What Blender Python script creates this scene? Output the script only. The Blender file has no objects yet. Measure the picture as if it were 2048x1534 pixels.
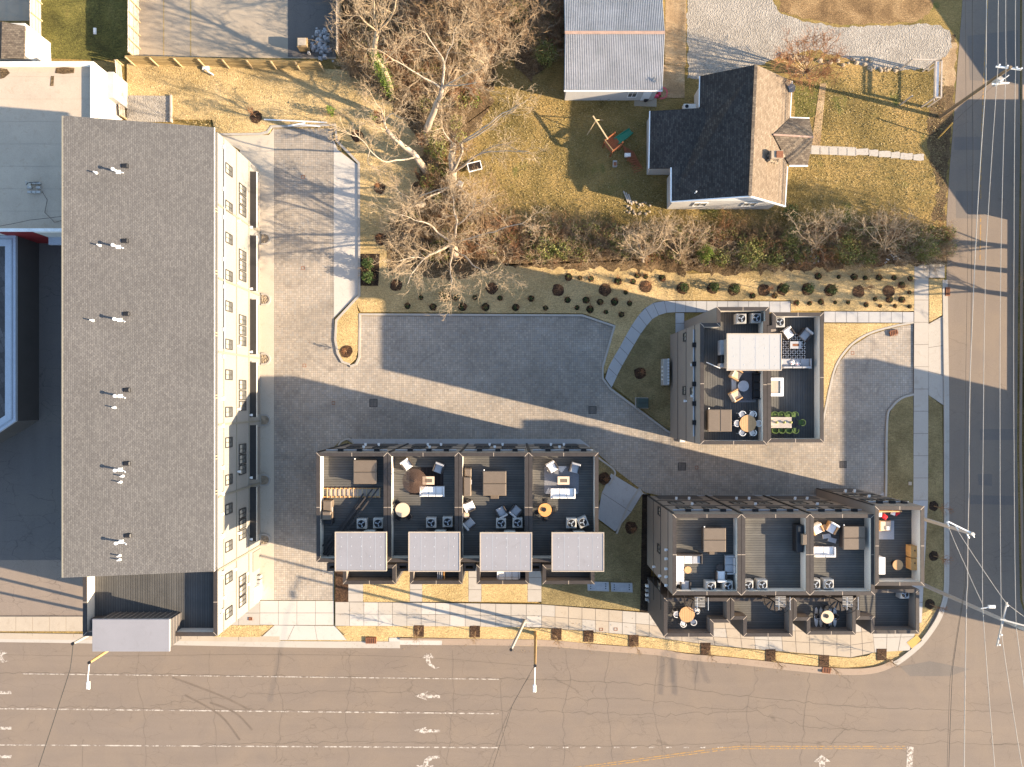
import bpy, math, random
from mathutils import Vector, noise
random.seed(7)
S = bpy.context.scene
R = math.radians
# ------------------------------------------------------------------ camera, light, exposure
H, F = 71.0, 1420.0            # camera height (m), focal length in photo pixels
NU, NV = 1018.0, 797.0         # the point straight below the camera, in photo pixels
cd = bpy.data.cameras.new('camera'); cam = bpy.data.objects.new('camera', cd)
S.collection.objects.link(cam); S.camera = cam
cam.location = (0, 0, H); cam.rotation_euler = (0, 0, 0)
cd.sensor_width = 36; cd.lens = 36 * F / 2048; cd.clip_end = 6000; cd.clip_start = 0.5
cd.shift_x = (1024 - NU) / 2048; cd.shift_y = -(767 - NV) / 2048
EL, AZ = R(20.7), math.atan2(.9735, -.2288)
W = bpy.data.worlds.new("World"); S.world = W; W.use_nodes = True
nt = W.node_tree; bg = nt.nodes['Background']
sky = nt.nodes.new('ShaderNodeTexSky'); sky.sky_type = 'NISHITA'; sky.sun_disc = False
sky.sun_elevation = EL; sky.sun_rotation = AZ; sky.air_density = 1.0; sky.dust_density = 0.6; sky.ozone_density = 1.0
nt.links.new(sky.outputs[0], bg.inputs[0]); bg.inputs[1].default_value = 0.12
sd = bpy.data.lights.new('sun', 'SUN'); sun = bpy.data.objects.new('sun', sd); S.collection.objects.link(sun)
sd.energy = 5.0; sd.angle = R(.55); sd.color = (1, .805, .57)
dv = Vector((-.9735 * math.cos(EL), .2288 * math.cos(EL), -math.sin(EL)))
sun.rotation_euler = dv.to_track_quat('-Z', 'Y').to_euler(); sun.location = (60, -20, 60)
S.view_settings.view_transform = 'Standard'; S.view_settings.look = 'None'
S.view_settings.gamma = 1; S.view_settings.use_curve_mapping = False
S.view_settings.exposure = 1.76
S.cycles.max_bounces = 4; S.cycles.diffuse_bounces = 2; S.cycles.glossy_bounces = 2
S.cycles.transparent_max_bounces = 6; S.cycles.use_denoising = True
C = S.collection

# ------------------------------------------------------------------ helpers
def P(u, v, z=0.0):
    k = (H - z) / F
    return Vector(((u - NU) * k, (NV - v) * k, z))
def XY(u, v, z=0.0):
    p = P(u, v, z); return (p.x, p.y)
def L(pts, z=0.0): return [XY(u, v, z) for u, v in pts]

def rough(pts, amp=3.0, step=6.0, seed=0.0):
    out = []; n = len(pts)
    for i in range(n):
        a, b = Vector(pts[i]), Vector(pts[(i + 1) % n]); m = max(1, int((b - a).length / step))
        for k in range(m):
            p = a.lerp(b, k / m); q = Vector((p.x * .07, p.y * .07, seed)); out.append((p.x + noise.noise(q) * amp * 1.6 + noise.noise(q * 3.7) * amp, p.y + noise.noise(q + Vector((31, 7, 2))) * amp * 1.6 + noise.noise(q * 3.7 + Vector((5, 17, 2))) * amp))
    return out

def tag(o, label=None, cat=None, group=None, kind=None):
    if label: o['label'] = label
    if cat: o['category'] = cat
    if group: o['group'] = group
    if kind: o['kind'] = kind
    return o
def T(name, label, cat, loc=(0, 0, 0), rz=0, group=None):
    o = bpy.data.objects.new(name, None); C.objects.link(o)
    o.location = loc; o.rotation_euler = (0, 0, rz); o.empty_display_size = .2
    return tag(o, label, cat, group)
def put(name, me, parent=None, loc=(0, 0, 0), rz=0):
    o = bpy.data.objects.new(name, me); C.objects.link(o)
    if parent: o.parent = parent
    o.location = loc; o.rotation_euler = (0, 0, rz); return o
def clone(o, parent=None):
    c = o.copy(); C.objects.link(c)
    if parent: c.parent = parent
    for ch in o.children: clone(ch, c)
    return c
def ccw(p):
    a = sum(p[i][0] * p[(i + 1) % len(p)][1] - p[(i + 1) % len(p)][0] * p[i][1] for i in range(len(p)))
    return list(p) if a > 0 else list(p)[::-1]
def offset(p, t):              # inward mitred offset of a ccw polygon
    n = len(p); out = []
    for i in range(n):
        a, b, c = Vector(p[i - 1][:2]), Vector(p[i][:2]), Vector(p[(i + 1) % n][:2])
        d1, d2 = (b - a).normalized(), (c - b).normalized()
        n1, n2 = Vector((-d1.y, d1.x)), Vector((-d2.y, d2.x))
        m = (n1 + n2); k = m.dot(n1)
        m = m / k if abs(k) > .2 else n1
        out.append((b.x + m.x * t, b.y + m.y * t))
    return out

class MB:
    def __init__(s): s.v = []; s.f = []; s.m = []; s.i = 0
    def add(s, vs, fs):
        b = len(s.v); s.v += [tuple(x) for x in vs]
        for f in fs: s.f.append(tuple(b + k for k in f)); s.m.append(s.i)
        return s
    def mat(s, i): s.i = i; return s
    def box(s, x0, y0, z0, x1, y1, z1):
        return s.add([(x0, y0, z0), (x1, y0, z0), (x1, y1, z0), (x0, y1, z0), (x0, y0, z1), (x1, y0, z1), (x1, y1, z1), (x0, y1, z1)],
                     [(3, 2, 1, 0), (4, 5, 6, 7), (0, 1, 5, 4), (1, 2, 6, 5), (2, 3, 7, 6), (3, 0, 4, 7)])
    def bbox(s, x0, y0, z0, x1, y1, z1, b=.04):       # box with a chamfered top
        b = min(b, (x1 - x0) * .4, (y1 - y0) * .4, (z1 - z0) * .9)
        lo = [(x0, y0), (x1, y0), (x1, y1), (x0, y1)]; hi = [(x0 + b, y0 + b), (x1 - b, y0 + b), (x1 - b, y1 - b), (x0 + b, y1 - b)]
        vs = [(x, y, z0) for x, y in lo] + [(x, y, z1 - b) for x, y in lo] + [(x, y, z1) for x, y in hi]
        fs = [(3, 2, 1, 0), (8, 9, 10, 11)]
        for r in (0, 4):
            for k in range(4): fs.append((r + k, r + (k + 1) % 4, r + 4 + (k + 1) % 4, r + 4 + k))
        return s.add(vs, fs)
    def prism(s, p, z0, z1):
        p = ccw(p); n = len(p)
        vs = [(x, y, z0) for x, y in p] + [(x, y, z1) for x, y in p]
        fs = [tuple(range(n - 1, -1, -1)), tuple(range(n, 2 * n))] + [(k, (k + 1) % n, n + (k + 1) % n, n + k) for k in range(n)]
        return s.add(vs, fs)
    def sheet(s, p, z):
        p = ccw(p); return s.add([(x, y, z) for x, y in p], [tuple(range(len(p)))])
    def ring(s, p, t, z0, z1):
        p = ccw(p); q = offset(p, t); n = len(p)
        vs = [(x, y, z0) for x, y in p] + [(x, y, z1) for x, y in p] + [(x, y, z0) for x, y in q] + [(x, y, z1) for x, y in q]
        fs = []
        for k in range(n):
            j = (k + 1) % n
            fs += [(k, j, n + j, n + k), (n + k, n + j, 3 * n + j, 3 * n + k), (3 * n + k, 3 * n + j, 2 * n + j, 2 * n + k), (2 * n + k, 2 * n + j, j, k)]
        return s.add(vs, fs)
    def cyl(s, x, y, z0, z1, r, n=12, r1=None):
        r1 = r if r1 is None else r1
        a = [(math.cos(2 * math.pi * k / n), math.sin(2 * math.pi * k / n)) for k in range(n)]
        vs = [(x + r * c, y + r * d, z0) for c, d in a] + [(x + r1 * c, y + r1 * d, z1) for c, d in a]
        return s.add(vs, [tuple(range(n - 1, -1, -1)), tuple(range(n, 2 * n))] + [(k, (k + 1) % n, n + (k + 1) % n, n + k) for k in range(n)])
    def hoop(s, x, y, z0, z1, r0, r1, n=20, a0=0, a1=360):
        full = (a1 - a0) >= 360; m = n if full else n + 1
        vs = []
        for k in range(m):
            a = R(a0 + (a1 - a0) * k / n); c, d = math.cos(a), math.sin(a)
            vs += [(x + r0 * c, y + r0 * d, z0), (x + r1 * c, y + r1 * d, z0), (x + r1 * c, y + r1 * d, z1), (x + r0 * c, y + r0 * d, z1)]
        fs = []
        for k in range(n):
            a, b = 4 * k, 4 * ((k + 1) % m)
            for q in range(4): fs.append((a + q, a + (q + 1) % 4, b + (q + 1) % 4, b + q))
        if not full: fs += [(0, 1, 2, 3), (4 * n + 3, 4 * n + 2, 4 * n + 1, 4 * n)]
        return s.add(vs, fs)
    def tube(s, pts, rad, n=6, cap=True):
        pts = [Vector(p) for p in pts]; m = len(pts)
        if not hasattr(rad, '__len__'): rad = [rad] * m
        vs = []; pr = None
        for i, p in enumerate(pts):
            d = (pts[min(i + 1, m - 1)] - pts[max(i - 1, 0)])
            if d.length < 1e-6: d = Vector((0, 0, 1))
            d.normalize()
            if pr is None: pr = d.cross(Vector((0, 0, 1)) if abs(d.z) < .9 else Vector((1, 0, 0)))
            a = pr - d * pr.dot(d)
            if a.length < 1e-5: a = d.cross(Vector((.3, 1, .2)))
            a.normalize(); b = d.cross(a); pr = a
            for k in range(n):
                t = 2 * math.pi * k / n
                q = p + (a * math.cos(t) + b * math.sin(t)) * rad[i]; vs.append((q.x, q.y, q.z))
        fs = [(i * n + k, i * n + (k + 1) % n, (i + 1) * n + (k + 1) % n, (i + 1) * n + k) for i in range(m - 1) for k in range(n)]
        if cap and n > 3: fs += [tuple(range(n - 1, -1, -1)), tuple((m - 1) * n + k for k in range(n))]
        return s.add(vs, fs)
    def bar(s, a, b, w, h):     # square bar between two points
        a, b = Vector(a), Vector(b); d = (b - a).normalized()
        x = d.cross(Vector((0, 0, 1)))
        if x.length < .01: x = Vector((1, 0, 0))
        x.normalize(); y = x.cross(d) ; vs = []
        for p in (a, b):
            for i, j in ((-1, -1), (1, -1), (1, 1), (-1, 1)): vs.append(p + x * i * w / 2 + y * j * h / 2)
        return s.add(vs, [(0, 1, 2, 3), (7, 6, 5, 4), (0, 4, 5, 1), (1, 5, 6, 2), (2, 6, 7, 3), (3, 7, 4, 0)])
    def mesh(s, name, mats, o=(0, 0, 0), smooth=False):
        me = bpy.data.meshes.new(name)
        me.from_pydata([(x - o[0], y - o[1], z - o[2]) for x, y, z in s.v], [], s.f)
        for m in (mats if isinstance(mats, (list, tuple)) else [mats]): me.materials.append(m)
        if any(s.m): me.polygons.foreach_set('material_index', s.m)
        if smooth: me.polygons.foreach_set('use_smooth', [True] * len(s.f))
        me.update(); return me
    def build(s, name, mats, parent=None, o=None, smooth=False):
        if o is None: o = tuple(parent.location) if parent else (0, 0, 0)
        return put(name, s.mesh(name, mats, o, smooth), parent, (0, 0, 0) if parent else o)

def strip(path, a, b, closed=False):    # polygon between two offsets (m) of a world path; + = left of travel
    n = len(path); A = []; B = []
    for i in range(n):
        p = Vector(path[i][:2]); q = Vector(path[(i + 1) % n][:2]) if (closed or i < n - 1) else p; r = Vector(path[i - 1][:2]) if (closed or i) else p
        d1 = (p - r); d2 = (q - p)
        if d1.length < 1e-6: d1 = d2
        if d2.length < 1e-6: d2 = d1
        d1 = d1.normalized(); d2 = d2.normalized()
        m = Vector((-d1.y - d2.y, d1.x + d2.x)); k = m.dot(Vector((-d1.y, d1.x))); m = m / max(k, .5)
        A.append((p.x + m.x * a, p.y + m.y * a)); B.append((p.x + m.x * b, p.y + m.y * b))
    return A, B
def strip_mesh(mb, path, a, b, z0, z1, closed=False):
    A, B = strip(path, a, b, closed); n = len(path); m = n if closed else n - 1
    for i in range(m):
        j = (i + 1) % n; q = [A[i], A[j], B[j], B[i]]
        mb.add([(x, y, z0) for x, y in q] + [(x, y, z1) for x, y in q], [(4, 5, 6, 7), (0, 1, 5, 4), (2, 3, 7, 6), (3, 2, 1, 0)] + ([(3, 0, 4, 7)] if i == 0 and not closed else []) + ([(1, 2, 6, 5)] if i == m - 1 and not closed else []))
    return mb
def smooth_path(pts, n=4):
    out = []; m = len(pts)
    for i in range(m - 1):
        p0, p1, p2, p3 = pts[max(i - 1, 0)], pts[i], pts[i + 1], pts[min(i + 2, m - 1)]
        for k in range(n):
            t = k / n
            out.append(tuple(.5 * (2 * p1[c] + (p2[c] - p0[c]) * t + (2 * p0[c] - 5 * p1[c] + 4 * p2[c] - p3[c]) * t * t + (3 * p1[c] - p0[c] - 3 * p2[c] + p3[c]) * t ** 3) for c in range(len(p1))))
    return out + [tuple(pts[-1])]

# ------------------------------------------------------------------ materials
class NT:
    def __init__(s, name):
        s.m = bpy.data.materials.new(name); s.m.use_nodes = True; s.t = s.m.node_tree
        s.b = s.t.nodes['Principled BSDF']; s.b.inputs['Specular IOR Level'].default_value = .25
    def n(s, ty, **kw):
        x = s.t.nodes.new(ty)
        for k, v in kw.items():
            if k.startswith('_'): setattr(x, k[1:], v)
        return x
    def lk(s, a, b): s.t.links.new(a, b)
    def pos(s, obj=False, scale=(1, 1, 1), rot=0):
        g = s.n('ShaderNodeTexCoord').outputs['Object'] if obj else s.n('ShaderNodeNewGeometry').outputs['Position']
        mp = s.n('ShaderNodeMapping'); s.lk(g, mp.inputs[0]); mp.inputs['Scale'].default_value = scale; mp.inputs['Rotation'].default_value[2] = rot
        return mp.outputs[0]
    def noise(s, vec, sc, det=4, ro=.55, dist=0):
        x = s.n('ShaderNodeTexNoise'); s.lk(vec, x.inputs['Vector']); x.inputs['Scale'].default_value = sc
        x.inputs['Detail'].default_value = det; x.inputs['Roughness'].default_value = ro; x.inputs['Distortion'].default_value = dist
        return x.outputs[0]
    def ramp(s, fac, stops):
        x = s.n('ShaderNodeValToRGB'); s.lk(fac, x.inputs[0]); e = x.color_ramp.elements
        while len(e) < len(stops): e.new(.5)
        for q, (p, c) in zip(e, stops):
            q.position = p; q.color = (c if hasattr(c, '__len__') else (c, c, c)) + ((1,) if not hasattr(c, '__len__') or len(c) == 3 else ())
        return x.outputs[0]
    def mix(s, fac, a, b, mode='MIX'):
        x = s.n('ShaderNodeMix', _data_type='RGBA', _blend_type=mode)
        for so, v in ((x.inputs[0], fac), (x.inputs[6], a), (x.inputs[7], b)):
            if hasattr(v, 'is_output') or isinstance(v, bpy.types.NodeSocket): s.lk(v, so)
            elif hasattr(v, '__len__'): so.default_value = tuple(v) + (1,)
            else: so.default_value = v
        return x.outputs[2]
    def math(s, op, a, b=0.0):
        x = s.n('ShaderNodeMath', _operation=op)
        for so, v in ((x.inputs[0], a), (x.inputs[1], b)):
            if isinstance(v, bpy.types.NodeSocket): s.lk(v, so)
            else: so.default_value = v
        return x.outputs[0]
    def bump(s, h, st=.5, d=.05):
        x = s.n('ShaderNodeBump'); x.inputs['Strength'].default_value = st; x.inputs['Distance'].default_value = d
        s.lk(h, x.inputs['Height']); s.lk(x.outputs[0], s.b.inputs['Normal']); return x
    def col(s, c, rough=.85, metal=0):
        if isinstance(c, bpy.types.NodeSocket): s.lk(c, s.b.inputs['Base Color'])
        else: s.b.inputs['Base Color'].default_value = tuple(c) + (1,)
        s.b.inputs['Roughness'].default_value = rough; s.b.inputs['Metallic'].default_value = metal
        return s.m
def k_(c, f): return tuple(min(1, x * f) for x in c)

def plain(name, c, rough=.7, var=.12, sc=1.5, metal=0, obj=True, bump=0, bs=30, fine=.1, fs=14):
    t = NT(name); p = t.pos(obj)
    a = t.mix(t.noise(p, sc, 5), k_(c, 1 - 2 * var), k_(c, 1 + 2 * var))
    if fine: a = t.mix(1.0, a, t.ramp(t.noise(p, fs, 3), [(.3, 1 - fine), (.7, 1 + fine)]), 'MULTIPLY')
    if bump: t.bump(t.noise(p, bs, 3), bump, .03)
    return t.col(a, rough, metal)

def m_grass(name, cols, sc=.35, bump=.9, fine=.45, patch=None):
    t = NT(name); p = t.pos()
    ws = t.noise(p, sc, 7, .62, .6)
    a = t.ramp(ws, [(.30, cols[0]), (.47, cols[1]), (.60, cols[2]), (.75, cols[3])])
    st = t.noise(t.pos(scale=(1, 2.6, 1), rot=.4), 3.2, 6, .72, .4)
    a = t.mix(1.0, a, t.ramp(st, [(.28, 1 - fine), (.5, 1.0), (.72, 1 + fine * .8)]), 'MULTIPLY')
    f2 = t.noise(p, 11, 3, .7)
    a = t.mix(1.0, a, t.ramp(f2, [(.32, 1 - fine), (.68, 1 + fine)]), 'MULTIPLY')
    if patch:
        a = t.mix(t.ramp(t.noise(p, patch[0], 5, .6, .5), [(patch[1], 0.0), (patch[1] + .1, 1.0)]), a, t.mix(t.ramp(f2, [(.3, 0.0), (.7, 1.0)]), k_(patch[2], .6), k_(patch[2], 1.3)))
    h = t.math('ADD', t.math('MULTIPLY', st, .8), f2)
    t.bump(h, bump, .22)
    return t.col(a, .95)

def m_concrete(name, c, stain=.18, bump=.12, obj=False, dirt=(.6, .55, .47)):
    t = NT(name); p = t.pos(obj)
    a = t.mix(t.noise(p, .5, 6, .6), k_(c, 1 - stain), k_(c, 1 + stain * .8))
    a = t.mix(t.ramp(t.noise(p, 1.3, 8, .7, .8), [(.55, 0.0), (.8, .6)]), a, tuple(x * y for x, y in zip(c, dirt)))
    a = t.mix(1.0, a, t.ramp(t.noise(p, 22, 2), [(.3, .9), (.7, 1.08)]), 'MULTIPLY')
    t.bump(t.noise(p, 18, 4), bump, .03)
    return t.col(a, .88)
def m_asphalt(name, c, tint, cracks=.5, spots=True):
    t = NT(name); p = t.pos()
    lane = t.noise(t.pos(scale=(.06, .9, 1)) if tint else t.pos(scale=(.9, .06, 1)), .8, 4, .6)
    a = t.mix(lane, k_(c, .84), k_(c, 1.14))
    a = t.mix(t.ramp(t.noise(p, .25, 6, .6, .5), [(.4, 0.0), (.7, .6)]), a, k_((c[0] * 1.03, c[1] * 1.0, c[2] * .93), 1.14))
    a = t.mix(1.0, a, t.ramp(t.noise(p, 30, 2, .8), [(.3, .82), (.7, 1.16)]), 'MULTIPLY')
    if cracks:
        for sc, w, th in ((.42, .0075, .44), (1.0, .011, .54)):
            nv = t.n('ShaderNodeTexNoise'); t.lk(p, nv.inputs[0]); nv.inputs['Scale'].default_value = 1.1; nv.inputs['Detail'].default_value = 5
            vm = t.n('ShaderNodeVectorMath', _operation='MULTIPLY_ADD'); t.lk(nv.outputs['Color'], vm.inputs[0]); vm.inputs[1].default_value = (1.1, 1.1, 0)
            t.lk(t.pos(scale=(.8, 1.5, 1)), vm.inputs[2])
            v = t.n('ShaderNodeTexVoronoi', _feature='DISTANCE_TO_EDGE'); t.lk(vm.outputs[0], v.inputs['Vector']); v.inputs['Scale'].default_value = sc
            ln = t.ramp(v.outputs[0], [(w * .3, 1.0), (w * 1.6, 0.0)])
            mk = t.ramp(t.noise(p, .16, 4, .6), [(th, 0.0), (th + .07, cracks)])
            a = t.mix(t.math('MULTIPLY', ln, mk), a, k_(c, .30))
    if spots:
        a = t.mix(t.ramp(t.noise(t.pos(scale=(.25, 1, 1)), 1.6, 8, .75), [(.66, 0.0), (.74, .5)]), a, k_(c, .45))
    t.bump(t.noise(p, 40, 3), .25, .02)
    return t.col(a, .9)

def m_pavers(name):
    t = NT(name); p = t.pos()
    a = None
    def brick(off, w, h, m):
        x = t.n('ShaderNodeTexBrick'); t.lk(p, x.inputs['Vector']); x.offset = off; x.inputs['Scale'].default_value = 1
        x.inputs['Brick Width'].default_value = w; x.inputs['Row Height'].default_value = h; x.inputs['Mortar Size'].default_value = m
        x.inputs['Mortar Smooth'].default_value = .25; x.inputs['Color1'].default_value = (0, 0, 0, 1); x.inputs['Color2'].default_value = (1, 1, 1, 1)
        x.inputs['Mortar'].default_value = (.5, .5, .5, 1); return x
    x = brick(0, .215, .215, .012)
    br = t.ramp(x.outputs[0], [(0.0, (.27, .235, .195)), (.35, (.31, .268, .222)), (.6, (.335, .285, .232)), (.82, (.29, .265, .235)), (1.0, (.38, .325, .262))])
    a = t.mix(1.0, br, t.ramp(t.noise(p, .14, 5, .6, .6), [(.3, .78), (.7, 1.2)]), 'MULTIPLY')
    a = t.mix(1.0, a, t.ramp(t.noise(p, .9, 4, .6), [(.3, .9), (.7, 1.1)]), 'MULTIPLY')
    a = t.mix(x.outputs[1], a, (.16, .14, .12))
    a = t.mix(t.ramp(t.noise(p, .35, 8, .7, 1.2), [(.54, 0.0), (.72, .6)]), a, (.15, .13, .115))
    t.bump(t.math('SUBTRACT', 1.0, x.outputs[1]), .5, .02)
    return t.col(a, .9)

def m_shingle(name, cs, w=.32, h=.2, rot=0, vary=.2):
    t = NT(name); p = t.pos(rot=rot)
    x = t.n('ShaderNodeTexBrick'); t.lk(p, x.inputs['Vector']); x.offset = .5; x.inputs['Scale'].default_value = 1
    x.inputs['Brick Width'].default_value = w; x.inputs['Row Height'].default_value = h; x.inputs['Mortar Size'].default_value = .012
    x.inputs['Mortar Smooth'].default_value = .3
    x.inputs['Color1'].default_value = (0, 0, 0, 1); x.inputs['Color2'].default_value = (1, 1, 1, 1); x.inputs['Mortar'].default_value = (.4, .4, .4, 1)
    a = t.ramp(x.outputs[0], [(0.0, cs[0]), (.5, cs[1]), (1.0, cs[2])])
    a = t.mix(1.0, a, t.ramp(t.noise(p, .3, 5, .6), [(.3, 1 - vary), (.7, 1 + vary)]), 'MULTIPLY')
    a = t.mix(1.0, a, t.ramp(t.noise(p, 16, 3), [(.3, .85), (.7, 1.15)]), 'MULTIPLY')
    a = t.mix(x.outputs[1], a, k_(cs[0], .6))
    t.bump(t.math('SUBTRACT', x.outputs[0], t.math('MULTIPLY', x.outputs[1], 1.5)), .5, .015)
    return t.col(a, .92)

def m_deck(name, axis, c, c2, per=.21):
    t = NT(name); p = t.pos()
    sp = t.n('ShaderNodeSeparateXYZ'); t.lk(p, sp.inputs[0])
    q = t.math('DIVIDE', sp.outputs[axis], per)
    fr = t.math('FRACT', q)
    ln = t.ramp(fr, [(.0, 0.0), (.16, 1.0), (.84, 1.0), (1.0, 0.0)])
    wn = t.n('ShaderNodeTexWhiteNoise', _noise_dimensions='1D'); t.lk(t.math('FLOOR', q), wn.inputs['W'])
    a = t.mix(wn.outputs[0], k_(c, .9), k_(c, 1.12))
    a = t.mix(1.0, a, t.ramp(t.noise(p, .8, 5, .6), [(.3, .85), (.7, 1.15)]), 'MULTIPLY')
    a = t.mix(t.math('SUBTRACT', 1.0, ln), a, c2)
    t.bump(ln, .7, .02)
    return t.col(a, .7)

def m_worn(name, c, base, th=.47, sc=3.0):
    t = NT(name); p = t.pos()
    f = t.ramp(t.noise(p, sc, 9, .75), [(th - .06, 0.0), (th + .04, 1.0)])
    a = t.mix(f, k_(c, 1.0), base)
    return t.col(a, .8)

def m_leaf(name, a, b, c):
    t = NT(name); g = t.n('ShaderNodeNewGeometry')
    t.lk(t.ramp(g.outputs['Random Per Island'], [(0.0, a), (.5, b), (1.0, c)]), t.b.inputs['Base Color'])
    t.b.inputs['Roughness'].default_value = .6; return t.m

def m_stone(name, a, b, c):
    t = NT(name); p = t.pos(); v = t.n('ShaderNodeTexVoronoi'); t.lk(p, v.inputs[0]); v.inputs['Scale'].default_value = 9
    cc = t.ramp(v.outputs['Color'], [(.15, a), (.5, b), (.85, c)])
    cc = t.mix(1.0, cc, t.ramp(t.noise(p, .5, 5, .6), [(.3, .85), (.7, 1.12)]), 'MULTIPLY')
    t.bump(v.outputs['Distance'], .8, .06); return t.col(cc, .95)

ROAD = (.188, .149, .118)
X = {}
X['road'] = m_asphalt('road_asphalt', ROAD, True, .3)
X['sideroad'] = m_asphalt('side_road_asphalt', (.19, .152, .12), False, .25)
X['patch'] = m_asphalt('asphalt_patch', (.15, .128, .11), False, 0, False)
X['alley'] = m_asphalt('alley_asphalt', (.125, .11, .10), False, .4)
X['alley2'] = m_asphalt('worn_asphalt', (.22, .175, .14), False, .5)
X['pavers'] = m_pavers('pavers')
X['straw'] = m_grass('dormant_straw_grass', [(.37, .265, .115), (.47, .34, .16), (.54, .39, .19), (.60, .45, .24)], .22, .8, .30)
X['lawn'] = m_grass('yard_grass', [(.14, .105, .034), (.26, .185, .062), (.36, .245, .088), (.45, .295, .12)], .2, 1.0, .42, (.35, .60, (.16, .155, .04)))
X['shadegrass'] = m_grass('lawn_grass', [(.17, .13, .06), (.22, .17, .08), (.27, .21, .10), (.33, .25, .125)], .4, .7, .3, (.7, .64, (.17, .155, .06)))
X['greenlawn'] = m_grass('green_grass', [(.07, .065, .018), (.12, .11, .028), (.17, .15, .04), (.24, .18, .06)], .3, 1.0, .5)
X['wild'] = m_grass('leaf_litter', [(.09, .055, .028), (.15, .10, .052), (.22, .15, .078), (.32, .225, .12)], .5, 1.2, .6)
X['soil'] = m_grass('dark_mulch', [(.022, .014, .010), (.035, .022, .014), (.05, .032, .02), (.07, .045, .028)], 1.5, 1.2, .6)
X['bark'] = m_grass('brown_mulch', [(.05, .028, .017), (.075, .041, .024), (.10, .055, .03), (.13, .075, .042)], 1.5, 1.2, .6)
X['clay'] = m_grass('packed_clay', [(.26, .17, .09), (.33, .225, .125), (.38, .27, .155), (.43, .32, .20)], .6, .5, .22)
X['gravel'] = m_stone('gravel', (.24, .21, .175), (.30, .265, .22), (.36, .32, .27))
X['gravel2'] = m_stone('limestone_gravel', (.30, .275, .25), (.42, .39, .36), (.52, .49, .45))
X['conc'] = m_concrete('concrete', (.40, .36, .31), .12)
X['conc2'] = m_concrete('pale_concrete', (.46, .425, .38), .08)
X['conc3'] = m_concrete('tan_concrete', (.39, .325, .25), .14)
X['conc4'] = m_concrete('court_concrete', (.34, .28, .21), .25)
X['walk'] = m_concrete('walk_concrete', (.38, .37, .36), .08)
X['kerb'] = m_concrete('kerb_concrete', (.38, .345, .30), .12)
X['kerb2'] = m_concrete('brown_kerb', (.31, .235, .175), .14)
X['joint'] = plain('dark_joint', (.13, .115, .10), obj=False)  # dark underlay seen in the joints between slabs
X['white'] = plain('white_paint', (.78, .77, .75), .5, .03, obj=False)
X['black'] = plain('black_metal', (.018, .018, .02), .45, .1)
X['cap'] = plain('bronze_cap', (.060, .050, .044), .45, .14, 2.5, .2, False)
X['seam'] = plain('cap_joint', (.42, .34, .26), .5)
X['taupe'] = plain('taupe_siding', (.24, .205, .175), .8, .05, .6, obj=False)
X['taupe2'] = plain('cream_wall', (.62, .56, .48), .8, .04, .6, obj=False)
X['dwall'] = plain('dark_siding', (.082, .074, .070), .7, .08, .6, obj=False)
X['cream'] = plain('cream_stucco', (.265, .25, .228), .85, .04, .4, obj=False, bump=.1)
X['trimg'] = plain('olive_trim', (.23, .21, .165), .7, .04)
X['dtrim'] = plain('dark_trim', (.04, .037, .035), .6)
X['gutter'] = plain('grey_gutter', (.30, .33, .37), .4, .05)
X['glass'] = plain('window_glass', (.10, .10, .095), .08, .35, 3.0, 0, False)
X['blind'] = plain('window_blind', (.36, .33, .28), .6, .2, 6)
X['deckx'] = m_deck('roof_deck_rows', 1, (.092, .088, .08), (.042, .042, .042))
X['decky'] = m_deck('roof_deck_columns', 0, (.078, .076, .072), (.036, .036, .036))
X['tpo2'] = m_concrete('pale_membrane', (.38, .365, .345), .05, .1, dirt=(.8, .76, .7))
X['tpo'] = m_concrete('membrane_roof', (.25, .24, .25), .12, .1, dirt=(.75, .72, .7))
X['shingle'] = m_shingle('grey_shingle', [(.095, .09, .088), (.11, .105, .102), (.132, .126, .121)], .25, .14, math.pi / 2, .08)
X['shingle2'] = m_shingle('black_shingle', [(.035, .03, .028), (.05, .044, .04), (.07, .062, .055)], .3, .16, math.pi / 2)
X['shingle2b'] = m_shingle('tan_shingle', [(.145, .108, .075), (.18, .137, .098), (.215, .168, .122)], .3, .16, math.pi / 2, .12)
X['shingle2c'] = m_shingle('brown_shingle', [(.10, .078, .058), (.155, .12, .088), (.20, .16, .115)], .3, .16, 0, .15)
X['barn'] = plain('weathered_tin', (.46, .45, .44), .5, .15, .7, .3, False, 0, 30, .1, 4)
X['rust'] = plain('rusty_iron', (.22, .09, .045), .8, .2, 5)
X['rust2'] = plain('rusty_ridge', (.36, .24, .18), .8, .2, 3)
X['wroof'] = m_concrete('coated_roof', (.44, .36, .275), .2, .08, dirt=(.66, .55, .45))
X['wwall'] = plain('white_block_wall', (.50, .48, .45), .8, .05, .5, obj=False)
X['red'] = plain('red_wall', (.20, .02, .022), .6)
X['bluemetal'] = plain('pale_metal_trim', (.42, .45, .50), .4, .05)
X['slate'] = m_shingle('slate_panels', [(.06, .055, .055), (.08, .075, .075), (.11, .10, .10)], .9, .45, 1.2)
X['wood'] = plain('weathered_wood', (.32, .22, .115), .8, .2, 3)
X['fence'] = plain('fence_board', (.33, .24, .115), .85, .2, 2)
X['postw'] = plain('pale_post', (.50, .37, .21), .85, .1)
X['oldwood'] = plain('grey_board', (.40, .34, .28), .9, .2, 2)
X['teak'] = plain('teak', (.52, .30, .14), .6, .1, 4)
X['teak2'] = plain('orange_teak', (.60, .30, .10), .6, .1, 4)
X['beige'] = plain('beige_tabletop', (.60, .46, .32), .6, .05)
X['tub'] = plain('brown_vinyl', (.15, .114, .083), .6, .08, 2)
X['cush'] = plain('white_cushion', (.74, .71, .68), .9, .04, 5, bump=.3, bs=8)
X['cushg'] = plain('grey_cushion', (.36, .355, .36), .9, .06, 5, bump=.3, bs=8)
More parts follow.
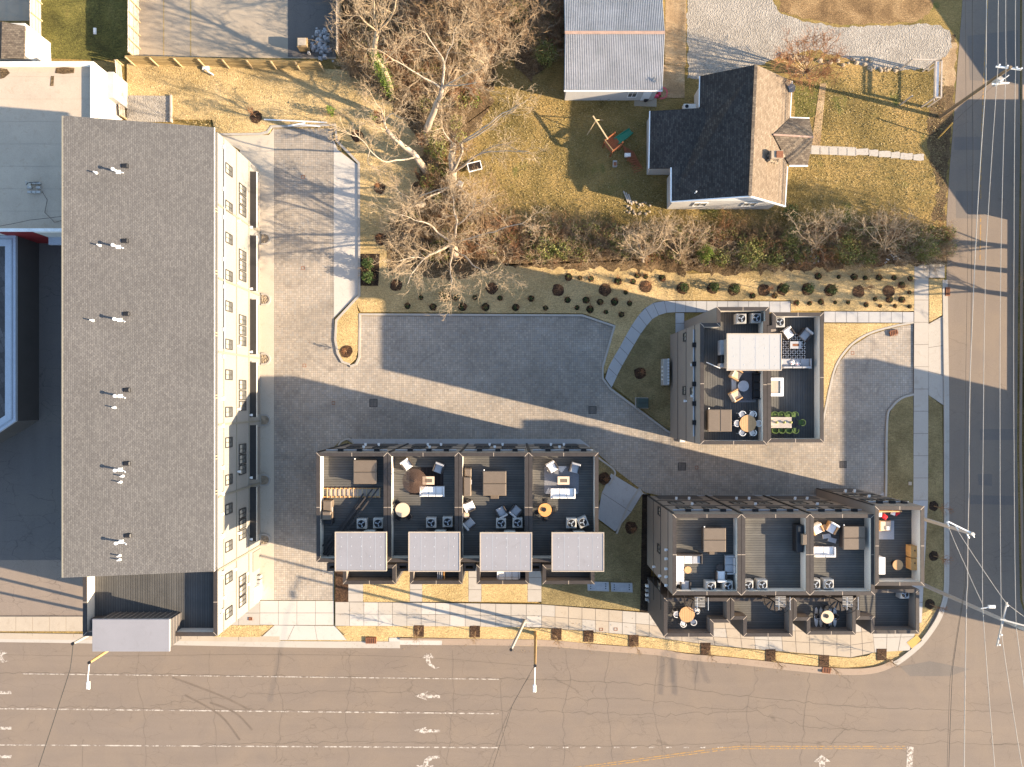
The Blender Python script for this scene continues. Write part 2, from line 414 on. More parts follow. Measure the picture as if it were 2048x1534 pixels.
X['cushb'] = plain('black_cushion', (.02, .02, .022), .8, .1, 5)
X['wick'] = plain('dark_wicker', (.05, .042, .038), .7)
X['ac'] = plain('grey_cabinet', (.36, .35, .33), .5, .04)
X['acd'] = plain('fan_well', (.012, .012, .013), .5)
X['steel'] = plain('bright_steel', (.62, .62, .61), .35, .08, 5, .2)
X['galv'] = plain('galvanised_steel', (.40, .385, .36), .5, .1)
X['pole'] = plain('creosote_pole', (.20, .145, .09), .85, .15)
X['polec'] = plain('grey_pole', (.36, .34, .31), .8, .1)
X['mesh'] = plain('brown_mesh', (.10, .058, .038), .9); X['mesh'].node_tree.nodes['Principled BSDF'].inputs['Alpha'].default_value = .62
X['polet'] = plain('tan_pole', (.42, .27, .12), .8, .1)
X['wire'] = plain('wire_black', (.03, .028, .026), .6)
X['wire2'] = plain('wire_pale', (.45, .40, .34), .5)
X['lime'] = plain('olive_green_paint', (.085, .13, .035), .5)
X['green'] = plain('green_plastic', (.01, .17, .10), .4)
X['pink'] = plain('pink_plastic', (.62, .07, .13), .4)
X['redf'] = plain('red_fabric', (.55, .02, .03), .8)
X['redwood'] = plain('red_cedar', (.25, .085, .035), .75, .2, 4)
X['rugd'] = plain('dark_rug', (.022, .016, .014), .95)
X['rugg'] = plain('grey_rug', (.17, .17, .18), .95, .15, 8)
X['rugw'] = plain('rug_white', (.60, .57, .53), .95)
X['twigw'] = plain('pale_bark', (.40, .33, .25), .9, .1, 2)
X['twig'] = plain('brown_twigs', (.27, .18, .10), .9, .25, .5)
X['twig2'] = plain('grey_twigs', (.42, .315, .20), .9, .2, .5)
X['twig3'] = plain('rusty_twigs', (.30, .145, .07), .9, .2, .5)
X['leafo'] = m_leaf('olive_leaves', (.10, .12, .025), (.19, .20, .045), (.32, .29, .10))
X['leafg'] = m_leaf('dark_leaves', (.018, .035, .01), (.04, .07, .018), (.10, .14, .035))
X['leafi'] = m_leaf('ivy_leaves', (.08, .12, .015), (.14, .20, .03), (.22, .27, .06))
X['leafd'] = m_leaf('dry_leaves', (.10, .05, .025), (.20, .12, .06), (.33, .24, .13))
X['rock'] = plain('field_stone', (.38, .30, .21), .9, .2, 2)
X['mark'] = m_worn('worn_white_paint', (.50, .45, .39), ROAD, .50, 3.5)
X['mark2'] = m_worn('white_lane_paint', (.46, .41, .35), ROAD, .50, 2.0)
X['yel'] = m_worn('worn_yellow_paint', (.36, .21, .07), ROAD, .52, 3)
X['yelp'] = plain('tactile_yellow', (.46, .29, .08), .7, obj=False)
X['crack'] = plain('crack_seal', (.118, .096, .075), .9, obj=False)
X['skid'] = plain('tyre_marks', (.145, .113, .088), .9, obj=False)
X['utility'] = plain('utility_green', (.05, .07, .06), .6)
X['lid'] = plain('vault_lid', (.34, .35, .37), .8)
X['shgl'] = plain('paper_white', (.8, .78, .74), .8)

# ------------------------------------------------------------------ ground, roads and paving
def struct(name, mb, m, parent=None, kind='structure'):
    o = mb.build(name, m, parent)
    if parent is None: o['kind'] = kind
    return o
big = MB(); n = 40
big.sheet([(-2500, -2500), (2500, -2500), (2500, 2500), (-2500, 2500)], 0)
struct('ground', big, X['lawn'])

kerb_px = [(-500, 1274), (0, 1277), (300, 1282), (600, 1288), (800, 1289), (1000, 1291), (1100, 1293), (1200, 1302), (1311, 1310), (1371, 1320), (1468, 1328), (1620, 1345), (1705, 1350), (1756, 1345), (1790, 1331), (1818, 1312), (1845, 1288), (1866, 1261), (1880, 1238), (1889, 1213), (1896, 1168), (1896, 1000), (1896, 800), (1893, 560), (1893, 440), (1899, 340), (1908, 230), (1915, 130), (1925, 0), (1960, -500)]
east_px = [(2330, -500), (2080, -300), (2040, 0), (2040, 300), (2036, 600), (2034, 900), (2040, 1200), (2060, 1260), (2200, 1330), (2600, 1350)]
road = MB().sheet(L(kerb_px + [(2330, -500)] + east_px[1:] + [(2600, 1950), (-500, 1950)]), .008)
struct('road', road, X['road'])
sr = MB().sheet(L(kerb_px[20:] + east_px + [(2300, 1352), (2120, 1362), (2048, 1374), (2020, 1364), (1985, 1362), (1960, 1352), (1925, 1354), (1890, 1343), (1850, 1350), (1815, 1345)]), .012)
struct('side_road', sr, X['sideroad'])
pt = MB()
for q in ([(1935, 72), (2036, 60), (2034, 170), (1940, 160)], [(1908, 274), (1962, 274), (1962, 300), (1908, 300)], [(1912, 382), (1960, 382), (1958, 438), (1912, 436)],
          [(1960, 858), (2034, 858), (2033, 880), (1960, 880)], [(1940, 990), (2032, 992), (2030, 1010), (1940, 1008)], [(1955, 948), (1984, 948), (1984, 972), (1957, 970)], [(1800, 1333), (1860, 1322), (1940, 1338), (1900, 1352), (1820, 1352)]):
    pt.sheet(L(q), .016)
struct('road_patch', pt, X['patch'])

kp = [XY(u, v) for u, v in smooth_path(kerb_px[:22] + kerb_px[22:], 3)]
def cut(i, j): return kp[i * 3:j * 3 + 1]
struct('kerb', strip_mesh(MB(), cut(4, 14), .48, .68, 0, .15), X['kerb2'])
struct('kerb', strip_mesh(MB(), cut(14, 23), .3, .48, 0, .15), X['kerb'])
struct('gutter', strip_mesh(MB(), cut(4, 14), 0, .48, 0, .03), X['kerb2'])
struct('gutter', strip_mesh(MB(), cut(14, 23), -.1, .3, 0, .03), X['kerb'])
struct('gutter', strip_mesh(MB(), cut(0, 4), -.35, .3, 0, .04), X['conc'])
gs = struct('gutter_repair', MB().sheet(L([(778, 1275), (884, 1276), (884, 1290), (778, 1289)]), .034), X['conc2'])

struct('paved_court', MB().prism(L([(548, 257), (667, 257), (668, 640), (672, 700), (684, 727), (702, 732), (714, 722), (718, 700), (718, 632), (1165, 632), (1229, 652), (1205, 738), (1208, 758), (1222, 778), (1335, 862), (1365, 874), (1640, 880), (1650, 840), (1662, 770), (1678, 725), (1705, 692), (1740, 670), (1785, 656), (1826, 648), (1826, 787), (1800, 795), (1780, 815), (1770, 845), (1768, 985), (1755, 993), (1330, 993), (1290, 985), (1232, 940), (1180, 893), (694, 893), (694, 1100), (668, 1110), (668, 1200), (548, 1200)]), 0, .02), X['pavers'])
X['apron'] = m_concrete('apron_concrete', (.46, .40, .32), .1)
struct('verge_base', MB().sheet(L([(400, 1246), (1300, 1250), (1720, 1300), (1850, 1240), (1860, 1000), (1893, 1000), (1893, 1170), (1860, 1262), (1790, 1328), (1700, 1347), (1460, 1326), (1200, 1300), (400, 1284)]), .006), X['straw'])
struct('concrete_apron', MB().prism(L([(436, 273), (538, 270), (548, 256), (548, 1200), (500, 1200), (480, 300)]), 0, .034), X['apron'])
struct('parking_pad', MB().prism(L([(667.5, 280), (676, 300), (716, 330), (716, 589), (668, 636)]), 0, .03), X['conc2'])
struct('entrance_apron', MB().prism(L([(676, 894), (682, 884), (696, 878), (1160, 878), (1180, 893), (1180, 900), (680, 900)]), 0, .034), X['walk'])
struct('entrance_apron', MB().prism(L([(1300, 994), (1312, 991), (1760, 989), (1768, 984), (1768, 1002), (1300, 1002)]), 0, .034), X['walk'])
struct('gravel_driveway', MB().sheet(L(rough([(1375, -300), (1540, -300), (1548, 10), (1570, 30), (1620, 45), (1680, 55), (1750, 52), (1800, 50), (1860, 48), (1900, 60), (1906, 95), (1860, 140), (1780, 140), (1720, 128), (1680, 112), (1640, 100), (1600, 108), (1560, 112), (1500, 140), (1420, 160), (1375, 155)], 4, 5)), .012), X['gravel'])
struct('driveway_strip', MB().prism(L([(1333, -300), (1373, -300), (1372, 132), (1330, 128)]), 0, .02), X['clay'])
struct('patio', MB().prism(L([(1326, 130), (1369, 132), (1369, 196), (1322, 196)]), 0, .06), X['clay'])
struct('patio', MB().prism(L([(1270, 190), (1313, 194), (1313, 214), (1268, 212)]), 0, .05), X['conc4'])
struct('brown_path', MB().prism(L([(1640, 168), (1652, 166), (1640, 292), (1622, 292)]), 0, .03), X['clay'])

def lawn(pts, m='straw', z=.12, name='lawn'): return struct(name, MB().prism(L(pts), 0, z), X[m])
lawn([(255, 128), (690, 140), (760, 170), (820, 215), (846, 260), (850, 330), (830, 420), (795, 470), (800, 540), (940, 545), (1000, 524), (1250, 532), (1380, 548), (1450, 545), (1600, 532), (1829, 528), (1828, 622), (1581, 622), (1581, 601), (1340, 600), (1310, 604), (1287, 618), (1262, 652), (1210, 748), (1202, 738), (1231, 650), (1166, 627), (721, 624), (709, 598), (719, 590), (719, 330), (672, 283), (669, 254), (546, 252), (540, 266), (520, 271), (436, 271), (425, 240), (255, 240)])
lawn([(672, 640), (712, 600), (717, 626), (716, 700), (712, 718), (700, 729), (684, 724), (675, 705)], 'straw')
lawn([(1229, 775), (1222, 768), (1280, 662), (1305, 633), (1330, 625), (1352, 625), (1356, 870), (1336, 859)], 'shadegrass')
lawn([(1540, 647), (1826, 647), (1785, 654), (1738, 668), (1703, 690), (1676, 724), (1660, 770), (1648, 840), (1638, 878), (1540, 878)], 'straw')
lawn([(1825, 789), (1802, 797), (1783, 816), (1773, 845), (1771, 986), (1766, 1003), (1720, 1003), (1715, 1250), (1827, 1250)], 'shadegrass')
lawn([(1857, 558), (1887, 558), (1887, 628), (1857, 645)], 'straw')
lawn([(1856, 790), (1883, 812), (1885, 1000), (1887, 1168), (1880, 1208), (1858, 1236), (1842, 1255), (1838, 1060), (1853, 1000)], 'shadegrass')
lawn([(1740, 1235), (1760, 1268), (1741, 1268)], 'straw'); lawn([(1835, 1230), (1868, 1215), (1845, 1250), (1838, 1256)], 'straw', .13)
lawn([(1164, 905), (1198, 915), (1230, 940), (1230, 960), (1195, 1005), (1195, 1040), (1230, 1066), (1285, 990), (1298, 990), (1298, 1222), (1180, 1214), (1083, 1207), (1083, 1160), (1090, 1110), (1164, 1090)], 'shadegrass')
for a, b in ((727, 820), (845, 937), (963, 1055)):
    lawn([(a, 1130), (b, 1130), (b, 1203), (a, 1203)])
struct('mulch_bed', MB().prism(L([(671, 1140), (697, 1140), (697, 1203), (671, 1203)]), 0, .13), X['bark'])
struct('mulch_bed', MB().prism(L([(1284, 988), (1300, 988), (1302, 1225), (1280, 1222)]), .12, .15), X['soil'])
struct('mulch_bed', MB().prism(L([(721, 508), (760, 508), (757, 572), (721, 572)]), .12, .15), X['soil'])
struct('mulch_bed', MB().prism(L([(668, 894), (678, 884), (694, 880), (705, 886), (708, 896)]), 0, .1), X['shadegrass'])
lawn([(436, 1250), (548, 1250), (520, 1273), (430, 1273)], 'straw')
# verge between the front walk and the kerb
vt = [(671, 1252), (700, 1251), (900, 1252), (1023, 1253), (1105, 1257), (1200, 1264), (1311, 1275), (1429, 1291), (1590, 1307), (1700, 1315), (1733, 1311), (1761, 1295), (1795, 1274)]
vb = [(692, 1271), (760, 1272), (885, 1275), (1073, 1279), (1200, 1287), (1276, 1293), (1434, 1310), (1656, 1333), (1693, 1335), (1747, 1326), (1796, 1311)]
lawn(vt + vb[::-1])
lawn([(80, -300), (256, -300), (256, 116), (200, 121), (80, 116)], 'greenlawn', .04)
struct('thicket_floor', MB().sheet(L(rough([(690, -300), (1135, -300), (1128, 100), (1060, 160), (1000, 95), (990, 170), (960, 250), (900, 300), (930, 400), (1000, 440), (1100, 455), (1250, 462), (1500, 470), (1700, 450), (1895, 455), (1893, 528), (1600, 540), (1450, 550), (1250, 540), (1000, 535), (900, 560), (780, 545), (770, 470), (820, 400), (850, 300), (800, 230), (740, 170), (684, 140)], 9, 7)), .14), X['wild'])
struct('sports_court', MB().sheet(L([(270, -300), (672, -300), (672, 118), (262, 112)]), .01), X['conc4'])
struct('fence_shade_asphalt', MB().sheet(L([(576, -100), (672, -100), (672, 114), (576, 114)]), .018), X['alley'])  # dark asphalt strip; its colour also stands for the east fence's shade
cl = MB()
for u in (327.5, 381.5): cl.sheet(L([(u - 1.1, -300), (u + 1.1, -300), (u + 1.1, 112), (u - 1.1, 112)]), .018)
struct('court_line', cl, plain('faded_yellow', (.33, .24, .11), .8, .15, 2, obj=False))
struct('alley', MB().sheet(L([(-500, 480), (310, 480), (310, 1150), (-500, 1180)]), .014), X['alley'])
struct('parking_lot', MB().sheet(L([(-500, 1120), (320, 1120), (320, 1236), (-500, 1230)]), .019), X['alley2'])
struct('gravel_bed', MB().prism(L([(255, 192), (343, 193), (343, 245), (255, 245)]), .10, .16), X['gravel'])
struct('bed_edging', MB().prism(L([(343, 192), (346, 192), (346, 246), (343, 246)]), 0, .36), X['oldwood'])
struct('stone_path_bed', MB().prism(L([(1620, 291), (1712, 295), (1712, 312), (1620, 308)]), 0, .05), X['conc'])

struct('green_patch', MB().sheet(L(rough([(1588, 160), (1640, 165), (1634, 236), (1590, 236)], 3, 5)), .006), X['greenlawn'])
struct('dirt_verge', MB().sheet(L(rough([(1862, 60), (1912, 70), (1906, 230), (1896, 340), (1890, 440), (1862, 440), (1878, 380), (1860, 320), (1852, 250), (1868, 190), (1872, 140)], 5, 6)), .005), X['wild'])
struct('drive_mouth', MB().sheet(L(rough([(1885, 95), (1913, 85), (1909, 170), (1880, 175), (1872, 130)], 4, 5)), .011), X['clay'])
struct('dry_verge', MB().sheet(L(rough([(1548, -60), (1900, -60), (1850, 40), (1750, 48), (1680, 50), (1600, 36), (1560, 18)], 4, 6)), .006), m_grass('rusty_grass', [(.14, .085, .04), (.24, .15, .07), (.33, .215, .105), (.42, .29, .15)], .5, 1.0, .45))
# kerbs round the court
def kerb(pts, w=.2, side=1, m='kerb', z=.15, sm=4, name='kerb'):
    p = [XY(u, v) for u, v in (smooth_path(pts, sm) if sm > 1 else pts)]
    return struct(name, strip_mesh(MB(), p, 0, w * side, 0, z), X[m])
kerb([(436, 272), (520, 271), (537, 267), (545, 256), (669, 253), (672, 284), (716, 328), (717, 590), (671, 640), (669, 680), (674, 708), (684, 726), (700, 731)], .22, 1, 'kerb', .16, 1)
kerb([(700, 731), (711, 727), (717, 714), (718, 627), (1165, 629), (1231, 651), (1207, 735), (1207, 756), (1222, 776), (1336, 861), (1358, 868)], .2, -1, 'kerb', .15, 1)
kerb([(1640, 880), (1648, 840), (1662, 770), (1676, 726), (1703, 691), (1738, 669), (1785, 655), (1826, 647)], .2, 1)
kerb([(1826, 787), (1802, 794), (1782, 812), (1771, 842), (1769, 985), (1764, 991)], .2, 1)
kerb([(1178, 893), (1198, 914), (1227, 936), (1231, 950), (1218, 972)], .18, -1)
kerb([(1287, 987), (1278, 976), (1270, 985), (1252, 1015), (1231, 1066)], .2, 1)
kerb([(1287, 987), (1298, 990), (1300, 1005)], .18, -1)
kerb([(676, 900), (682, 886), (696, 879), (704, 884), (708, 893)], .15, 1)

# paving cut into slabs: each slab is its own piece
def bil(q, s, t):
    (a, b, c, d) = q; x = lambda i: (a[i] * (1 - s) + b[i] * s) * (1 - t) + (d[i] * (1 - s) + c[i] * s) * t
    return (x(0), x(1))
def slabs(name, quads, z=.14, m='conc', m2=None, g=.02):
    base = MB()
    root = None; cells = []
    for q, nx, ny in quads:
        base.prism([XY(*p) for p in q], 0, z - .02)
        for i in range(nx):
            for j in range(ny):
                cells.append([Vector(XY(*bil(q, a, b))) for a, b in ((i / nx, j / ny), ((i + 1) / nx, j / ny), ((i + 1) / nx, (j + 1) / ny), (i / nx, (j + 1) / ny))])
    root = struct(name, base, X['joint'])
    for c in cells:
        p = ccw([(v.x, v.y) for v in c]); w = offset(p, g)
        mm = m2 if (m2 and random.random() < .22) else m
        MB().prism(w, .01, z + random.uniform(-.004, .006)).build('slab', X[mm], root)
    return root
slabs('sidewalk', [([(671, 1203), (900, 1205), (900, 1252), (671, 1251)], 8, 2), ([(900, 1205), (1083, 1208), (1083, 1254), (900, 1252)], 6, 2)], .14, 'conc', 'conc2')
slabs('sidewalk', [([(1083, 1208), (1298, 1225), (1298, 1272), (1083, 1254)], 8, 2), ([(1298, 1225), (1420, 1242), (1429, 1290), (1298, 1273)], 4, 2), ([(1420, 1238), (1700, 1240), (1700, 1314), (1429, 1290)], 10, 3), ([(1700, 1240), (1742, 1240), (1748, 1304), (1700, 1314)], 2, 3)], .14, 'conc3', 'conc')
slabs('sidewalk_corner', [([(1742, 1245), (1836, 1245), (1818, 1300), (1748, 1304)], 3, 2)], .135, 'conc')
MB().prism(L([(1812, 1284), (1832, 1269), (1842, 1280), (1822, 1296)]), .1, .15).build('tactile_plate', X['yelp'])['kind'] = 'structure'
for a, b, c in ((697, 727, 1150), (820, 845, 1130), (937, 963, 1130), (1055, 1083, 1130)):
    slabs('front_path', [([(a, c), (b, c), (b, 1203), (a, 1203)], 1, 3)], .13, 'conc')
slabs('driveway_mouth', [([(520, 1201), (668, 1201), (668, 1250), (520, 1250)], 4, 2), ([(549, 1250), (670, 1251), (694, 1280), (516, 1280)], 3, 1)], .05, 'conc2')
slabs('sidewalk', [([(436, 1201), (520, 1201), (520, 1250), (436, 1250)], 2, 2)], .10, 'conc')
slabs('sidewalk', [([(-100, 1232), (300, 1232), (300, 1262), (-100, 1262)], 12, 1)], .12, 'conc3')
slabs('sidewalk', [([(-100, 1264), (560, 1272), (560, 1284), (-100, 1277)], 8, 1)], .05, 'conc3')
slabs('east_sidewalk', [([(1827, 556), (1856, 556), (1855, 1000), (1825, 1000)], 1, 10), ([(1827, 528), (1888, 528), (1888, 556), (1827, 556)], 2, 1)], .13, 'conc')
slabs('east_sidewalk', [([(1825, 1000), (1855, 1000), (1842, 1245), (1790, 1245)], 1, 6)], .13, 'walk')
slabs('driveway_mouth', [([(1856, 648), (1888, 630), (1888, 812), (1856, 790)], 1, 3)], .06, 'conc')
slabs('garden_walk', [([(1647, 623), (1826, 624), (1826, 646), (1647, 645)], 8, 1), ([(1350, 602), (1580, 603), (1580, 625), (1350, 625)], 11, 1)], .13, 'walk')
cw = [(1350, 602, 1350, 625), (1328, 602, 1333, 626), (1306, 606, 1317, 631), (1290, 616, 1304, 639), (1276, 631, 1293, 652), (1262, 652, 1281, 668), (1250, 673, 1268, 690), (1239, 694, 1256, 711), (1227, 714, 1244, 732), (1216, 735, 1234, 752), (1210, 757, 1223, 776)]
slabs('garden_walk', [([(a[0], a[1]), (b[0], b[1]), (b[2], b[3]), (a[2], a[3])], 1, 1) for a, b in zip(cw, cw[1:])], .13, 'walk')
slabs('concrete_pad', [([(1222, 946), (1286, 985), (1262, 1024), (1203, 985)], 1, 1), ([(1203, 985), (1262, 1024), (1230, 1063), (1194, 1036)], 1, 1)], .12, 'walk')
slabs('entry_porch', [([(1350, 626), (1368, 626), (1368, 668), (1350, 668)], 1, 2)], .14, 'walk')

# painted markings
mk = struct('lane_marking', MB().sheet(L([(-100, 1415), (997, 1426), (997, 1428.4), (-100, 1417.4)]), .014).sheet(L([(45, 1346.6), (998, 1357.5), (998, 1359.3), (45, 1348.4)]), .014).sheet(L([(-100, 1488), (995, 1494), (995, 1496.4), (-100, 1490.4)]), .014), X['mark2'])
d = MB()
for u in (1063, 1097, 1131, 1165, 1198, 1233, 1268, 1303, 1337, 1372, 1405, 1440): d.sheet(L([(u - 5, 1493.5), (u + 6, 1493.5), (u + 6, 1496), (u - 5, 1496)]), .014)
for v in (1382, 1453, 1510): d.sheet(L([(-20, v), (23, v), (23, v + 6), (-20, v + 6)]), .0144)
d.sheet(L([(1814, 1493), (1827, 1493), (1822, 1600), (1811, 1600)]), .014)
struct('lane_marking', d, X['mark'])
y = MB()
for o in (0, 4.5):
    strip_mesh(y, [XY(*p) for p in [(1000, 1554 + o), (1180, 1531 + o), (1320, 1512 + o), (1440, 1496 + o), (1480, 1492.5 + o), (1812, 1492.5 + o)]], -.05, .05, .0135, .0145)
for o in (0,):
    strip_mesh(y, [XY(*p) for p in [(1990, -300), (1975, 0), (1967, 160), (1962, 300), (1961, 400)]], -.06, .06, .0175, .0185)
    strip_mesh(y, [XY(*p) for p in [(1961, 430), (1960, 520)]], -.06, .06, .0175, .0185)
struct('centre_line', y, X['yel'])
def arrow(pts, name='arrow_marking'): struct(name, MB().sheet(L(pts), .015), X['mark'])
arrow([(829, 1392), (856, 1382), (851, 1389), (880, 1390), (880, 1396), (851, 1396), (855, 1401)])
arrow([(827, 1461), (854, 1453), (850, 1458), (880, 1459), (880, 1464), (850, 1465), (854, 1469)])
arrow([(843, 1316), (853, 1307), (862, 1307), (869, 1316), (859, 1316), (862, 1326), (871, 1334), (881, 1334), (871, 1338), (860, 1333), (853, 1325), (851, 1316)])
arrow([(832, 1530), (846, 1530), (849, 1519), (858, 1512), (879, 1511), (879, 1516), (866, 1518), (857, 1524), (856, 1530), (869, 1530), (851, 1545)])
arrow([(1627, 1524), (1643, 1509), (1661, 1523), (1650, 1524), (1650, 1560), (1637, 1560), (1638, 1524)])
arrow([(-10, 1302), (4, 1300), (16, 1306), (6, 1309), (8, 1319), (18, 1322), (6, 1325), (-8, 1318)])
cr = MB()
def crack(pts, w=.035, j=.12):
    p = [Vector((*XY(u, v), 0)) for u, v in smooth_path(pts, 5)]; q = [p[0]]
    for a, b in zip(p, p[1:]):
        m = max(1, int((b - a).length / .5))
        for k in range(1, m + 1):
            x = a.lerp(b, k / m); nn = noise.noise(x * 1.3) * j; q.append(Vector((x.x + nn, x.y + noise.noise(x * 1.7 + Vector((9, 3, 0))) * j, 0)))
    strip_mesh(cr, q, -w / 2, w / 2, .0125, .0135)
crack([(-50, 1308), (200, 1312), (480, 1309), (660, 1310), (850, 1315), (1065, 1332)], .03, .03)
crack([(-50, 1345), (300, 1348), (760, 1356), (1000, 1357), (1300, 1369), (1460, 1389), (1540, 1397), (1700, 1412), (1900, 1420), (2030, 1425)], .045, .25)
crack([(300, 1412), (500, 1390), (700, 1383), (860, 1386), (1100, 1396), (1300, 1400), (1450, 1420), (1560, 1415), (1700, 1462)], .03, .4)
crack([(0, 1414), (300, 1417), (800, 1423), (1050, 1420), (1320, 1430), (1500, 1423), (1650, 1458), (1960, 1460), (1985, 1485), (2048, 1490)], .035, .4)
crack([(400, 1490), (700, 1484), (1200, 1492), (1500, 1485), (1750, 1485), (2048, 1487)], .035, .3)
crack([(1060, 1350), (1025, 1410), (1000, 1470), (968, 1560)], .035, .1)
crack([(165, 1534), (166, 1485), (170, 1480)], .03, .2); crack([(1390, 1380), (1395, 1330), (1401, 1320)], .03, .2)
crack([(1690, 1458), (1660, 1490), (1640, 1494)], .03, .3); crack([(1000, 1357), (1003, 1400), (1010, 1500)], .022, .3)
for u in (280, 420, 560, 700, 905, 1130, 1220, 1315, 1500, 1610): crack([(u, 1300), (u + random.randint(-12, 12), 1360), (u + random.randint(-10, 10), 1420), (u + random.randint(-14, 14), 1530)], .02, .35)
struct('road_cracks', cr, X['crack'])
sk = MB()
for pp in ([(345, 1355), (400, 1375), (450, 1395), (500, 1420)], [(420, 1405), (470, 1425), (505, 1460)], [(370, 1390), (440, 1430), (480, 1480)]):
    strip_mesh(sk, [XY(*p) for p in smooth_path(pp, 5)], -.10, .10, .0155, .0162)
struct('tyre_marks', sk, X['skid'])
sk = MB()
strip_mesh(sk, [XY(*p) for p in smooth_path([(1462, 1330), (1459, 1400), (1455, 1460), (1450, 1560)], 5)], -.3, .3, .0095, .0105)
strip_mesh(sk, [XY(*p) for p in smooth_path([(588, 1292), (580, 1340), (560, 1420), (525, 1500), (500, 1560)], 5)], -.3, .3, .0095, .0105)
struct('seam_stains', sk, X['road_st'] if 'road_st' in X else X['skid'])
bpy.data.objects.remove(bpy.data.objects['seam_stains'])
# ------------------------------------------------------------------ building helpers
def obox(mb, c, n, w, h, d0, d1):     # box on a vertical wall: centre c, outward normal n, width, height, from d0 to d1 outward
    c = Vector(c); n = Vector(n); t = Vector((-n.y, n.x, 0)); up = Vector((0, 0, 1)); vs = []
    for d in (d0, d1):
        for a, b in ((-1, -1), (1, -1), (1, 1), (-1, 1)): vs.append(c + n * d + t * a * w / 2 + up * b * h / 2)
    return mb.add(vs, [(0, 1, 2, 3), (7, 6, 5, 4), (0, 4, 5, 1), (1, 5, 6, 2), (2, 6, 7, 3), (3, 7, 4, 0)])
def window(par, c, n, w=.9, h=1.6, frame='dtrim', mull=1, name='window'):
    c = Vector(c); n = Vector(n); t = Vector((-n.y, n.x, 0)); f = MB(); b = .06
    for s in (-1, 1):
        obox(f, c + t * s * (w / 2 - b / 2), n, b, h, .004, .07); obox(f, c + Vector((0, 0, s * (h / 2 - b / 2))), n, w - 2 * b, b, .004, .07)
    if mull: obox(f, c, n, .04, h - 2 * b, .004, .06)
    o = f.build(name, X[frame], par)
    g = MB(); obox(g, c, n, w - 2 * b, h - 2 * b, .003, .025)
    g.mat(1); obox(g, c + Vector((0, 0, h * .22)), n, w - 3 * b, h * .32, .026, .032)
    p = g.mesh('pane', [X['glass'], X['blind']], tuple(par.location)); put('pane', p, o)
    return o
def wall_light(par, c, n, name='wall_light'):
    m = MB(); obox(m, c, n, .14, .3, .0, .12); obox(m, Vector(c) + Vector((0, 0, .1)), n, .22, .1, .1, .28); return m.build(name, X['white'], par)
def cap_joints(poly, t, z, par, extra=()):
    p = ccw(poly); q = offset(p, t); m = MB(); n = len(p)
    def st(a, b):
        a, b = Vector(a), Vector(b); d = (b - a).normalized() * .0; w = Vector((-(b - a).y, (b - a).x)).normalized() * .022
        MB().sheet([tuple(a + w), tuple(b + w), tuple(b - w), tuple(a - w)], z + .004).build('cap_joint', X['seam'], par)
    for i in range(n):
        a, b = Vector(p[i]), Vector(p[(i + 1) % n])
        if (Vector(p[i]) - Vector(p[i - 1])).length > .8 and (b - a).length > .8: st(p[i], q[i])
        if (b - a).length > 4:
            c = a.lerp(b, .5); nrm = Vector((-(b - a).y, (b - a).x)).normalized(); st(c, c + nrm * t)
def shaft(par, poly, z0, z1, floor, deckm, wallm, t=.3, innerm='taupe2', names=('wall', 'parapet_cap', 'roof_deck'), capt=None):
    """a parapeted volume: solid up to the deck, hollow above"""
    p = offset(ccw(poly), .012)
    MB().prism(p, z0, floor - .05).build(names[0], X[wallm], par)
    MB().prism(offset(p, t - .01), floor - .049, floor).build(names[2], X[deckm], par)
    w = MB(); pc = ccw(p); q = offset(pc, t); n = len(pc)
    vs = [(x, y, floor - .05) for x, y in pc] + [(x, y, z1) for x, y in pc] + [(x, y, floor - .05) for x, y in q] + [(x, y, z1) for x, y in q]
    w.add(vs, [(k, (k + 1) % n, n + (k + 1) % n, n + k) for k in range(n)]); w.mat(1)
    w.add(vs, [(3 * n + k, 3 * n + (k + 1) % n, 2 * n + (k + 1) % n, 2 * n + k) for k in range(n)])
    w.build('parapet', [X[wallm], X[innerm]], par)
    cp = offset(pc, -.03); ct = capt or (t + .06)
    MB().ring(offset(pc, -.008), t + .016, z1 + .001, z1 + .07).build(names[1], X['cap'], par)
    cap_joints(offset(pc, -.008), t + .016, z1 + .07, par)
    return pc

# ------------------------------------------------------------------ the long apartment building with the shingle roof
XF = -24.9
def fp(u, v):       # photo point on the east facade
    k = -XF / (NU - u); return Vector((XF, (NV - v) * k, H - F * k))
AB = T('apartment_building', 'long grey shingle-roofed apartment building with cream east wall beside the paved court', 'apartment building', (-30.5, 0, 0))
yN, yS, yR = 22.75, -20.3, -14.5
MB().prism([(-36.3, yR), (XF, yR), (XF, yN), (-36.3, yN)], 0, 10.3).build('wall', X['cream'], AB)
MB().prism([(-36.3, yR + .02), (XF - .12, yR + .02), (XF - .12, yN - .02), (-36.3, yN - .02)], 10.3, 10.9).build('clerestory_band', X['dtrim'], AB)
r = MB()
e0, e1, w0, w1 = (-24.93, 22.94, 10.95), (-24.93, yR - .12, 10.95), (-36.4, 23.08, 13.1), (-36.4, yR - .12, 13.1)
r.add([e0, w0, w1, e1] + [(x, y, z - .16) for x, y, z in (e0, w0, w1, e1)], [(0, 1, 2, 3), (7, 6, 5, 4)]); r.mat(1)
r.add([e0, w0, w1, e1] + [(x, y, z - .16) for x, y, z in (e0, w0, w1, e1)], [(0, 4, 5, 1), (1, 5, 6, 2), (2, 6, 7, 3), (3, 7, 4, 0)])
r.build('roof', [X['shingle'], X['white']], AB)
g = MB()
for x in (-36.3,): g.prism([(-36.3, yR), (-36.1, yR), (-36.1, yN), (-36.3, yN)], 10.9, 12.85)
g.add([(-36.2, yR, 10.9), (XF - .15, yR, 10.9), (-36.2, yR, 12.8), (-36.2, yN, 10.9), (XF - .15, yN, 10.9), (-36.2, yN, 12.8)], [(0, 1, 2), (3, 5, 4)])
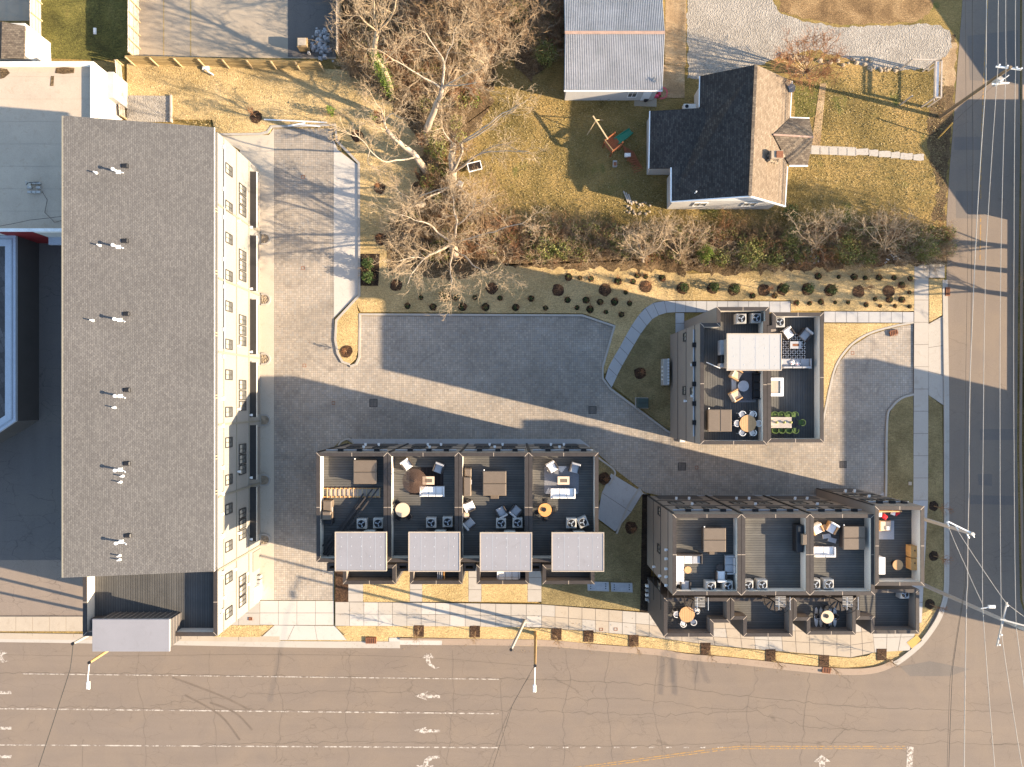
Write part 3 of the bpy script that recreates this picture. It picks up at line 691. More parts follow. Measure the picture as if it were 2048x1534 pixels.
g.build('gable_wall', X['taupe'], AB)
strip_mesh(MB(), [(-36.42, yR - .1), (-36.42, yN + .3)], -.04, .06, 12.94, 13.12).build('west_fascia', X['trimg'], AB)
for v in (419, 544, 668, 793, 915, 985+0):   # fins between units in the dark band
    y = (NV - v) * .0424
    for dy in (-.12, .12): MB().box(XF - .1, y + dy - .06, 10.3, XF + .02, y + dy + .06, 10.92).build('band_fin', X['trimg'], AB)
uy = [(NV - v) / 20 for v in (340, 465, 591, 717, 842, 966, 1091)]
uy[0] = yN
bel = MB()
for z, x in ((6.15, .05), (3.05, .05)):
    obox(bel, (XF, (yN + yS) / 2, z), (1, 0, 0), yN - yS, .14, 0, x)
bel.build('floor_trim', X['trimg'], AB)
obox(MB(), (XF, (yN + yS) / 2, 9.05), (1, 0, 0), yN - yS, .09, 0, .045).build('floor_trim', X['trimg'], AB)
for y in uy[1:]:
    obox(MB(), (XF, y, 5.15), (1, 0, 0), .16, 10.2, .0, .06).build('unit_trim', X['trimg'], AB)
gt = MB(); gt.tube([(XF + .12, yN - .6, 9.15), (XF + .12, uy[3] + .3, 9.15)], .055, 6); gt.build('gutter_pipe', X['gutter'], AB)
for k in range(34):
    pass
for vs_ in ((612.5, 688.5),):
    pass
ywin = [20.3, 17.0, 14.2, 10.9, 8.17, 4.8, 2.1, -1.2, -3.9, -7.2, -9.8, -13.1, -15.9, -19.0]
for y in ywin: window(AB, (XF, y, 7.95), (1, 0, 0), .92, 1.55)
for i, y in enumerate(ywin):
    b = MB(); yy = y + (1.55 if i % 2 == 0 else 1.2) * (1 if i < 12 else .5)
    obox(b, (XF, yy, 9.35), (1, 0, 0), .32, .3, 0, .16); b.build('wall_vent', X['gutter' if i < 7 else 'taupe2'], AB)
for y in (18.5, 12.4, 6.35, .3, -5.65, -11.7, -17.9):
    for k in (-1, 0, 1): window(AB, (XF, y + k * .98, 4.72), (1, 0, 0), .9, 1.75)
cyr = [(346, 457), (473, 583), (600, 709), (725, 834), (850, 958), (973, 1081)]
for a, b in cyr:
    ya, yb = (NV - a) * (-XF) / (NU - 503), (NV - b) * (-XF) / (NU - 503)
    c = MB(); c.box(XF, yb, 2.62, XF + .62, ya, 2.78); c.build('canopy', X['dtrim'], AB)
    c = MB(); c.box(XF + .62, yb, 2.6, XF + .66, ya, 2.80); c.build('canopy_edge', X['taupe2'], AB)
    g = MB(); obox(g, (XF, (ya + yb) / 2, 1.25), (1, 0, 0), ya - yb - .5, 2.4, 0, .05)
    for k in range(1, 4): g.mat(1); obox(g, (XF, (ya + yb) / 2, .1 + k * .6), (1, 0, 0), ya - yb - .5, .03, .05, .06)
    g.build('garage_door', [X['taupe'], X['dtrim']], AB)
for v in (455, 578, 704, 830, 955, 1078):
    wall_light(AB, fp(500, v), (1, 0, 0)); wall_light(AB, fp(476, v - 12), (1, 0, 0))
for u, v in ((494, 1147), (496, 1168), (470, 1139), (448, 1195), (443, 1155), (441, 1230), (443, 1075), (444, 1028)):
    b = MB(); obox(b, fp(u, v), (1, 0, 0), .22, .3, 0, .12); b.build('wall_vent', X['shgl'], AB)
c = MB(); obox(c, fp(513, 1120), (1, 0, 0), 1.9, 2.1, 0, .06); c.build('side_door', X['taupe'], AB)
c = MB(); obox(c, fp(515, 1186), (1, 0, 0), 1.5, 1.7, 0, .12); c.build('meter_panel', X['shgl'], AB)
for v, w in ((1153, .5), (1162, .5), (1170, .7)):
    c = MB(); obox(c, fp(516, v), (1, 0, 0), w * .6, .7, 0, .3); c.build('meter_box', X['ac'], AB)
# its roof terrace to the south
tp = [(-36.4, yS), (XF, yS), (XF, yR + .02), (-36.4, yR + .02)]
shaft(AB, tp, 0, 10.3, 9.2, 'decky', 'cream', .32, 'taupe2', ('terrace_wall', 'terrace_cap', 'terrace_deck'))
MB().box(-34.5, -20.9, 9.2, -28.5, -18.6, 11.62).build('stair_tower', X['dwall'], AB)
c = MB()
for k in range(12): c.box(-34.3 + k * .5, -18.6, 9.2, -34.25 + k * .5, -18.55, 11.6)
for k in range(1, 5): c.box(-28.5, -20.9, 9.2 + k * .5, -28.46, -18.6, 9.24 + k * .5)
c.build('tower_seam', X['taupe'], AB)
MB().bbox(-34.75, -21.1, 11.63, -28.3, -18.4, 11.82, .03).build('tower_roof', X['tpo'], AB)
MB().box(-35.9, -19.9, 9.2, -34.51, -18.9, 10.0).build('stair_box', X['dwall'], AB)
def roof_z(x): return 10.95 + (x + 24.93) * (13.1 - 10.95) / (-36.4 + 24.93)
def roofpt(u, v):
    z = 12.2
    for _ in range(4): p = P(u, v, z); z = roof_z(p.x)
    return Vector((p.x, p.y, z))
ON = ['first', 'second', 'third', 'fourth', 'fifth', 'sixth', 'seventh', 'eighth', 'ninth', 'tenth', 'eleventh', 'twelfth', 'thirteenth', 'fourteenth', 'fifteenth', 'sixteenth', 'seventeenth', 'eighteenth']
for iv, (u, v) in enumerate(((228, 344), (228, 494), (231, 640), (232, 792), (232, 939), (234, 1083))):
    p = roofpt(u + 8, v)
    t = T('roof_vent_stack', ON[iv] + ' white elbowed flue from the north on the grey shingle roof', 'roof vent', p, 0, 'white flues along the shingle roof')
    m = MB(); m.tube([p + Vector((0, 0, -.1)), p + Vector((0, 0, .75))], .09, 8); m.cyl(p.x, p.y, p.z + .72, p.z + .82, .14, 12); m.build('flue', X['white'], t)
    MB().box(p.x - .15, p.y - .15, p.z - .12, p.x + .2, p.y + .15, p.z + .06).build('flashing', X['shgl'], t)
    m = MB(); m.tube([p + Vector((.15, 0, .2)), p + Vector((.5, -.12, .2)), p + Vector((.62, -.17, .35))], .045, 8); m.build('elbow_pipe', X['white'], t)
    q = roofpt(u + 22, v - 12)
    b = MB(); b.bbox(q.x - .28, q.y - .18, q.z - .12, q.x + .28, q.y + .18, q.z + .14, .08)
    o = b  .build('box_vent', X['black'], None, tuple(q)); tag(o, ON[iv] + ' black box vent from the north on the grey shingle roof', 'roof vent', 'black box vents along the shingle roof')
for iv, (u, v) in enumerate(((193, 346), (200, 491), (186, 641), (230, 815), (246, 952), (242, 964), (240, 1111), (240, 1119))):
    q = roofpt(u, v); b = MB(); b.cyl(q.x, q.y, q.z - .15, q.z + .42, .055, 8); b.cyl(q.x, q.y, q.z - .15, q.z + .06, .12, 8)
    o = b.build('plumbing_vent', X['white'], None, tuple(q)); tag(o, ON[iv] + ' short white pipe from the north on the grey shingle roof', 'vent pipe', 'short pipes on the shingle roof')

# half-round gravel planters at the garages
for i, v in enumerate((478, 599, 718, 840, 960, 1079)):
    c = P(533, v); t = T('curbed_planter', 'half-round kerbed planter of gravel between two garages, number counts', 'planter', c)
    t['label'] = 'half-round kerbed gravel planter at the garages, ' + ['northernmost of the six', 'second from the north', 'third from the north in sun', 'third from the south in shade', 'second from the south', 'southernmost by the meter boxes'][i]
    t['group'] = 'planters between the garages'
    m = MB(); m.hoop(c.x - .15, c.y, 0, .17, .44, .6, 16, -90, 90); m.box(c.x - .5, c.y - .6, 0, c.x - .15, c.y - .44, .17); m.box(c.x - .5, c.y + .44, 0, c.x - .15, c.y + .6, .17); m.build('rim', X['kerb'], t)
    m = MB()
    for k in range(60):
        a, b = random.uniform(-.45, .38), random.uniform(-.4, .4)
        if a > -.1 and (a + .15) ** 2 + b * b > .16: continue
        s = random.uniform(.04, .08); m.cyl(c.x + a, c.y + b, .04, .08 + s, s, 5, s * .5)
    m.prism([(c.x - .5, c.y - .43), (c.x + .1, c.y - .38), (c.x + .27, c.y), (c.x + .1, c.y + .38), (c.x - .5, c.y + .43)], 0, .07)
    m.build('stones', X['rock'], t)['kind'] = 'stuff'
for v in (455, 578, 704, 830, 955, 1078):
    pass

# ------------------------------------------------------------------ townhouses
def house(label, main, decks='deckx', zt=11.2, zf=10.1, wall='taupe', t=.3, group=None):
    p = L(main, zt); c = (sum(a for a, b in p) / len(p), sum(b for a, b in p) / len(p), 0)
    o = T('townhouse', label, 'townhouse', c, 0, group); shaft(o, p, 0, zt, zf, decks, wall, t); return o
def lower(o, poly, zt=7.6, zf=6.5, deck='deckx', wall='dwall', t=.3):
    shaft(o, L(poly, zt), 0, zt, zf, deck, wall, t, 'taupe', ('bay_wall', 'bay_cap', 'balcony_deck'))
def tower(o, a, b, c, d, z=13.0, zf=10.1, y_in=.35, wall='dwall', rm='tpo'):
    k = L([(a, b), (c, b), (c, d), (a, d)], z); (x0, y1), (x1, y0) = k[0], k[2]
    MB().box(x0 + .35, y0 + .3, zf, x1 - .3, y1 - y_in, z - .18).build('stair_tower', X[wall], o)
    MB().bbox(x0, y0, z - .18, x1, y1, z, .03).build('tower_roof', X[rm], o)
    MB().ring([(x0 - .012, y0 - .012), (x1 + .012, y0 - .012), (x1 + .012, y1 + .012), (x0 - .012, y1 + .012)], .07, z - .19, z + .03).build('roof_edge', X['seam'], o)
    m = MB()
    for f in (.24, .52, .78): m.box(x0 + (x1 - x0) * f, y0 + .1, z, x0 + (x1 - x0) * f + .03, y1 - .1, z + .006)
    m.build('membrane_seam', X['lid'], o)
    m = MB()
    for i in range(5):
        for j in range(4):
            xx, yy = x0 + (x1 - x0) * (.12 + .19 * i) + random.uniform(-.05, .05), y0 + (y1 - y0) * (.14 + .24 * j) + random.uniform(-.06, .06); m.cyl(xx, yy, z, z + .012, .05, 7, .03)
    m.build('fastener', X['lid'], o)['kind'] = 'stuff'
    m = MB(); obox(m, ((x0 + x1) / 2 + .3, y1 - y_in, zf + 1.05), (0, 1, 0), .95, 2.1, 0, .05); m.build('roof_door', X['taupe2'], o)

A = []
for i, (a, b, lab) in enumerate(((633, 775, 'flat-roofed townhouse with a timber ladder frame lying across its deck'), (775.5, 917, 'flat-roofed townhouse with the round brown parasol on its deck'),
                                 (917.5, 1057, 'flat-roofed townhouse with four armchairs and a hot tub on its deck'), (1057.5, 1197, 'flat-roofed townhouse with the grey zigzag rug on its deck'))):
    o = house(lab, [(a, 905), (b, 905), (b, 1124), (a, 1124)], group='row of four townhouses south of the court'); A.append(o)
for o, (x0, x1) in zip(A, ((686, 792), (820, 925), (953, 1058), (1085, 1189))): lower(o, [(x0, 1129), (x1, 1129), (x1, 1168), (x0, 1168)])
for o, (x0, x1) in zip(A, ((654, 684), (794, 818), (927, 951), (1060, 1083))): lower(o, [(x0, 1126), (x1, 1126), (x1, 1142), (x0, 1142)], 7.0, 6.4, 'deckx', 'dwall', .2)
for o, q in zip(A, ((670, 1064, 773, 1142), (817, 1064, 920, 1143), (960, 1065, 1064, 1143), (1103.5, 1065, 1208, 1143))): tower(o, *q)
Bo = []
for a, top, lab in (([(1345, 1028), (1482, 1028), (1482, 1190), (1345, 1190)], 11.2, 'flat-roofed townhouse with the white corner sofa on its deck'),
                    ([(1482.5, 1028), (1619, 1028), (1619, 1190), (1482.5, 1190)], 11.2, 'flat-roofed townhouse whose deck is bare but for a black grill'),
                    ([(1619.5, 1028), (1749, 1028), (1749, 1190), (1619.5, 1190)], 11.2, 'flat-roofed townhouse with a hot tub and scattered white cushions'),
                    ([(1749.5, 1012), (1848, 1012), (1848, 1171), (1749.5, 1171)], 11.4, 'corner townhouse with red cushions on its deck by the side road')):
    Bo.append(house(lab, a, zt=top, group='row of four townhouses at the street corner'))
lower(Bo[0], [(1327.5, 1195), (1460, 1195), (1460, 1245), (1427, 1245), (1427, 1273), (1327.5, 1273)])
lower(Bo[1], [(1461, 1195), (1585, 1195), (1585, 1273), (1486, 1273), (1486, 1239), (1461, 1239)])
lower(Bo[2], [(1586, 1195), (1711, 1195), (1711, 1269), (1613, 1269), (1613, 1241), (1586, 1241)])
lower(Bo[3], [(1712, 1178), (1838, 1178), (1838, 1267), (1741, 1267), (1741, 1239), (1712, 1239)])
Co = []
Co.append(house('flat-roofed townhouse with a round wooden table and black sofa on its deck', [(1400, 646), (1433, 646), (1433, 614), (1538, 614), (1538, 650), (1533.5, 650), (1533.5, 889), (1400, 889)], 'decky', group='pair of townhouses north of the court'))
Co.append(house('flat-roofed townhouse with green dining chairs and a patterned rug', [(1534, 651), (1544, 651), (1544, 625), (1647, 625), (1647, 885), (1534, 885)], 'decky', group='pair of townhouses north of the court'))
tower(Co[0], 1454, 667, 1563, 741, wall='taupe', rm='tpo2')
# facade details: north walls of the rows, west walls
def north_wall(o, y, x0, x1, par_first):
    m = MB()
    for z in (3.3, 6.5): obox(m, ((x0 + x1) / 2, y, z), (0, 1, 0), x1 - x0, .12, 0, .04)
    obox(m, (x0, y, 5.5), (0, 1, 0), .16, 11.1, 0, .1); m.build('wall_trim', X['dtrim'], o)
    m = MB(); m.tube([(x0 + .3, y + .1, 9.6), (x1 - .2, y + .1, 9.6)], .06, 6); m.build('gutter', X['gutter'], o)
    w = x1 - x0
    for f in (.28, .56, .82):
        b = MB(); obox(b, (x0 + w * f, y, 9.85), (0, 1, 0), .45, .3, 0, .25); b.build('scupper', X['black'], o)
    for f in (.3, .72): window(o, (x0 + w * f, y, 8.1), (0, 1, 0), 1.3, 1.5); window(o, (x0 + w * f, y, 4.9), (0, 1, 0), 1.3, 1.5)
    for f in (.4, .62): wall_light(o, (x0 + w * f, y, 2.6), (0, 1, 0))
    wall_light(o, (x0 + w * .5, y, 6.3), (0, 1, 0))
    b = MB(); obox(b, (x0 + w * .5, y, 1.25), (0, 1, 0), w * .75, 2.4, 0, .05); b.build('garage_door', X['dwall'], o)
for i, o in enumerate(A):
    p = L([((633, 775.5, 917.5, 1057.5)[i], 905), ((775, 917, 1057, 1197)[i], 905)], 11.2); north_wall(o, p[0][1] - .012, p[0][0] + .1, p[1][0] - .1, i == 0)
def south_wall(o, x0, x1, y, zs, door):
    for z in zs:
        for f in ((.3, .7) if x1 - x0 > 4 else (.5,)): window(o, (x0 + (x1 - x0) * f, y, z), (0, -1, 0), 1.2, 1.6)
    if door: b = MB(); obox(b, ((x0 + x1) / 2, y, 1.12), (0, -1, 0), 1.0, 2.2, 0, .05); b.build('front_door', X['teak'], o)
for o, (a_, b_) in zip(A, ((686, 792), (820, 925), (953, 1058), (1085, 1189))): south_wall(o, XY(a_, 0, 7.6)[0], XY(b_, 0, 7.6)[0], XY(0, 1168, 7.6)[1] + .012, (4.9,), True)
for o, (a_, b_, v_) in zip(Bo, ((1327.5, 1427, 1273), (1486, 1585, 1273), (1613, 1711, 1269), (1741, 1838, 1267))): south_wall(o, XY(a_, 0, 7.6)[0], XY(b_, 0, 7.6)[0], XY(0, v_, 7.6)[1] + .012, (4.9,), True)
for y_ in (-33.6, -30.2, -27): 
    for z_ in (2, 5, 7.8): window(AB, (y_, yS, z_), (0, -1, 0), 1.2, 1.6)
for i, o in enumerate(Bo):
    z = 11.2 if i < 3 else 11.4
    p = L([((1345, 1482.5, 1619.5, 1749.5)[i], 1028 if i < 3 else 1012), ((1482, 1619, 1749, 1848)[i], 1028)], z); north_wall(o, p[0][1] - .012, p[0][0] + .1, p[1][0] - .1, i == 0)
def west_wall(o, x, y0, y1, wins, lights, zt=11.2):
    m = MB()
    for z in (3.3, 6.5, 9.5): obox(m, (x, (y0 + y1) / 2, z), (-1, 0, 0), y1 - y0, .07, 0, .03)
    m.build('wall_trim', X['dtrim'], o)
    for y, z in wins: window(o, (x, y, z), (-1, 0, 0), .8, 1.1)
    for y, z in lights: wall_light(o, (x, y, z), (-1, 0, 0))
x = XY(1345, 0, 11.2)[0] + .012
def wp(x, u, v): k = x / (u - NU); return ((NV - v) * k, H - F * k)
west_wall(Bo[0], x, -19.2, XY(0, 1028, 11.2)[1], [wp(x, 1319, 1022), wp(x, 1318, 1097), wp(x, 1318, 1172)], [wp(x, 1335, v) for v in (1099, 1117, 1137, 1153, 1170)] + [wp(x, 1310, 1133), wp(x, 1322, 1151)])
x = XY(1400, 0, 11.2)[0] + .012
yc0, yc1 = XY(0, 889, 11.2)[1], XY(0, 646, 11.2)[1]
west_wall(Co[0], x, yc0, yc1, [wp(x, 1370, 674), wp(x, 1369, 781), wp(x, 1384.5, 784)], [wp(x, 1373, 802), wp(x, 1387, 730), wp(x, 1387, 792)])
m = MB(); m.tube([(x - .12, yc1 - .4, 9.6), (x - .12, yc0 + .6, 9.6)], .07, 6); m.build('gutter', X['gutter'], Co[0])
for v in (690, 728, 768, 807, 845):
    b = MB(); yy, zz = wp(x, 1391, v); obox(b, (x, yy, 9.8), (-1, 0, 0), .4, .32, 0, .3); b.build('scupper', X['black'], Co[0])
m = MB(); p = L([(1437, 650)], 10.1)[0]
# little half-walls that jut into the C decks
q = L([(1536, 655), (1552, 662)], 11.1); MB().box(q[0][0] - .1, q[1][1], 10.1, q[1][0], q[0][1], 11.12).build('deck_pier', X['taupe'], Co[1])
q = L([(1400, 725), (1437, 737)], 10.4); MB().bar((q[0][0] + .4, q[0][1], 10.9), (q[1][0], q[1][1], 10.9), .06, .06).build('handrail', X['shgl'], Co[0])
# brown plaque ovals on the bay caps
# ------------------------------------------------------------------ neighbours
# white house north-east
HZ, HR = 3.3, 6.2
WH = T('white_house', 'white bungalow with black shingled west roof and tan east slope behind the lawn', 'house', P(1450, 270))
def poly3(mb, pts): return mb.add([P(*p) for p in pts], [tuple(range(len(pts)))])
def thick(mb, pts, th=.14):
    q = [P(*p) for p in pts]; n = len(q); lo = [v - Vector((0, 0, th)) for v in q]
    return mb.add(q + lo, [tuple(range(n)), tuple(range(2 * n - 1, n - 1, -1))] + [(k, n + k, n + (k + 1) % n, (k + 1) % n) for k in range(n)])
m = MB(); thick(m, [(1400, 151, HZ), (1342, 152 + 0, HZ)] if 0 else [(1512, 129, HR), (1400, 152, HZ), (1398, 250, HZ), (1342, 335, HZ), (1342, 403, HZ), (1500, 392, HR)][:6])
m.build('roof_west', X['shingle2'], WH)
m = MB(); thick(m, [(1400.5, 216, HZ + .25), (1300, 222, 2.5), (1298, 337, 2.5), (1342.5, 335.3, HZ - .1), (1420, 335, HZ + .42), (1420, 216, HZ + .42)]); m.build('roof_extension', X['shingle2'], WH)
m = MB(); thick(m, [(1512, 129, HR), (1500, 392, HR), (1570, 412, HZ), (1575, 329, HZ), (1584, 162, HZ)]); m.build('roof_east', X['shingle2b'], WH)
m = MB(); thick(m, [(1547, 269, 4.75), (1627, 274, 4.45), (1619, 237, 3.35), (1580, 235.5, 3.35)]); m.build('porch_roof', X['shingle2c'], WH)
m = MB(); thick(m, [(1547, 269.5, 4.75), (1579, 330.5, 3.35), (1615.5, 330.5, 3.35), (1627, 274.5, 4.45)]); m.build('porch_roof', X['shingle2c'], WH)
gx0, gx1 = P(1346, 400, HZ).x + .15, P(1566, 400, HZ).x - .15; gy0, gy1 = P(1400, 400, HZ).y, P(1400, 155, HZ).y
nx_, ny_ = P(1403, 0, HZ).x + .15, P(0, 250, HZ).y
MB().prism([(gx0, gy0), (gx1, gy0), (gx1, gy1 - .3), (nx_, gy1 - .3), (nx_, ny_), (gx0, P(0, 336, HZ).y)], 0, 3.05).build('wall', X['wwall'], WH)
rx = P(1500, 392, HR).x
MB().add([(gx0, gy0 + .004, 3.0), (gx1, gy0 + .004, 3.0), (rx, gy0 + .004, 5.95), (gx0, gy0 + .2, 3.0), (gx1, gy0 + .2, 3.0), (rx, gy0 + .2, 5.95)], [(0, 1, 2), (5, 4, 3), (0, 2, 5, 3), (1, 4, 5, 2)]).build('gable', X['white'], WH)
q = L([(1303, 224), (1402, 334)], 2.4); MB().box(q[0][0], q[1][1], 0, q[1][0], q[0][1], 2.2).build('rear_wall', X['wwall'], WH)
for xx in (gx0 + 2.8, gx1 - 2.6): window(WH, (xx, gy0, 1.9), (0, -1, 0), 1.3, 1.2, 'white')
m = MB()
for a, b in (((1342, 403, HZ), (1342, 335, HZ)), ((1298, 337, 2.5), (1300, 222, 2.5)), ((1584, 162, HZ), (1575, 326, HZ)), ((1575, 333, HZ), (1570, 412, HZ)), ((1400, 152, HZ), (1399, 214, HZ)), ((1580, 235, 3.35), (1619, 236.5, 3.35)), ((1579, 331.5, 3.35), (1616, 331.5, 3.35))):
    m.bar(P(*a) - Vector((0, 0, .05)), P(*b) - Vector((0, 0, .05)), .13, .12)
m.build('gutter', X['white'], WH)
m = MB(); m.bar(P(1512, 129, HR + .03), P(1500, 392, HR + .03), .28, .06); m.build('ridge_cap', X['shingle2c'], WH)
m = MB(); m.bar(P(1547, 269.2, 4.79), P(1627, 274.2, 4.49), .16, .05); m.build('ridge_cap', X['rust2'], WH)
m = MB(); m.bar(P(1342, 404, HZ - .05), P(1500, 393, HR - .08), .1, .2); m.bar(P(1570, 413, HZ - .05), P(1500, 393, HR - .08), .1, .2); m.build('rake_board', X['white'], WH)
c = P(1546, 317, 4.6); m = MB()
m.box(c.x - .55, c.y - .38, 3.6, c.x + .55, c.y + .38, 5.7); 
for k in range(40):
    a = random.choice((0, 1, 2, 3)); t_ = random.uniform(-1, 1); z = random.uniform(4, 5.6); s = random.uniform(.09, .16)
    x_, y_ = [(t_ * .5, -.4), (-.57, t_ * .35), (t_ * .5, .4), (.57, t_ * .35)][a]
    m.bbox(c.x + x_ - s, c.y + y_ - s * .6, z - s, c.x + x_ + s, c.y + y_ + s * .6, z + s * .6, .04)
ch = m.build('chimney', X['rock'], WH)
MB().box(c.x - .1, c.y - .3, 5.7, c.x + .5, c.y + .3, 5.78).build('chimney_cap', X['rust'], WH)
c = P(1557, 172, 3.6)
for u, v in ((1439, 267), (1436, 272), (1472, 336), (1392, 384)):
    z = 4.2; q = P(u, v, z + .3); MB().cyl(q.x, q.y, z - .6, z + .5, .06, 8).build('vent_pipe', X['white'], WH)
D = T('satellite_dish', 'grey satellite dish on the east eave of the white house', 'satellite dish', P(1582, 176, 3.4))
def dish(par, c, r, tilt, az):
    m = MB(); n = 14; vs = []; ax = Vector((math.cos(az) * math.cos(tilt), math.sin(az) * math.cos(tilt), math.sin(tilt))); a = ax.cross(Vector((0, 0, 1))).normalized(); b = ax.cross(a)
    for j, (rr, dd) in enumerate(((.01, -.12), (.5, -.09), (1, 0))):
        for k in range(n): t = 2 * math.pi * k / n; vs.append(c + (a * math.cos(t) + b * math.sin(t)) * r * rr + ax * dd * r * 1.5)
    m.add(vs, [(j * n + k, j * n + (k + 1) % n, (j + 1) * n + (k + 1) % n, (j + 1) * n + k) for j in (0, 1) for k in range(n)])
    m.build('dish', X['ac'], par)
    m = MB(); m.tube([c - Vector((0, 0, r * 1.2)), c - ax * r * .2], .03, 6); m.tube([c - b * r * .9, c + ax * r * .9], .015, 5); m.build('mount', X['galv'], par)
dish(D, P(1583, 176, 3.8), .42, .5, -2.6)
# barn
BZ = 3.1; BN = T('tin_roofed_garage', 'garage with ribbed weathered tin roof and a rusty ridge north of the yard', 'garage', P(1230, 90))
by0, by1, byr = P(0, 181, BZ).y, P(0, -60, BZ).y, P(0, 66, 4.1).y
bx0, bx1 = P(1128, 0, BZ).x, P(1325, 0, BZ).x
MB().box(bx0 + .3, by0 + .35, 0, bx1 - .3, by1, BZ - .1).build('wall', X['wwall'], BN)
def tin(y0, z0, y1, z1):
    n = 56; vs = []; w = (bx1 - bx0) / n; off = lambda k: (0, .055, .055, 0)[k % 4]
    for k in range(n * 4 + 1):
        x_ = bx0 + (k // 4) * w + (0, .32, .5, .82)[k % 4] * w
        for yy, zz in ((y0, z0), (y1, z1)): vs.append((x_, yy, zz + (0, .0, .12, .12)[k % 4]))
    return MB().add(vs, [(2 * k, 2 * k + 2, 2 * k + 3, 2 * k + 1) for k in range(n * 4)])
tin(by0, BZ, byr, 4.1).build('tin_roof', X['barn'], BN); tin(byr, 4.1, by1, 2.4).build('tin_roof', X['barn'], BN)
MB().bar((bx0, byr, 4.19), (bx1, byr, 4.19), .28, .06).build('ridge_cap', X['rust2'], BN)
MB().bar((bx0, by0 - .03, BZ - .03), (bx1, by0 - .03, BZ - .03), .1, .12).build('gutter', X['white'], BN)
window(BN, (P(1265, 190, 1.5).x, by0 + .35, 1.5), (0, -1, 0), .9, 1.3, 'white')
MB().box(P(1280, 0).x, by0 + .3, .1, P(1290, 0).x + .3, by0 + .35 - .001, 2.2).build('door', X['white'], BN)
D = T('tv_antenna', 'small dark dish on a mast above the south-east corner of the tin roof', 'satellite dish', P(1307, 160, 3.1)); dish(D, P(1308, 160, 3.5), .25, .6, -2.4)
# block building with a white coated roof, north-west
WB = T('flat_roofed_shop', 'flat-roofed white block building with stained roof and a red south wall', 'building', P(60, 300))
wz = 4.9
p = [XY(-400, 123, wz), XY(187, 123, wz), XY(187, 240, wz), XY(187, 462, wz), XY(-400, 462, wz)]
x1 = XY(187, 0, wz)[0]; y1 = XY(0, 123, wz)[1]; y0 = XY(0, 463, wz)[1]; x0 = XY(-400, 0, wz)[0]
MB().box(x0, y0, 0, x1, y1, wz - .5).build('wall', X['wwall'], WB)
MB().box(x0 + .3, y0 + .25, wz - .499, x1 - .5, y1 - .25, wz - .42).build('roof', X['wroof'], WB)
MB().ring([(x0, y0), (x1, y0), (x1, y1), (x0, y1)], .3, wz - .5, wz).build('parapet', X['shgl'], WB)
MB().box(XY(20, 0, 3)[0], y0 - .03, 0, XY(90, 0, 3)[0], y0 - .002, wz - .12).build('red_wall', X['red'], WB)
MB().box(XY(97, 0, 2.5)[0], y0 - .7, 2.2, x1, y0 - .002, 2.5).build('awning', X['bluemetal'], WB)
MB().box(x1 + .01, y1 - 2.4, 0, x1 + .6, y1 + .1, 2.6).build('side_cabinet', X['galv'], WB)
m = MB()
for k in range(7): yy = y0 + 2 + k * 2.1; m.box(x0 + .3, yy, wz - .419, x1 - .6, yy + .03, wz - .41)
m.build('roof_seam', X['conc3'], WB)
for q in ([(0, 136), (14, 138), (20, 146), (8, 156), (0, 158)], [(112, 136), (128, 134), (149, 136), (148, 146), (126, 148), (110, 146)], [(102, 152), (108, 152), (107, 172), (100, 172)], [(183, 166), (187, 166), (187, 232), (181, 230), (183, 200)]):
    MB().sheet(L(q, wz - .4), wz - .40).build('roof_stain', X['wild'], WB)
D = T('satellite_dish', 'satellite dish weighed down by cinder blocks on the white flat roof', 'satellite dish', P(70, 372, 4.5))
dish(D, P(56, 368, 5.1), .38, .6, -2.2)
c = P(70, 372, 4.5)
for i in range(3):
    for j in (0, 1, 2):
        if (i, j) != (1, 1): 
            b = MB(); b.box(c.x - .6 + i * .42, c.y - .7 + j * .42, c.z, c.x - .24 + i * .42, c.y - .5 + j * .42, c.z + .2); b.build('cinder_block', X['galv'], D)
MB().tube([c + Vector((-.6, 0, .3)), c + Vector((-.2, .1, .7)), c + Vector((.5, .3, .25))], .03, 5).build('frame', X['black'], D)
m = MB(); pp = [P(84, 382, 4.5), P(95, 400, 4.5), P(90, 425, 4.5), P(110, 445, 4.5), P(128, 440, 4.5)]; m.tube([q + Vector((0, 0, .04)) for q in pp], .02, 4)
tag(m.build('roof_cable', X['black']), 'thin black cable trailing over the white flat roof', 'cable')
# far-left metal trimmed building
GB = T('grey_trimmed_building', 'building with slate-coloured panels and pale metal gutter at the left edge', 'building', P(-60, 640))
gz = 3.4
q = L([(-300, 471), (31, 471), (31, 842), (-5, 866), (-300, 1030)], gz)
MB().prism(q, 0, gz - .3).build('wall', X['dwall'], GB)
MB().ring(q, 1.0, gz - .3, gz).build('metal_edge', X['bluemetal'], GB)
MB().ring(offset(ccw(q), .28), .12, gz, gz + .06).build('gutter_rib', X['gutter'], GB)
MB().prism(offset(ccw(q), .99), gz - .299, gz - .12).build('roof', X['slate'], GB)
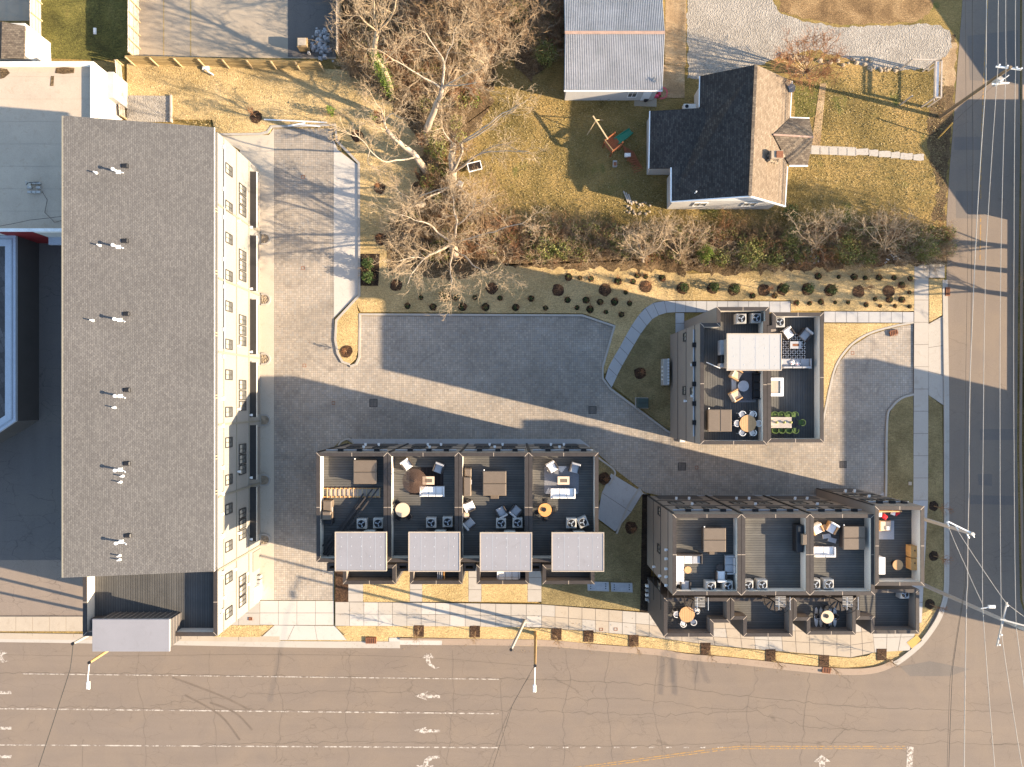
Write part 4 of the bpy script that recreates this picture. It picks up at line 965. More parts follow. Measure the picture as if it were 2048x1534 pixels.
# small shingled cottage north-west
CT = T('small_cottage', 'small cottage with tan shingle roof and white gable at the top left', 'house', P(30, 80))
m = MB(); thick(m, [(4, 43, 4.4), (50, 52, 4.4), (48, 117, 3.9), (2, 116, 3.9)]); m.build('roof', X['shingle2c'], CT)
m = MB(); thick(m, [(-60, 60, 3.0), (4, 43, 4.4), (2, 116, 3.9), (-60, 120, 3.0)]); m.build('roof', X['shingle2'], CT)
MB().box(XY(-50, 0, 3)[0], XY(0, 115, 3.4)[1], 0, XY(47, 0, 4)[0], XY(0, 55, 3)[1], 3.8).build('wall', X['wwall'], CT)
MB().box(XY(50, 0, 2.6)[0], XY(0, 117, 2.6)[1], 0, XY(76, 0, 2.0)[0], XY(0, 80, 2.6)[1], 2.4).build('lean_to', X['conc2'], CT)
MB().prism(L([(-200, -300), (70, -300), (72, 42), (-200, 42)]), 0, .05).build('patio_slab', X['conc4'])['kind'] = 'structure'
# houses across the road, mostly outside the frame
def gable(label, x0, x1, y0, y1, ez, rz):
    o = T('gabled_house', label, 'house', ((x0 + x1) / 2, (y0 + y1) / 2, 0)); ym = (y0 + y1) / 2
    MB().prism([(x0 + .3, y0 + .3), (x1, y0 + .3), (x1, y1 - .3), (x0 + .3, y1 - .3)], 0, ez).build('wall', X['wwall'], o)
    MB().add([(x0 + .3, y0 + .3, ez), (x0 + .3, y1 - .3, ez), (x0 + .3, ym, rz - .15)], [(0, 1, 2)]).build('gable', X['white'], o)
    for s, yy in ((-1, y0), (1, y1)):
        MB().add([(x0, yy, ez), (x1, yy, ez), (x1, ym, rz), (x0, ym, rz), (x0, yy, ez - .12), (x1, yy, ez - .12), (x1, ym, rz - .12), (x0, ym, rz - .12)], [(0, 1, 2, 3), (7, 6, 5, 4), (0, 4, 5, 1), (0, 3, 7, 4), (1, 5, 6, 2)]).build('roof', X['shingle2c'], o)
    return o
gy = lambda v: (NV - v) / 20; gx = lambda u: (u - NU) / 20
gable('gabled house across the side road, only its shadow in view', gx(2092), gx(2330), gy(465), gy(236), 3.1, 4.95)
gable('larger gabled house across the side road, at the top right', gx(2122), gx(2360), gy(196), gy(-78), 3.0, 5.15)
o = T('flat_roofed_block', 'tall flat-roofed block across the side road, beyond the right edge', 'building', (gx(2281), gy(1090), 0))
x0, x1, y0, y1 = gx(2250), gx(2312), gy(1310), gy(850)
MB().prism([(x0, y0), (x1, y0), (x1, y1), (x0, y1)], 0, 10.6).build('wall', X['taupe'], o)
MB().ring([(x0 - .01, y0 - .01), (x1, y0 - .01), (x1, y1 + .01), (x0 - .01, y1 + .01)], .4, 10.6, 11.0).build('parapet_cap', X['cap'], o)
for k in range(5):
    for z in (2, 5.2, 8.4): window(o, (x0, y0 + 2.4 + k * 4, z), (-1, 0, 0), 1.4, 1.6)
# ------------------------------------------------------------------ roof deck furniture (each kind built once, then copied)
def ac_proto():
    t = T('air_conditioner', 'x', 'air conditioner')
    m = MB(); m.bbox(-.42, -.42, .06, .42, .42, .82, .05); m.build('cabinet', X['ac'], t)
    MB().cyl(0, 0, .825, .832, .34, 20).build('fan_well', X['acd'], t)
    m = MB()
    for k in range(3):
        a = k * 2.094 + .5; c, s = math.cos(a), math.sin(a); c2, s2 = math.cos(a + .55), math.sin(a + .55)
        m.add([(c * .06, s * .06, .838), (c * .27, s * .27, .838), (c2 * .27, s2 * .27, .842), (c2 * .08, s2 * .08, .842)], [(0, 1, 2, 3)])
    m.cyl(0, 0, .835, .86, .06, 10); m.build('fan', X['gutter'], t)
    m = MB(); m.hoop(0, 0, .83, .86, .33, .36, 20)
    m.build('grille', X['ac'], t)
    return t
def armchair_proto(m_, fr, nm='armchair'):
    t = T(nm, 'x', 'armchair')
    MB().bbox(-.34, -.30, .22, .34, .42, .44, .05).build('seat', X[m_], t)
    MB().bbox(-.38, -.44, .1, .38, -.28, .82, .06).build('backrest', X[m_], t)
    for s in (-1, 1): MB().bbox(min(s * .35, s * .46), -.40, .1, max(s * .35, s * .46), .40, .60, .03).build('armrest', X[fr], t)
    for sx in (-1, 1):
        for sy in (-.38, .36): MB().box(sx * .4 - .03, sy - .03, 0, sx * .4 + .03, sy + .03, .12).build('leg', X[fr], t)
    return t
def sofa(n, m_, fr, w=.62):
    t = T('sofa', 'x', 'sofa'); W2 = n * w / 2
    for k in range(n):
        x0 = -W2 + k * w; MB().bbox(x0 + .01, -.28, .2, x0 + w - .01, .42, .42, .05).build('seat', X[m_], t)
        MB().bbox(x0 + .02, -.40, .3, x0 + w - .02, -.24, .78, .06).build('backrest', X[m_], t)
    MB().box(-W2 - .02, -.45, .08, W2 + .02, .42, .2).build('frame', X[fr], t)
    for s in (-1, 1): MB().bbox(min(s * W2, s * (W2 + .12)), -.44, .08, max(s * W2, s * (W2 + .12)), .42, .58, .03).build('armrest', X[m_], t)
    return t
def chair(m_, fr='black', rounded=True):
    t = T('chair', 'x', 'chair')
    MB().bbox(-.21, -.2, .42, .21, .22, .48, .03).build('seat', X[m_], t)
    m = MB(); m.hoop(0, .02, .6 if rounded else .5, .78, .25, .285, 14, 180 - 20, 360 + 20); m.build('backrest', X[fr], t)
    for sx in (-1, 1):
        for sy in (-1, 1): MB().tube([(sx * .17, sy * .17, .42), (sx * .23, sy * .22, 0)], .018, 5).build('leg', X[fr], t)
    for s in (-1, 1): MB().tube([(s * .2, -.18, .44), (s * .26, -.12, .62)], .015, 5).build('stay', X[fr], t)
    return t
def rtable(r, m_, label, u, v, z, pl=True, h=.73, g=None, planks=False):
    c = P(u, v, z + h); c.z = z; t = T('round_table', label, 'table', c, 0, g)
    m = MB()
    if planks:
        n = 9
        for k in range(n):
            x0 = -r + 2 * r * k / n + .008; x1 = -r + 2 * r * (k + 1) / n - .008
            y0, y1 = math.sqrt(max(0, r * r - x0 * x0)), math.sqrt(max(0, r * r - x1 * x1)); y0 = max(y0, .02); y1 = max(y1, .02)
            p = MB(); p.prism([(x0, -y0), (x1, -y1), (x1, y1), (x0, y0)], h - .04, h); put('plank', p.mesh('plank', X[m_]), t)
        m.cyl(0, 0, h - .07, h - .042, r * .9, 20); put('tabletop', m.mesh('tabletop', X['teak']), t)
    else:
        m.cyl(0, 0, h - .04, h, r, 28); m.hoop(0, 0, h - .06, h - .015, r * .97, r * 1.02, 28); put('tabletop', m.mesh('tabletop', X[m_]), t)
    m = MB(); m.cyl(0, 0, .04, h - .06, .05, 8); m.cyl(0, 0, 0, .04, r * .5, 14); put('pedestal', m.mesh('pedestal', X['black']), t)
    return t
def hot_tub(u, v, z, w, l, rot, label, step=None, vert=False, h=.92):
    c = P(u, v, z + h); c.z = z; t = T('hot_tub', label, 'hot tub', c, rot, 'covered hot tubs on the roof decks')
    def mk(nm, m, mt): return put(nm, m.mesh(nm, X[mt]), t)
    m = MB(); m.bbox(-w / 2 + .08, -l / 2 + .08, 0, w / 2 - .08, l / 2 - .08, h - .1, .08); mk('tub_shell', m, 'wick')
    for s in (0, 1):
        m = MB(); g = .008
        def cov(x0, y0, x1, y1):
            k = .14; zz = h; zl = h - .13; pts = []
            for (cx, cy, sx, sy) in ((x0, y0, 1, 1), (x1, y0, -1, 1), (x1, y1, -1, -1), (x0, y1, 1, -1)):
                pts.append((cx, cy))
            m.bbox(x0, y0, zl, x1, y1, zz, .05)
        if vert: cov(-w / 2 + s * w / 2 + g, -l / 2, s * w / 2 - g, l / 2)
        else: cov(-w / 2, -l / 2 + s * l / 2 + g, w / 2, s * l / 2 - g)
        mk('cover_half', m, 'tub')
    if step == 's': m = MB(); m.bbox(-.35, -l / 2 - .3, 0, .35, -l / 2 - .01, .5, .02); mk('step', m, 'tub')
    m = MB(); m.tube([(-w / 2 + .1, l / 2 + .02, .8), (-w / 2 + .1, l / 2 + .12, .8)], .05, 6); mk('cover_clip', m, 'white')
    return t
def place(proto, used, u, v, z, rz, label, group=None, cat=None, h=.5):
    if used.get(proto.name): o = clone(proto)
    else: o = proto; used[proto.name] = 1
    c = P(u, v, z + h); o.location = (c.x, c.y, z); o.rotation_euler = (0, 0, R(rz)); o['label'] = label
    if cat: o['category'] = cat
    if group: o['group'] = group
    elif 'group' in o: del o['group']
    return o
U = {}
ZD, ZB = 10.1, 6.5
ac = ac_proto(); G = 'air conditioners on the roof decks'
for u, v, rz, lab in ((723, 1048, 0, 'left grey air conditioner on the deck with the timber ladder frame'), (756, 1047, 0, 'right grey air conditioner beside the party wall on the ladder frame deck'),
                      (862, 1046, 0, 'left grey air conditioner on the deck with the brown parasol'), (895, 1044.5, 0, 'right grey air conditioner on the deck with the brown parasol'),
                      (1002, 1047, 0, 'grey air conditioner just below the left grey armchair'), (1035, 1046, 0, 'grey air conditioner just below the right grey armchair'),
                      (1143, 1047, 0, 'straight-set grey air conditioner on the grey zigzag rug deck'), (1166, 1045, 22, 'tilted grey air conditioner on the grey zigzag rug deck'),
                      (1483, 637, 0, 'sunlit left air conditioner at the north end of the pair of townhouses'), (1513, 636, 0, 'shaded air conditioner at the north end of the pair of townhouses'),
                      (1560, 644, 0, 'air conditioner north of the patterned black and white rug'),
                      (1422, 1173, 0, 'sunlit air conditioner on the deck with the white corner sofa'), (1456, 1172.5, 0, 'shaded air conditioner below the lone white armchair'),
                      (1497, 1171, 0, 'left air conditioner on the bare deck'), (1525, 1170, 0, 'right air conditioner on the bare deck'),
                      (1631, 1169, 0, 'left air conditioner below the timber-framed daybed'), (1658, 1169, 0, 'right air conditioner below the timber-framed daybed')):
    place(ac, U, u, v, ZD, rz, lab, G, h=.84)
place(ac, U, 1810, 1188, ZB, 0, 'air conditioner on the empty lower corner balcony', G, h=.84)

GT = 'covered hot tubs on the roof decks'
hot_tub(730, 944, ZD, 1.98, 2.05, 0, 'brown covered hot tub on the deck with the timber ladder frame')
hot_tub(989, 967, ZD, 1.98, 2.1, 0, 'brown covered hot tub between the grill cabinet and the party wall', 's')
hot_tub(1440, 841, ZD, 2.0, 1.88, 0, 'brown covered hot tub beside the round wooden table with white chairs', None, True)
hot_tub(1429.5, 1080, ZD, 1.9, 2.05, 0, 'brown covered hot tub on the deck with the white corner sofa', 's')
hot_tub(1709, 1076, ZD, 1.86, 2.0, 0, 'brown covered hot tub beside the timber-framed daybed')

wa = armchair_proto('cush', 'wick'); ga = armchair_proto('cushg', 'wick'); ta = armchair_proto('cush', 'teak'); tw = armchair_proto('beige', 'teak')
GA = 'armchairs on the roof decks'
place(wa, U, 813, 929, ZD, -145, 'white armchair in sun at the top left of the parasol deck', GA)
place(ga, U, 877, 936, ZD, 160, 'pale armchair at the top right of the dark rug by the parasol', GA)
place(wa, U, 938, 1013, ZD, -65, 'white tub armchair in sun above the small round side table', GA)
place(ga, U, 938, 1048, ZD, -50, 'pale tub armchair in shade below the small round side table', GA)
place(ga, U, 1003, 1025, ZD, 30, 'left of two grey armchairs above the air conditioners', GA)
place(ga, U, 1031, 1023, ZD, -40, 'right of two grey armchairs above the air conditioners', GA)
place(wa, U, 1104, 934, ZD, -150, 'white armchair at the top left corner of the zigzag rug', GA)
place(ga, U, 1150, 936, ZD, 165, 'pale armchair at the top right corner of the zigzag rug', GA)
place(wa, U, 1577, 666, ZD, -145, 'pale armchair at the top left of the black and white rug', GA)
place(ga, U, 1612, 669, ZD, 140, 'grey armchair at the top right of the black and white rug', GA)
place(wa, U, 1443, 1153, ZD, 0, 'lone white armchair between the round grey table and the air conditioner', GA)
place(ga, U, 1371, 1173, ZD, 0, 'pale armchair below the white corner sofa', GA)
place(ta, U, 1635, 1058, ZD, -155, 'teak-framed white armchair beside a small side table', GA)
place(ta, U, 1665, 1056, ZD, 150, 'tilted teak-framed armchair left of the hot tub', GA)
place(tw, U, 1473, 749, ZD, -120, 'wooden slatted armchair above the pale green table', GA)
place(tw, U, 1472, 791, ZD, -60, 'wooden slatted armchair below the pale green table', GA)

s3 = sofa(3, 'cush', 'wick'); s3g = sofa(3, 'cushg', 'wick', .8); s3b = sofa(3, 'cushb', 'black', .68); s2 = sofa(2, 'cushg', 'wick', .68); s2t = sofa(2, 'cush', 'teak', .86)
GS = 'sofas on the roof decks'
place(s3, U, 864, 983, ZD, 0, 'white three-seat sofa below the dark rug on the parasol deck', GS)
place(s3, U, 1126, 987, ZD, 0, 'white three-seat sofa below the grey zigzag rug', GS)
place(s3g, U, 1592, 727, ZD, 0, 'long grey sofa with two patterned pillows', GS)
place(s3b, U, 1518, 772, ZD, 90, 'black three-seat sofa on the striped rug', GS)
place(s2, U, 1461, 1130, ZD, 90, 'grey loveseat standing against the party wall', GS)
place(s2t, U, 1648, 1104, ZD, 0, 'timber-framed white daybed in sun left of the hot tub', GS)
place(s3, U, 1017, 1150, ZB, 0, 'white sofa on the lower balcony under the stair tower roof', GS)
# corner sofa
c = P(1368, 1130, ZD + .4); cs = T('corner_sofa', 'large white corner sofa in bright sun against the west parapet', 'sofa', (c.x, c.y, ZD))
for k in range(4): put('seat', MB().bbox(-.7, .8 - (k + 1) * .62, .1, .0, .8 - k * .62, .42, .05).mesh('seat', X['cush']), cs)
for k in range(2): put('seat', MB().bbox(.02 + k * .7, .12, .1, .70 + k * .7, .8, .42, .05).mesh('seat', X['cush' if k == 0 else 'cushg']), cs)
put('backrest', MB().bbox(-.9, -1.7, .1, -.7, .95, .75, .05).mesh('backrest', X['cush']), cs)
put('backrest', MB().bbox(-.68, .82, .1, 1.42, .98, .7, .05).mesh('backrest', X['wick']), cs)
put('armrest', MB().bbox(1.43, .12, .1, 1.55, .98, .55, .03).mesh('armrest', X['wick']), cs)
c = P(1395, 1146, ZD); cr_ = T('sun_shade_cushion', 'x', 'rug', (c.x, c.y, ZD))
bpy.data.objects.remove(cr_)
# tables
rtable(.60, 'beige', 'round beige bistro table beside the sunlit wall of the parasol deck', 805, 1020, ZD)
rtable(.56, 'teak2', 'round orange wooden table with four dark chairs', 1090, 1020, ZD)
rtable(.72, 'teak', 'round planked wooden table with six white chairs', 1496, 847, ZD, planks=True)
rtable(.46, 'lid', 'round pale green coffee table on the striped rug', 1487, 772, ZD, h=.45)
rtable(.26, 'beige', 'small round pink side table between two tub armchairs', 932, 1030, ZD, h=.5)
rtable(.28, 'wick', 'round dark grey side table left of the grey loveseat', 1440, 1135, ZD, h=.45)
rtable(.30, 'teak', 'small round teak coffee table in front of the white corner sofa', 1376, 1140, ZD, h=.45)
rtable(.70, 'teak', 'round planked table on the lower balcony under the spiral stair', 1374, 1229, ZB, planks=True)
rtable(.57, 'beige', 'round cream table on the grey spiky rug', 1655, 1234, ZB)
rtable(.44, 'teak', 'round planked stool table on the corner deck', 1796, 1130, ZD, planks=True)
rtable(.20, 'teak', 'tiny teak side table between two teak-framed armchairs', 1649, 1054, ZD, h=.45)
MB().cyl(0, 0, 0, .02, .01)
for u, v in ((1653, 1232), (1088, 1019)):
    c = P(u, v, (ZB if v > 1100 else ZD) + .74); m = MB(); m.cyl(c.x, c.y, c.z, c.z + .05, .14, 10, .2)
    tag(m.build('bowl', X['black'], None, tuple(c)), 'dark bowl on the round ' + ('cream table of the lower balcony' if v > 1100 else 'orange table'), 'bowl')
# chairs round the tables
cw_, cb, cg = chair('cush', 'shgl'), chair('cushb', 'black'), chair('lime', 'lime')
def ringchairs(pr, cu, cv, z, rad, angs, labs, grp):
    for a, l in zip(angs, labs):
        c = P(cu, cv, z + .73); o = place(pr, U, cu, cv, z, a + 90, l, grp, h=.5); o.location = (c.x + rad * math.cos(R(a)), c.y + rad * math.sin(R(a)), z)
        o.rotation_euler[2] = R(a + 90)
dr = {0: 'east', 60: 'north-east', 120: 'north-west', 180: 'west', 240: 'south-west', 300: 'south-east', 90: 'north', 270: 'south', -20: 'south-east', 200: 'south-west', 310: 'south-east', 20: 'east', 250: 'south', 130: 'north-west'}
an = [0, 60, 120, 180, 240, 300]; ringchairs(cw_, 1496, 847, ZD, .92, an, ['white shell chair on the %s side of the round planked table with six chairs' % dr[a] for a in an], 'white chairs round the planked table')
an = [0, 90, 200, 270]; ringchairs(cb, 1090, 1020, ZD, .74, an, ['black chair on the %s side of the round orange table' % dr[a] for a in an], 'black chairs round the orange table')
an = [130, 240, 310]; ringchairs(cb, 805, 1020, ZD, .80, an, ['dark chair on the %s side of the round beige bistro table' % dr[a] for a in an], 'dark chairs round the bistro table')
an = [20, 180, 250, 310]; ringchairs(cw_, 1374, 1229, ZB, .95, an, ['white shell chair on the %s side of the table under the spiral stair' % dr[a] for a in an], 'white chairs under the spiral stair')
an = [0, 90, 180, 270]; ringchairs(cb, 1655, 1234, ZB, .78, an, ['black wire chair on the %s side of the round cream table' % dr[a] for a in an], 'black chairs round the cream table')
nm = ['first', 'second', 'third', 'last']
for k, u in enumerate((1548, 1561, 1575, 1588)):
    place(cg, U, u, 829, ZD, 180, nm[k] + ' green chair from the west along the north side of the dining table', 'green dining chairs')
    place(cg, U, u + 1, 861, ZD, 0, nm[k] + ' green chair from the west along the south side of the dining table', 'green dining chairs')
place(cg, U, 1603, 845, ZD, 90, 'green chair standing off the east end of the dining table', 'green dining chairs')
place(cg, U, 1540, 846, ZD, -90, 'green chair at the west end of the dining table by the wall', 'green dining chairs')
c = P(1563, 845, ZD + .74); t = T('dining_table', 'long grey dining table with green chairs', 'table', (c.x, c.y, ZD))
for k in range(5): put('plank', MB().box(-.98, -.46 + k * .184, .7, .86, -.28 + k * .184, .74).mesh('plank', X['oldwood']), t)
for sx in (-.8, .7):
    for sy in (-.38, .38): put('leg', MB().box(sx - .04, sy - .04, 0, sx + .04, sy + .04, .7).mesh('leg', X['black']), t)
for k, dx in enumerate((-.45, .2, .75)):
    m = MB(); m.cyl(0, 0, 0, .14, .09, 8, .05); m.cyl(.02, .02, .13, .22, .12, 6, .02); o = put('plant_pot', m.mesh('pot', X['leafo']), None, (c.x + dx, c.y, ZD + .742)); tag(o, ('left', 'middle', 'right')[k] + ' little yellow-green potted plant on the long dining table', 'potted plant')
# fire tables
def fire_table(u, v, z, label, w=1.0, l=.7, top='tub'):
    c = P(u, v, z + .5); t = T('fire_table', label, 'fire table', (c.x, c.y, z)); put('base', MB().box(-w / 2 + .08, -l / 2 + .08, 0, w / 2 - .08, l / 2 - .08, .5).mesh('b', X['black']), t)
    put('tabletop', MB().ring([(-w / 2, -l / 2), (w / 2, -l / 2), (w / 2, l / 2), (-w / 2, l / 2)], .2, .5, .56).mesh('t', X['beige' if top == 'tub' else top]), t)
    put('burner', MB().box(-w / 2 + .21, -l / 2 + .21, .5, w / 2 - .21, l / 2 - .21, .54).mesh('c', X['rust' if top != 'tub' else 'tub']), t)
fire_table(857, 961, ZD, 'beige-rimmed fire table on the dark rug by the parasol'); fire_table(1127, 961, ZD, 'beige-rimmed fire table on the grey zigzag rug')
fire_table(1591, 690, ZD, 'grey fire table with orange burner on the black and white rug', .95, .62, 'cushg')
# grill cabinets under brown covers
def cabinet(u, v, z, parts, label, rz=0, h=.95, cat='grill cabinet'):
    c = P(u, v, z + h); t = T('covered_grill', label, cat, (c.x, c.y, z), R(rz))
    for k, (x0, y0, x1, y1, hh, mt) in enumerate(parts): put('cover' if mt == 'tub' else 'cabinet', MB().bbox(x0, y0, 0, x1, y1, hh, .06).mesh('c', X[mt]), t)
    put('handle', MB().box(parts[0][2] - .02, -.2, .6, parts[0][2] + .04, .2, .64).mesh('h', X['steel']), t)
cabinet(654, 1020, ZD, [(-.36, -.1, .36, .75, .9, 'tub'), (-.36, -.8, .36, -.12, 1.15, 'tub'), (-.3, -1.25, .4, -.82, .8, 'black')], 'brown covered grill against the west parapet of the ladder frame deck')
cabinet(934, 965, ZD, [(-.28, -1.15, .34, .45, 1.05, 'tub'), (-.22, .47, .36, 1.15, .85, 'tub'), (-.36, -1.2, -.29, 1.2, .6, 'black')], 'long brown covered grill left of a hot tub')
cabinet(1602, 1078, ZD, [(-.35, -1.15, .25, 1.15, .9, 'black'), (.0, -.45, .4, .45, 1.2, 'tub'), (-.22, .6, .0, 1.05, .95, 'tub')], 'tall black grill station on the bare deck')
c = P(1449, 705, ZD + .8); t = T('outdoor_kitchen', 'grey outdoor kitchen counter with sink west of the stair tower', 'kitchen counter', (c.x, c.y, ZD))
put('counter', MB().bbox(-.35, -.2, 0, .3, 1.05, .85, .02).mesh('c', X['cushg']), t); put('grill', MB().bbox(-.33, -.9, 0, .3, -.22, 1.0, .06).mesh('g', X['black']), t); put('shelf', MB().box(-.35, -1.25, 0, .3, -.92, .8).mesh('s', X['cushg']), t); put('sink', MB().cyl(0, .4, .85, .875, .1, 10).mesh('k', X['steel']), t)
c = P(1551, 774, ZD + .9); t = T('roof_hatch', 'white-framed roof hatch with tan lid in bright sun', 'roof hatch', (c.x, c.y, ZD))
put('frame', MB().ring([(-.66, -.78), (.66, -.78), (.66, .78), (-.66, .78)], .24, 0, .95).mesh('f', X['white']), t); put('lid', MB().box(-.42, -.54, .3, .42, .54, .88).mesh('l', X['conc3']), t)
c = P(1760, 1132, ZD + .9); t = T('storage_box', 'tall white storage box in sun against the party wall of the corner deck', 'storage box', (c.x, c.y, ZD))
put('box', MB().bbox(-.36, -.68, 0, .4, .72, .9, .03).mesh('b', X['white']), t); put('lid', MB().bbox(-.38, -.7, .9, .42, .74, .96, .02).mesh('l', X['white']), t)
# rugs
def rug(u, v, z, w, h, m_, label): 
    c = P(u, v, z); t = T('rug', label, 'rug', (c.x, c.y, z + .002)); put('rug_base', MB().box(-w / 2, -h / 2, 0, w / 2, h / 2, .012).mesh('r', X[m_]), t); return t
t = rug(853, 962, ZD, 2.9, 2.35, 'rugd', 'very dark plaid rug under the fire table on the parasol deck')
m = MB(); m.box(1.28, -.9, .012, 1.31, .7, .016); 
for k in range(-4, 5): m.box(k * .3, -1.1, .012, k * .3 + .02, 1.1, .015)
put('rug_pattern', m.mesh('p', X['wick']), t)['kind'] = 'stuff'
t = rug(1123, 960, ZD, 2.95, 2.3, 'rugg', 'grey rug with stepped white zigzag corners')
for sx, sy in ((-1, 1), (0, 1), (1, 1), (-1, -1), (1, -1)):
    m = MB()
    for r_ in range(4):
        w_ = (4 - r_) * .13; m.box(sx * 1.1 - w_ / 2 * (1.6 if sx == 0 else 1), sy * (1.12 - r_ * .13) - .06, .012, sx * 1.1 + w_ / 2 * (1.6 if sx == 0 else 1), sy * (1.12 - r_ * .13) + .06, .016)
    put('zigzag', m.mesh('z', X['rugw']), t)
t = rug(1588, 695, ZD, 2.0, 2.5, 'rugd', 'black and white rug of interlocking petals below two armchairs')
m = MB()
for i in range(5):
    for j in range(6):
        x, y = -.8 + i * .4, -1.0 + j * .4
        for k in range(4):
            a = math.pi / 4 + k * math.pi / 2 + (i + j) % 2 * .0; d = Vector((math.cos(a), math.sin(a))); e = Vector((-d.y, d.x))
            q = [Vector((x, y)) + d * .03, Vector((x, y)) + d * .15 + e * .06, Vector((x, y)) + d * .26, Vector((x, y)) + d * .15 - e * .06]
            m.sheet([tuple(w) for w in q], .0135)
put('rug_pattern', m.mesh('p', X['rugw']), t)['kind'] = 'stuff'
t = rug(1487, 773, ZD, 2.1, 2.7, 'rugg', 'striped grey rug under the pale green coffee table')
m = MB()
for k in range(14): m.box(-.5 + k * .1, -1.2, .012, -.46 + k * .1, 1.2, .016)
m.box(-1.04, -1.33, .012, -.6, 1.3, .016); put('rug_stripe', m.mesh('p', X['rugd']), t)['kind'] = 'stuff'
put('rug_border', MB().box(-1.03, -1.3, .0165, -.62, 1.3, .018).mesh('q', X['rugw']), t)
c = P(1651, 1234, ZB); t = T('rug', 'grey rug with spiky leaf edge under the round cream table', 'rug', (c.x, c.y, ZB + .003)); m = MB()
for k in range(-2, 3):
    for s in (-1, 1): m.prism([(k * .42 - .2, 0), (k * .42 - .12, s * .7), (k * .42, s * (1.0 - abs(k) * .04)), (k * .42 + .12, s * .7), (k * .42 + .2, 0)], 0, .012)
put('rug_leaf', m.mesh('r', X['steel']), t)
t = rug(1770, 1060, ZD, 1.55, 1.6, 'cushg', 'grey tiled mat under the teak lounge bed on the corner deck')
# corner deck: lounge with red cushions, benches
c = P(1771, 1052, ZD + .4); t = T('lounge_bed', 'teak lounge seat with a white pillow on the grey mat', 'lounger', (c.x, c.y, ZD + .02))
put('frame', MB().box(-.5, -.45, .1, .5, .45, .3).mesh('f', X['teak']), t); put('cushion', MB().bbox(-.42, -.4, .3, .45, .4, .4, .03).mesh('c', X['beige']), t); put('pillow', MB().bbox(.05, -.35, .4, .35, .0, .5, .04).mesh('p', X['cush']), t)
c = P(1778, 1028, ZD + .5); t = T('bench_sofa', 'dark bench under the north parapet of the corner deck', 'bench', (c.x, c.y, ZD)); put('bench_seat', MB().bbox(-.95, -.25, .1, .95, .2, .42, .04).mesh('s', X['wick']), t); put('backrest', MB().bbox(-.95, .2, .1, .95, .32, .8, .03).mesh('k', X['teak']), t)
for k, (dx, dy, mt, l) in enumerate(((-.35, -.25, 'redf', 'red scatter cushion left of centre on the dark bench'), (-.8, -.05, 'cush', 'white scatter cushion at the left end of the dark bench'), (.7, .1, 'redf', 'red scatter cushion at the right end of the dark bench'), (.4, .12, 'cush', 'white scatter cushion beside the right red one on the dark bench'))):
    o = put('scatter_cushion', MB().bbox(-.22, -.2, 0, .22, .2, .14, .1).mesh('c', X[mt]), None, (c.x + dx, c.y + dy, ZD + .43), R(35 * (k - 1))); tag(o, l, 'cushion', 'scatter cushions on the corner deck')
for k, v in enumerate((1102, 1127)):
    c = P(1824, v, ZD + .5); t = T('cabinet_bench', ('upper' if k == 0 else 'lower') + ' orange wooden cabinet of two against the east parapet', 'cabinet', (c.x, c.y, ZD))
    for i in range(4): put('plank', MB().box(-.26 + i * .13, -.5, .78, -.14 + i * .13, .5, .82).mesh('p', X['teak2']), t)
    put('cabinet_body', MB().box(-.25, -.48, 0, .25, .48, .78).mesh('b', X['teak2']), t); put('knob', MB().cyl(.05, .1, .82, .85, .06, 8).mesh('k', X['black']), t)
for i, (u, v, rz, l) in enumerate(((1653, 1072, 10, 'upper loose grey-white seat pad on the daybed deck'), (1664, 1080, -15, 'lower loose grey-white seat pad on the daybed deck'))):
    o = put('seat_pad', MB().bbox(-.36, -.2, 0, .36, .2, .09, .04).mesh('s', X['cushg']), None, P(u, v, ZD + .01), R(rz)); tag(o, l, 'cushion')
for i, (u, v, l) in enumerate(((1586, 725, 'left patterned pillow on the long grey sofa'), (1597, 728.5, 'right patterned pillow on the long grey sofa'))):
    q = P(u, v, ZD + .6); o = put('scatter_cushion', MB().bbox(-.2, -.18, 0, .2, .18, .12, .08).mesh('s', X['cush']), None, (q.x, q.y, ZD + .43), R(20 - 50 * i)); tag(o, l, 'cushion')
    m = MB(); m.cyl(-.08, -.05, .12, .124, .05, 6); m.cyl(.08, .06, .12, .124, .05, 6); put('flower_print', m.mesh('f', X['redf']), o)
# parasol with brown mesh canopy, its fold table base
c = P(829, 962, ZD + 2.0); t = T('parasol', 'round translucent brown parasol over the left half of the dark rug', 'parasol', (c.x, c.y, ZD))
m = MB(); n = 24; m.add([(0, 0, 2.25)] + [(math.cos(2 * math.pi * k / n) * 1.02, math.sin(2 * math.pi * k / n) * 1.02, 2.0) for k in range(n)], [(0, 1 + k, 1 + (k + 1) % n) for k in range(n)])
put('canopy', m.mesh('c', X['mesh']), t)
put('mast', MB().cyl(0, 0, 0, 2.3, .03, 8).mesh('m', X['black']), t)
for k in range(8): a = k * math.pi / 4; put('rib', MB().bar((0, 0, 2.235), (math.cos(a), math.sin(a), 1.99), .02, .02).mesh('r', X['wick']), t)
put('base', MB().cyl(0, 0, 0, .08, .3, 12).mesh('b', X['black']), t)
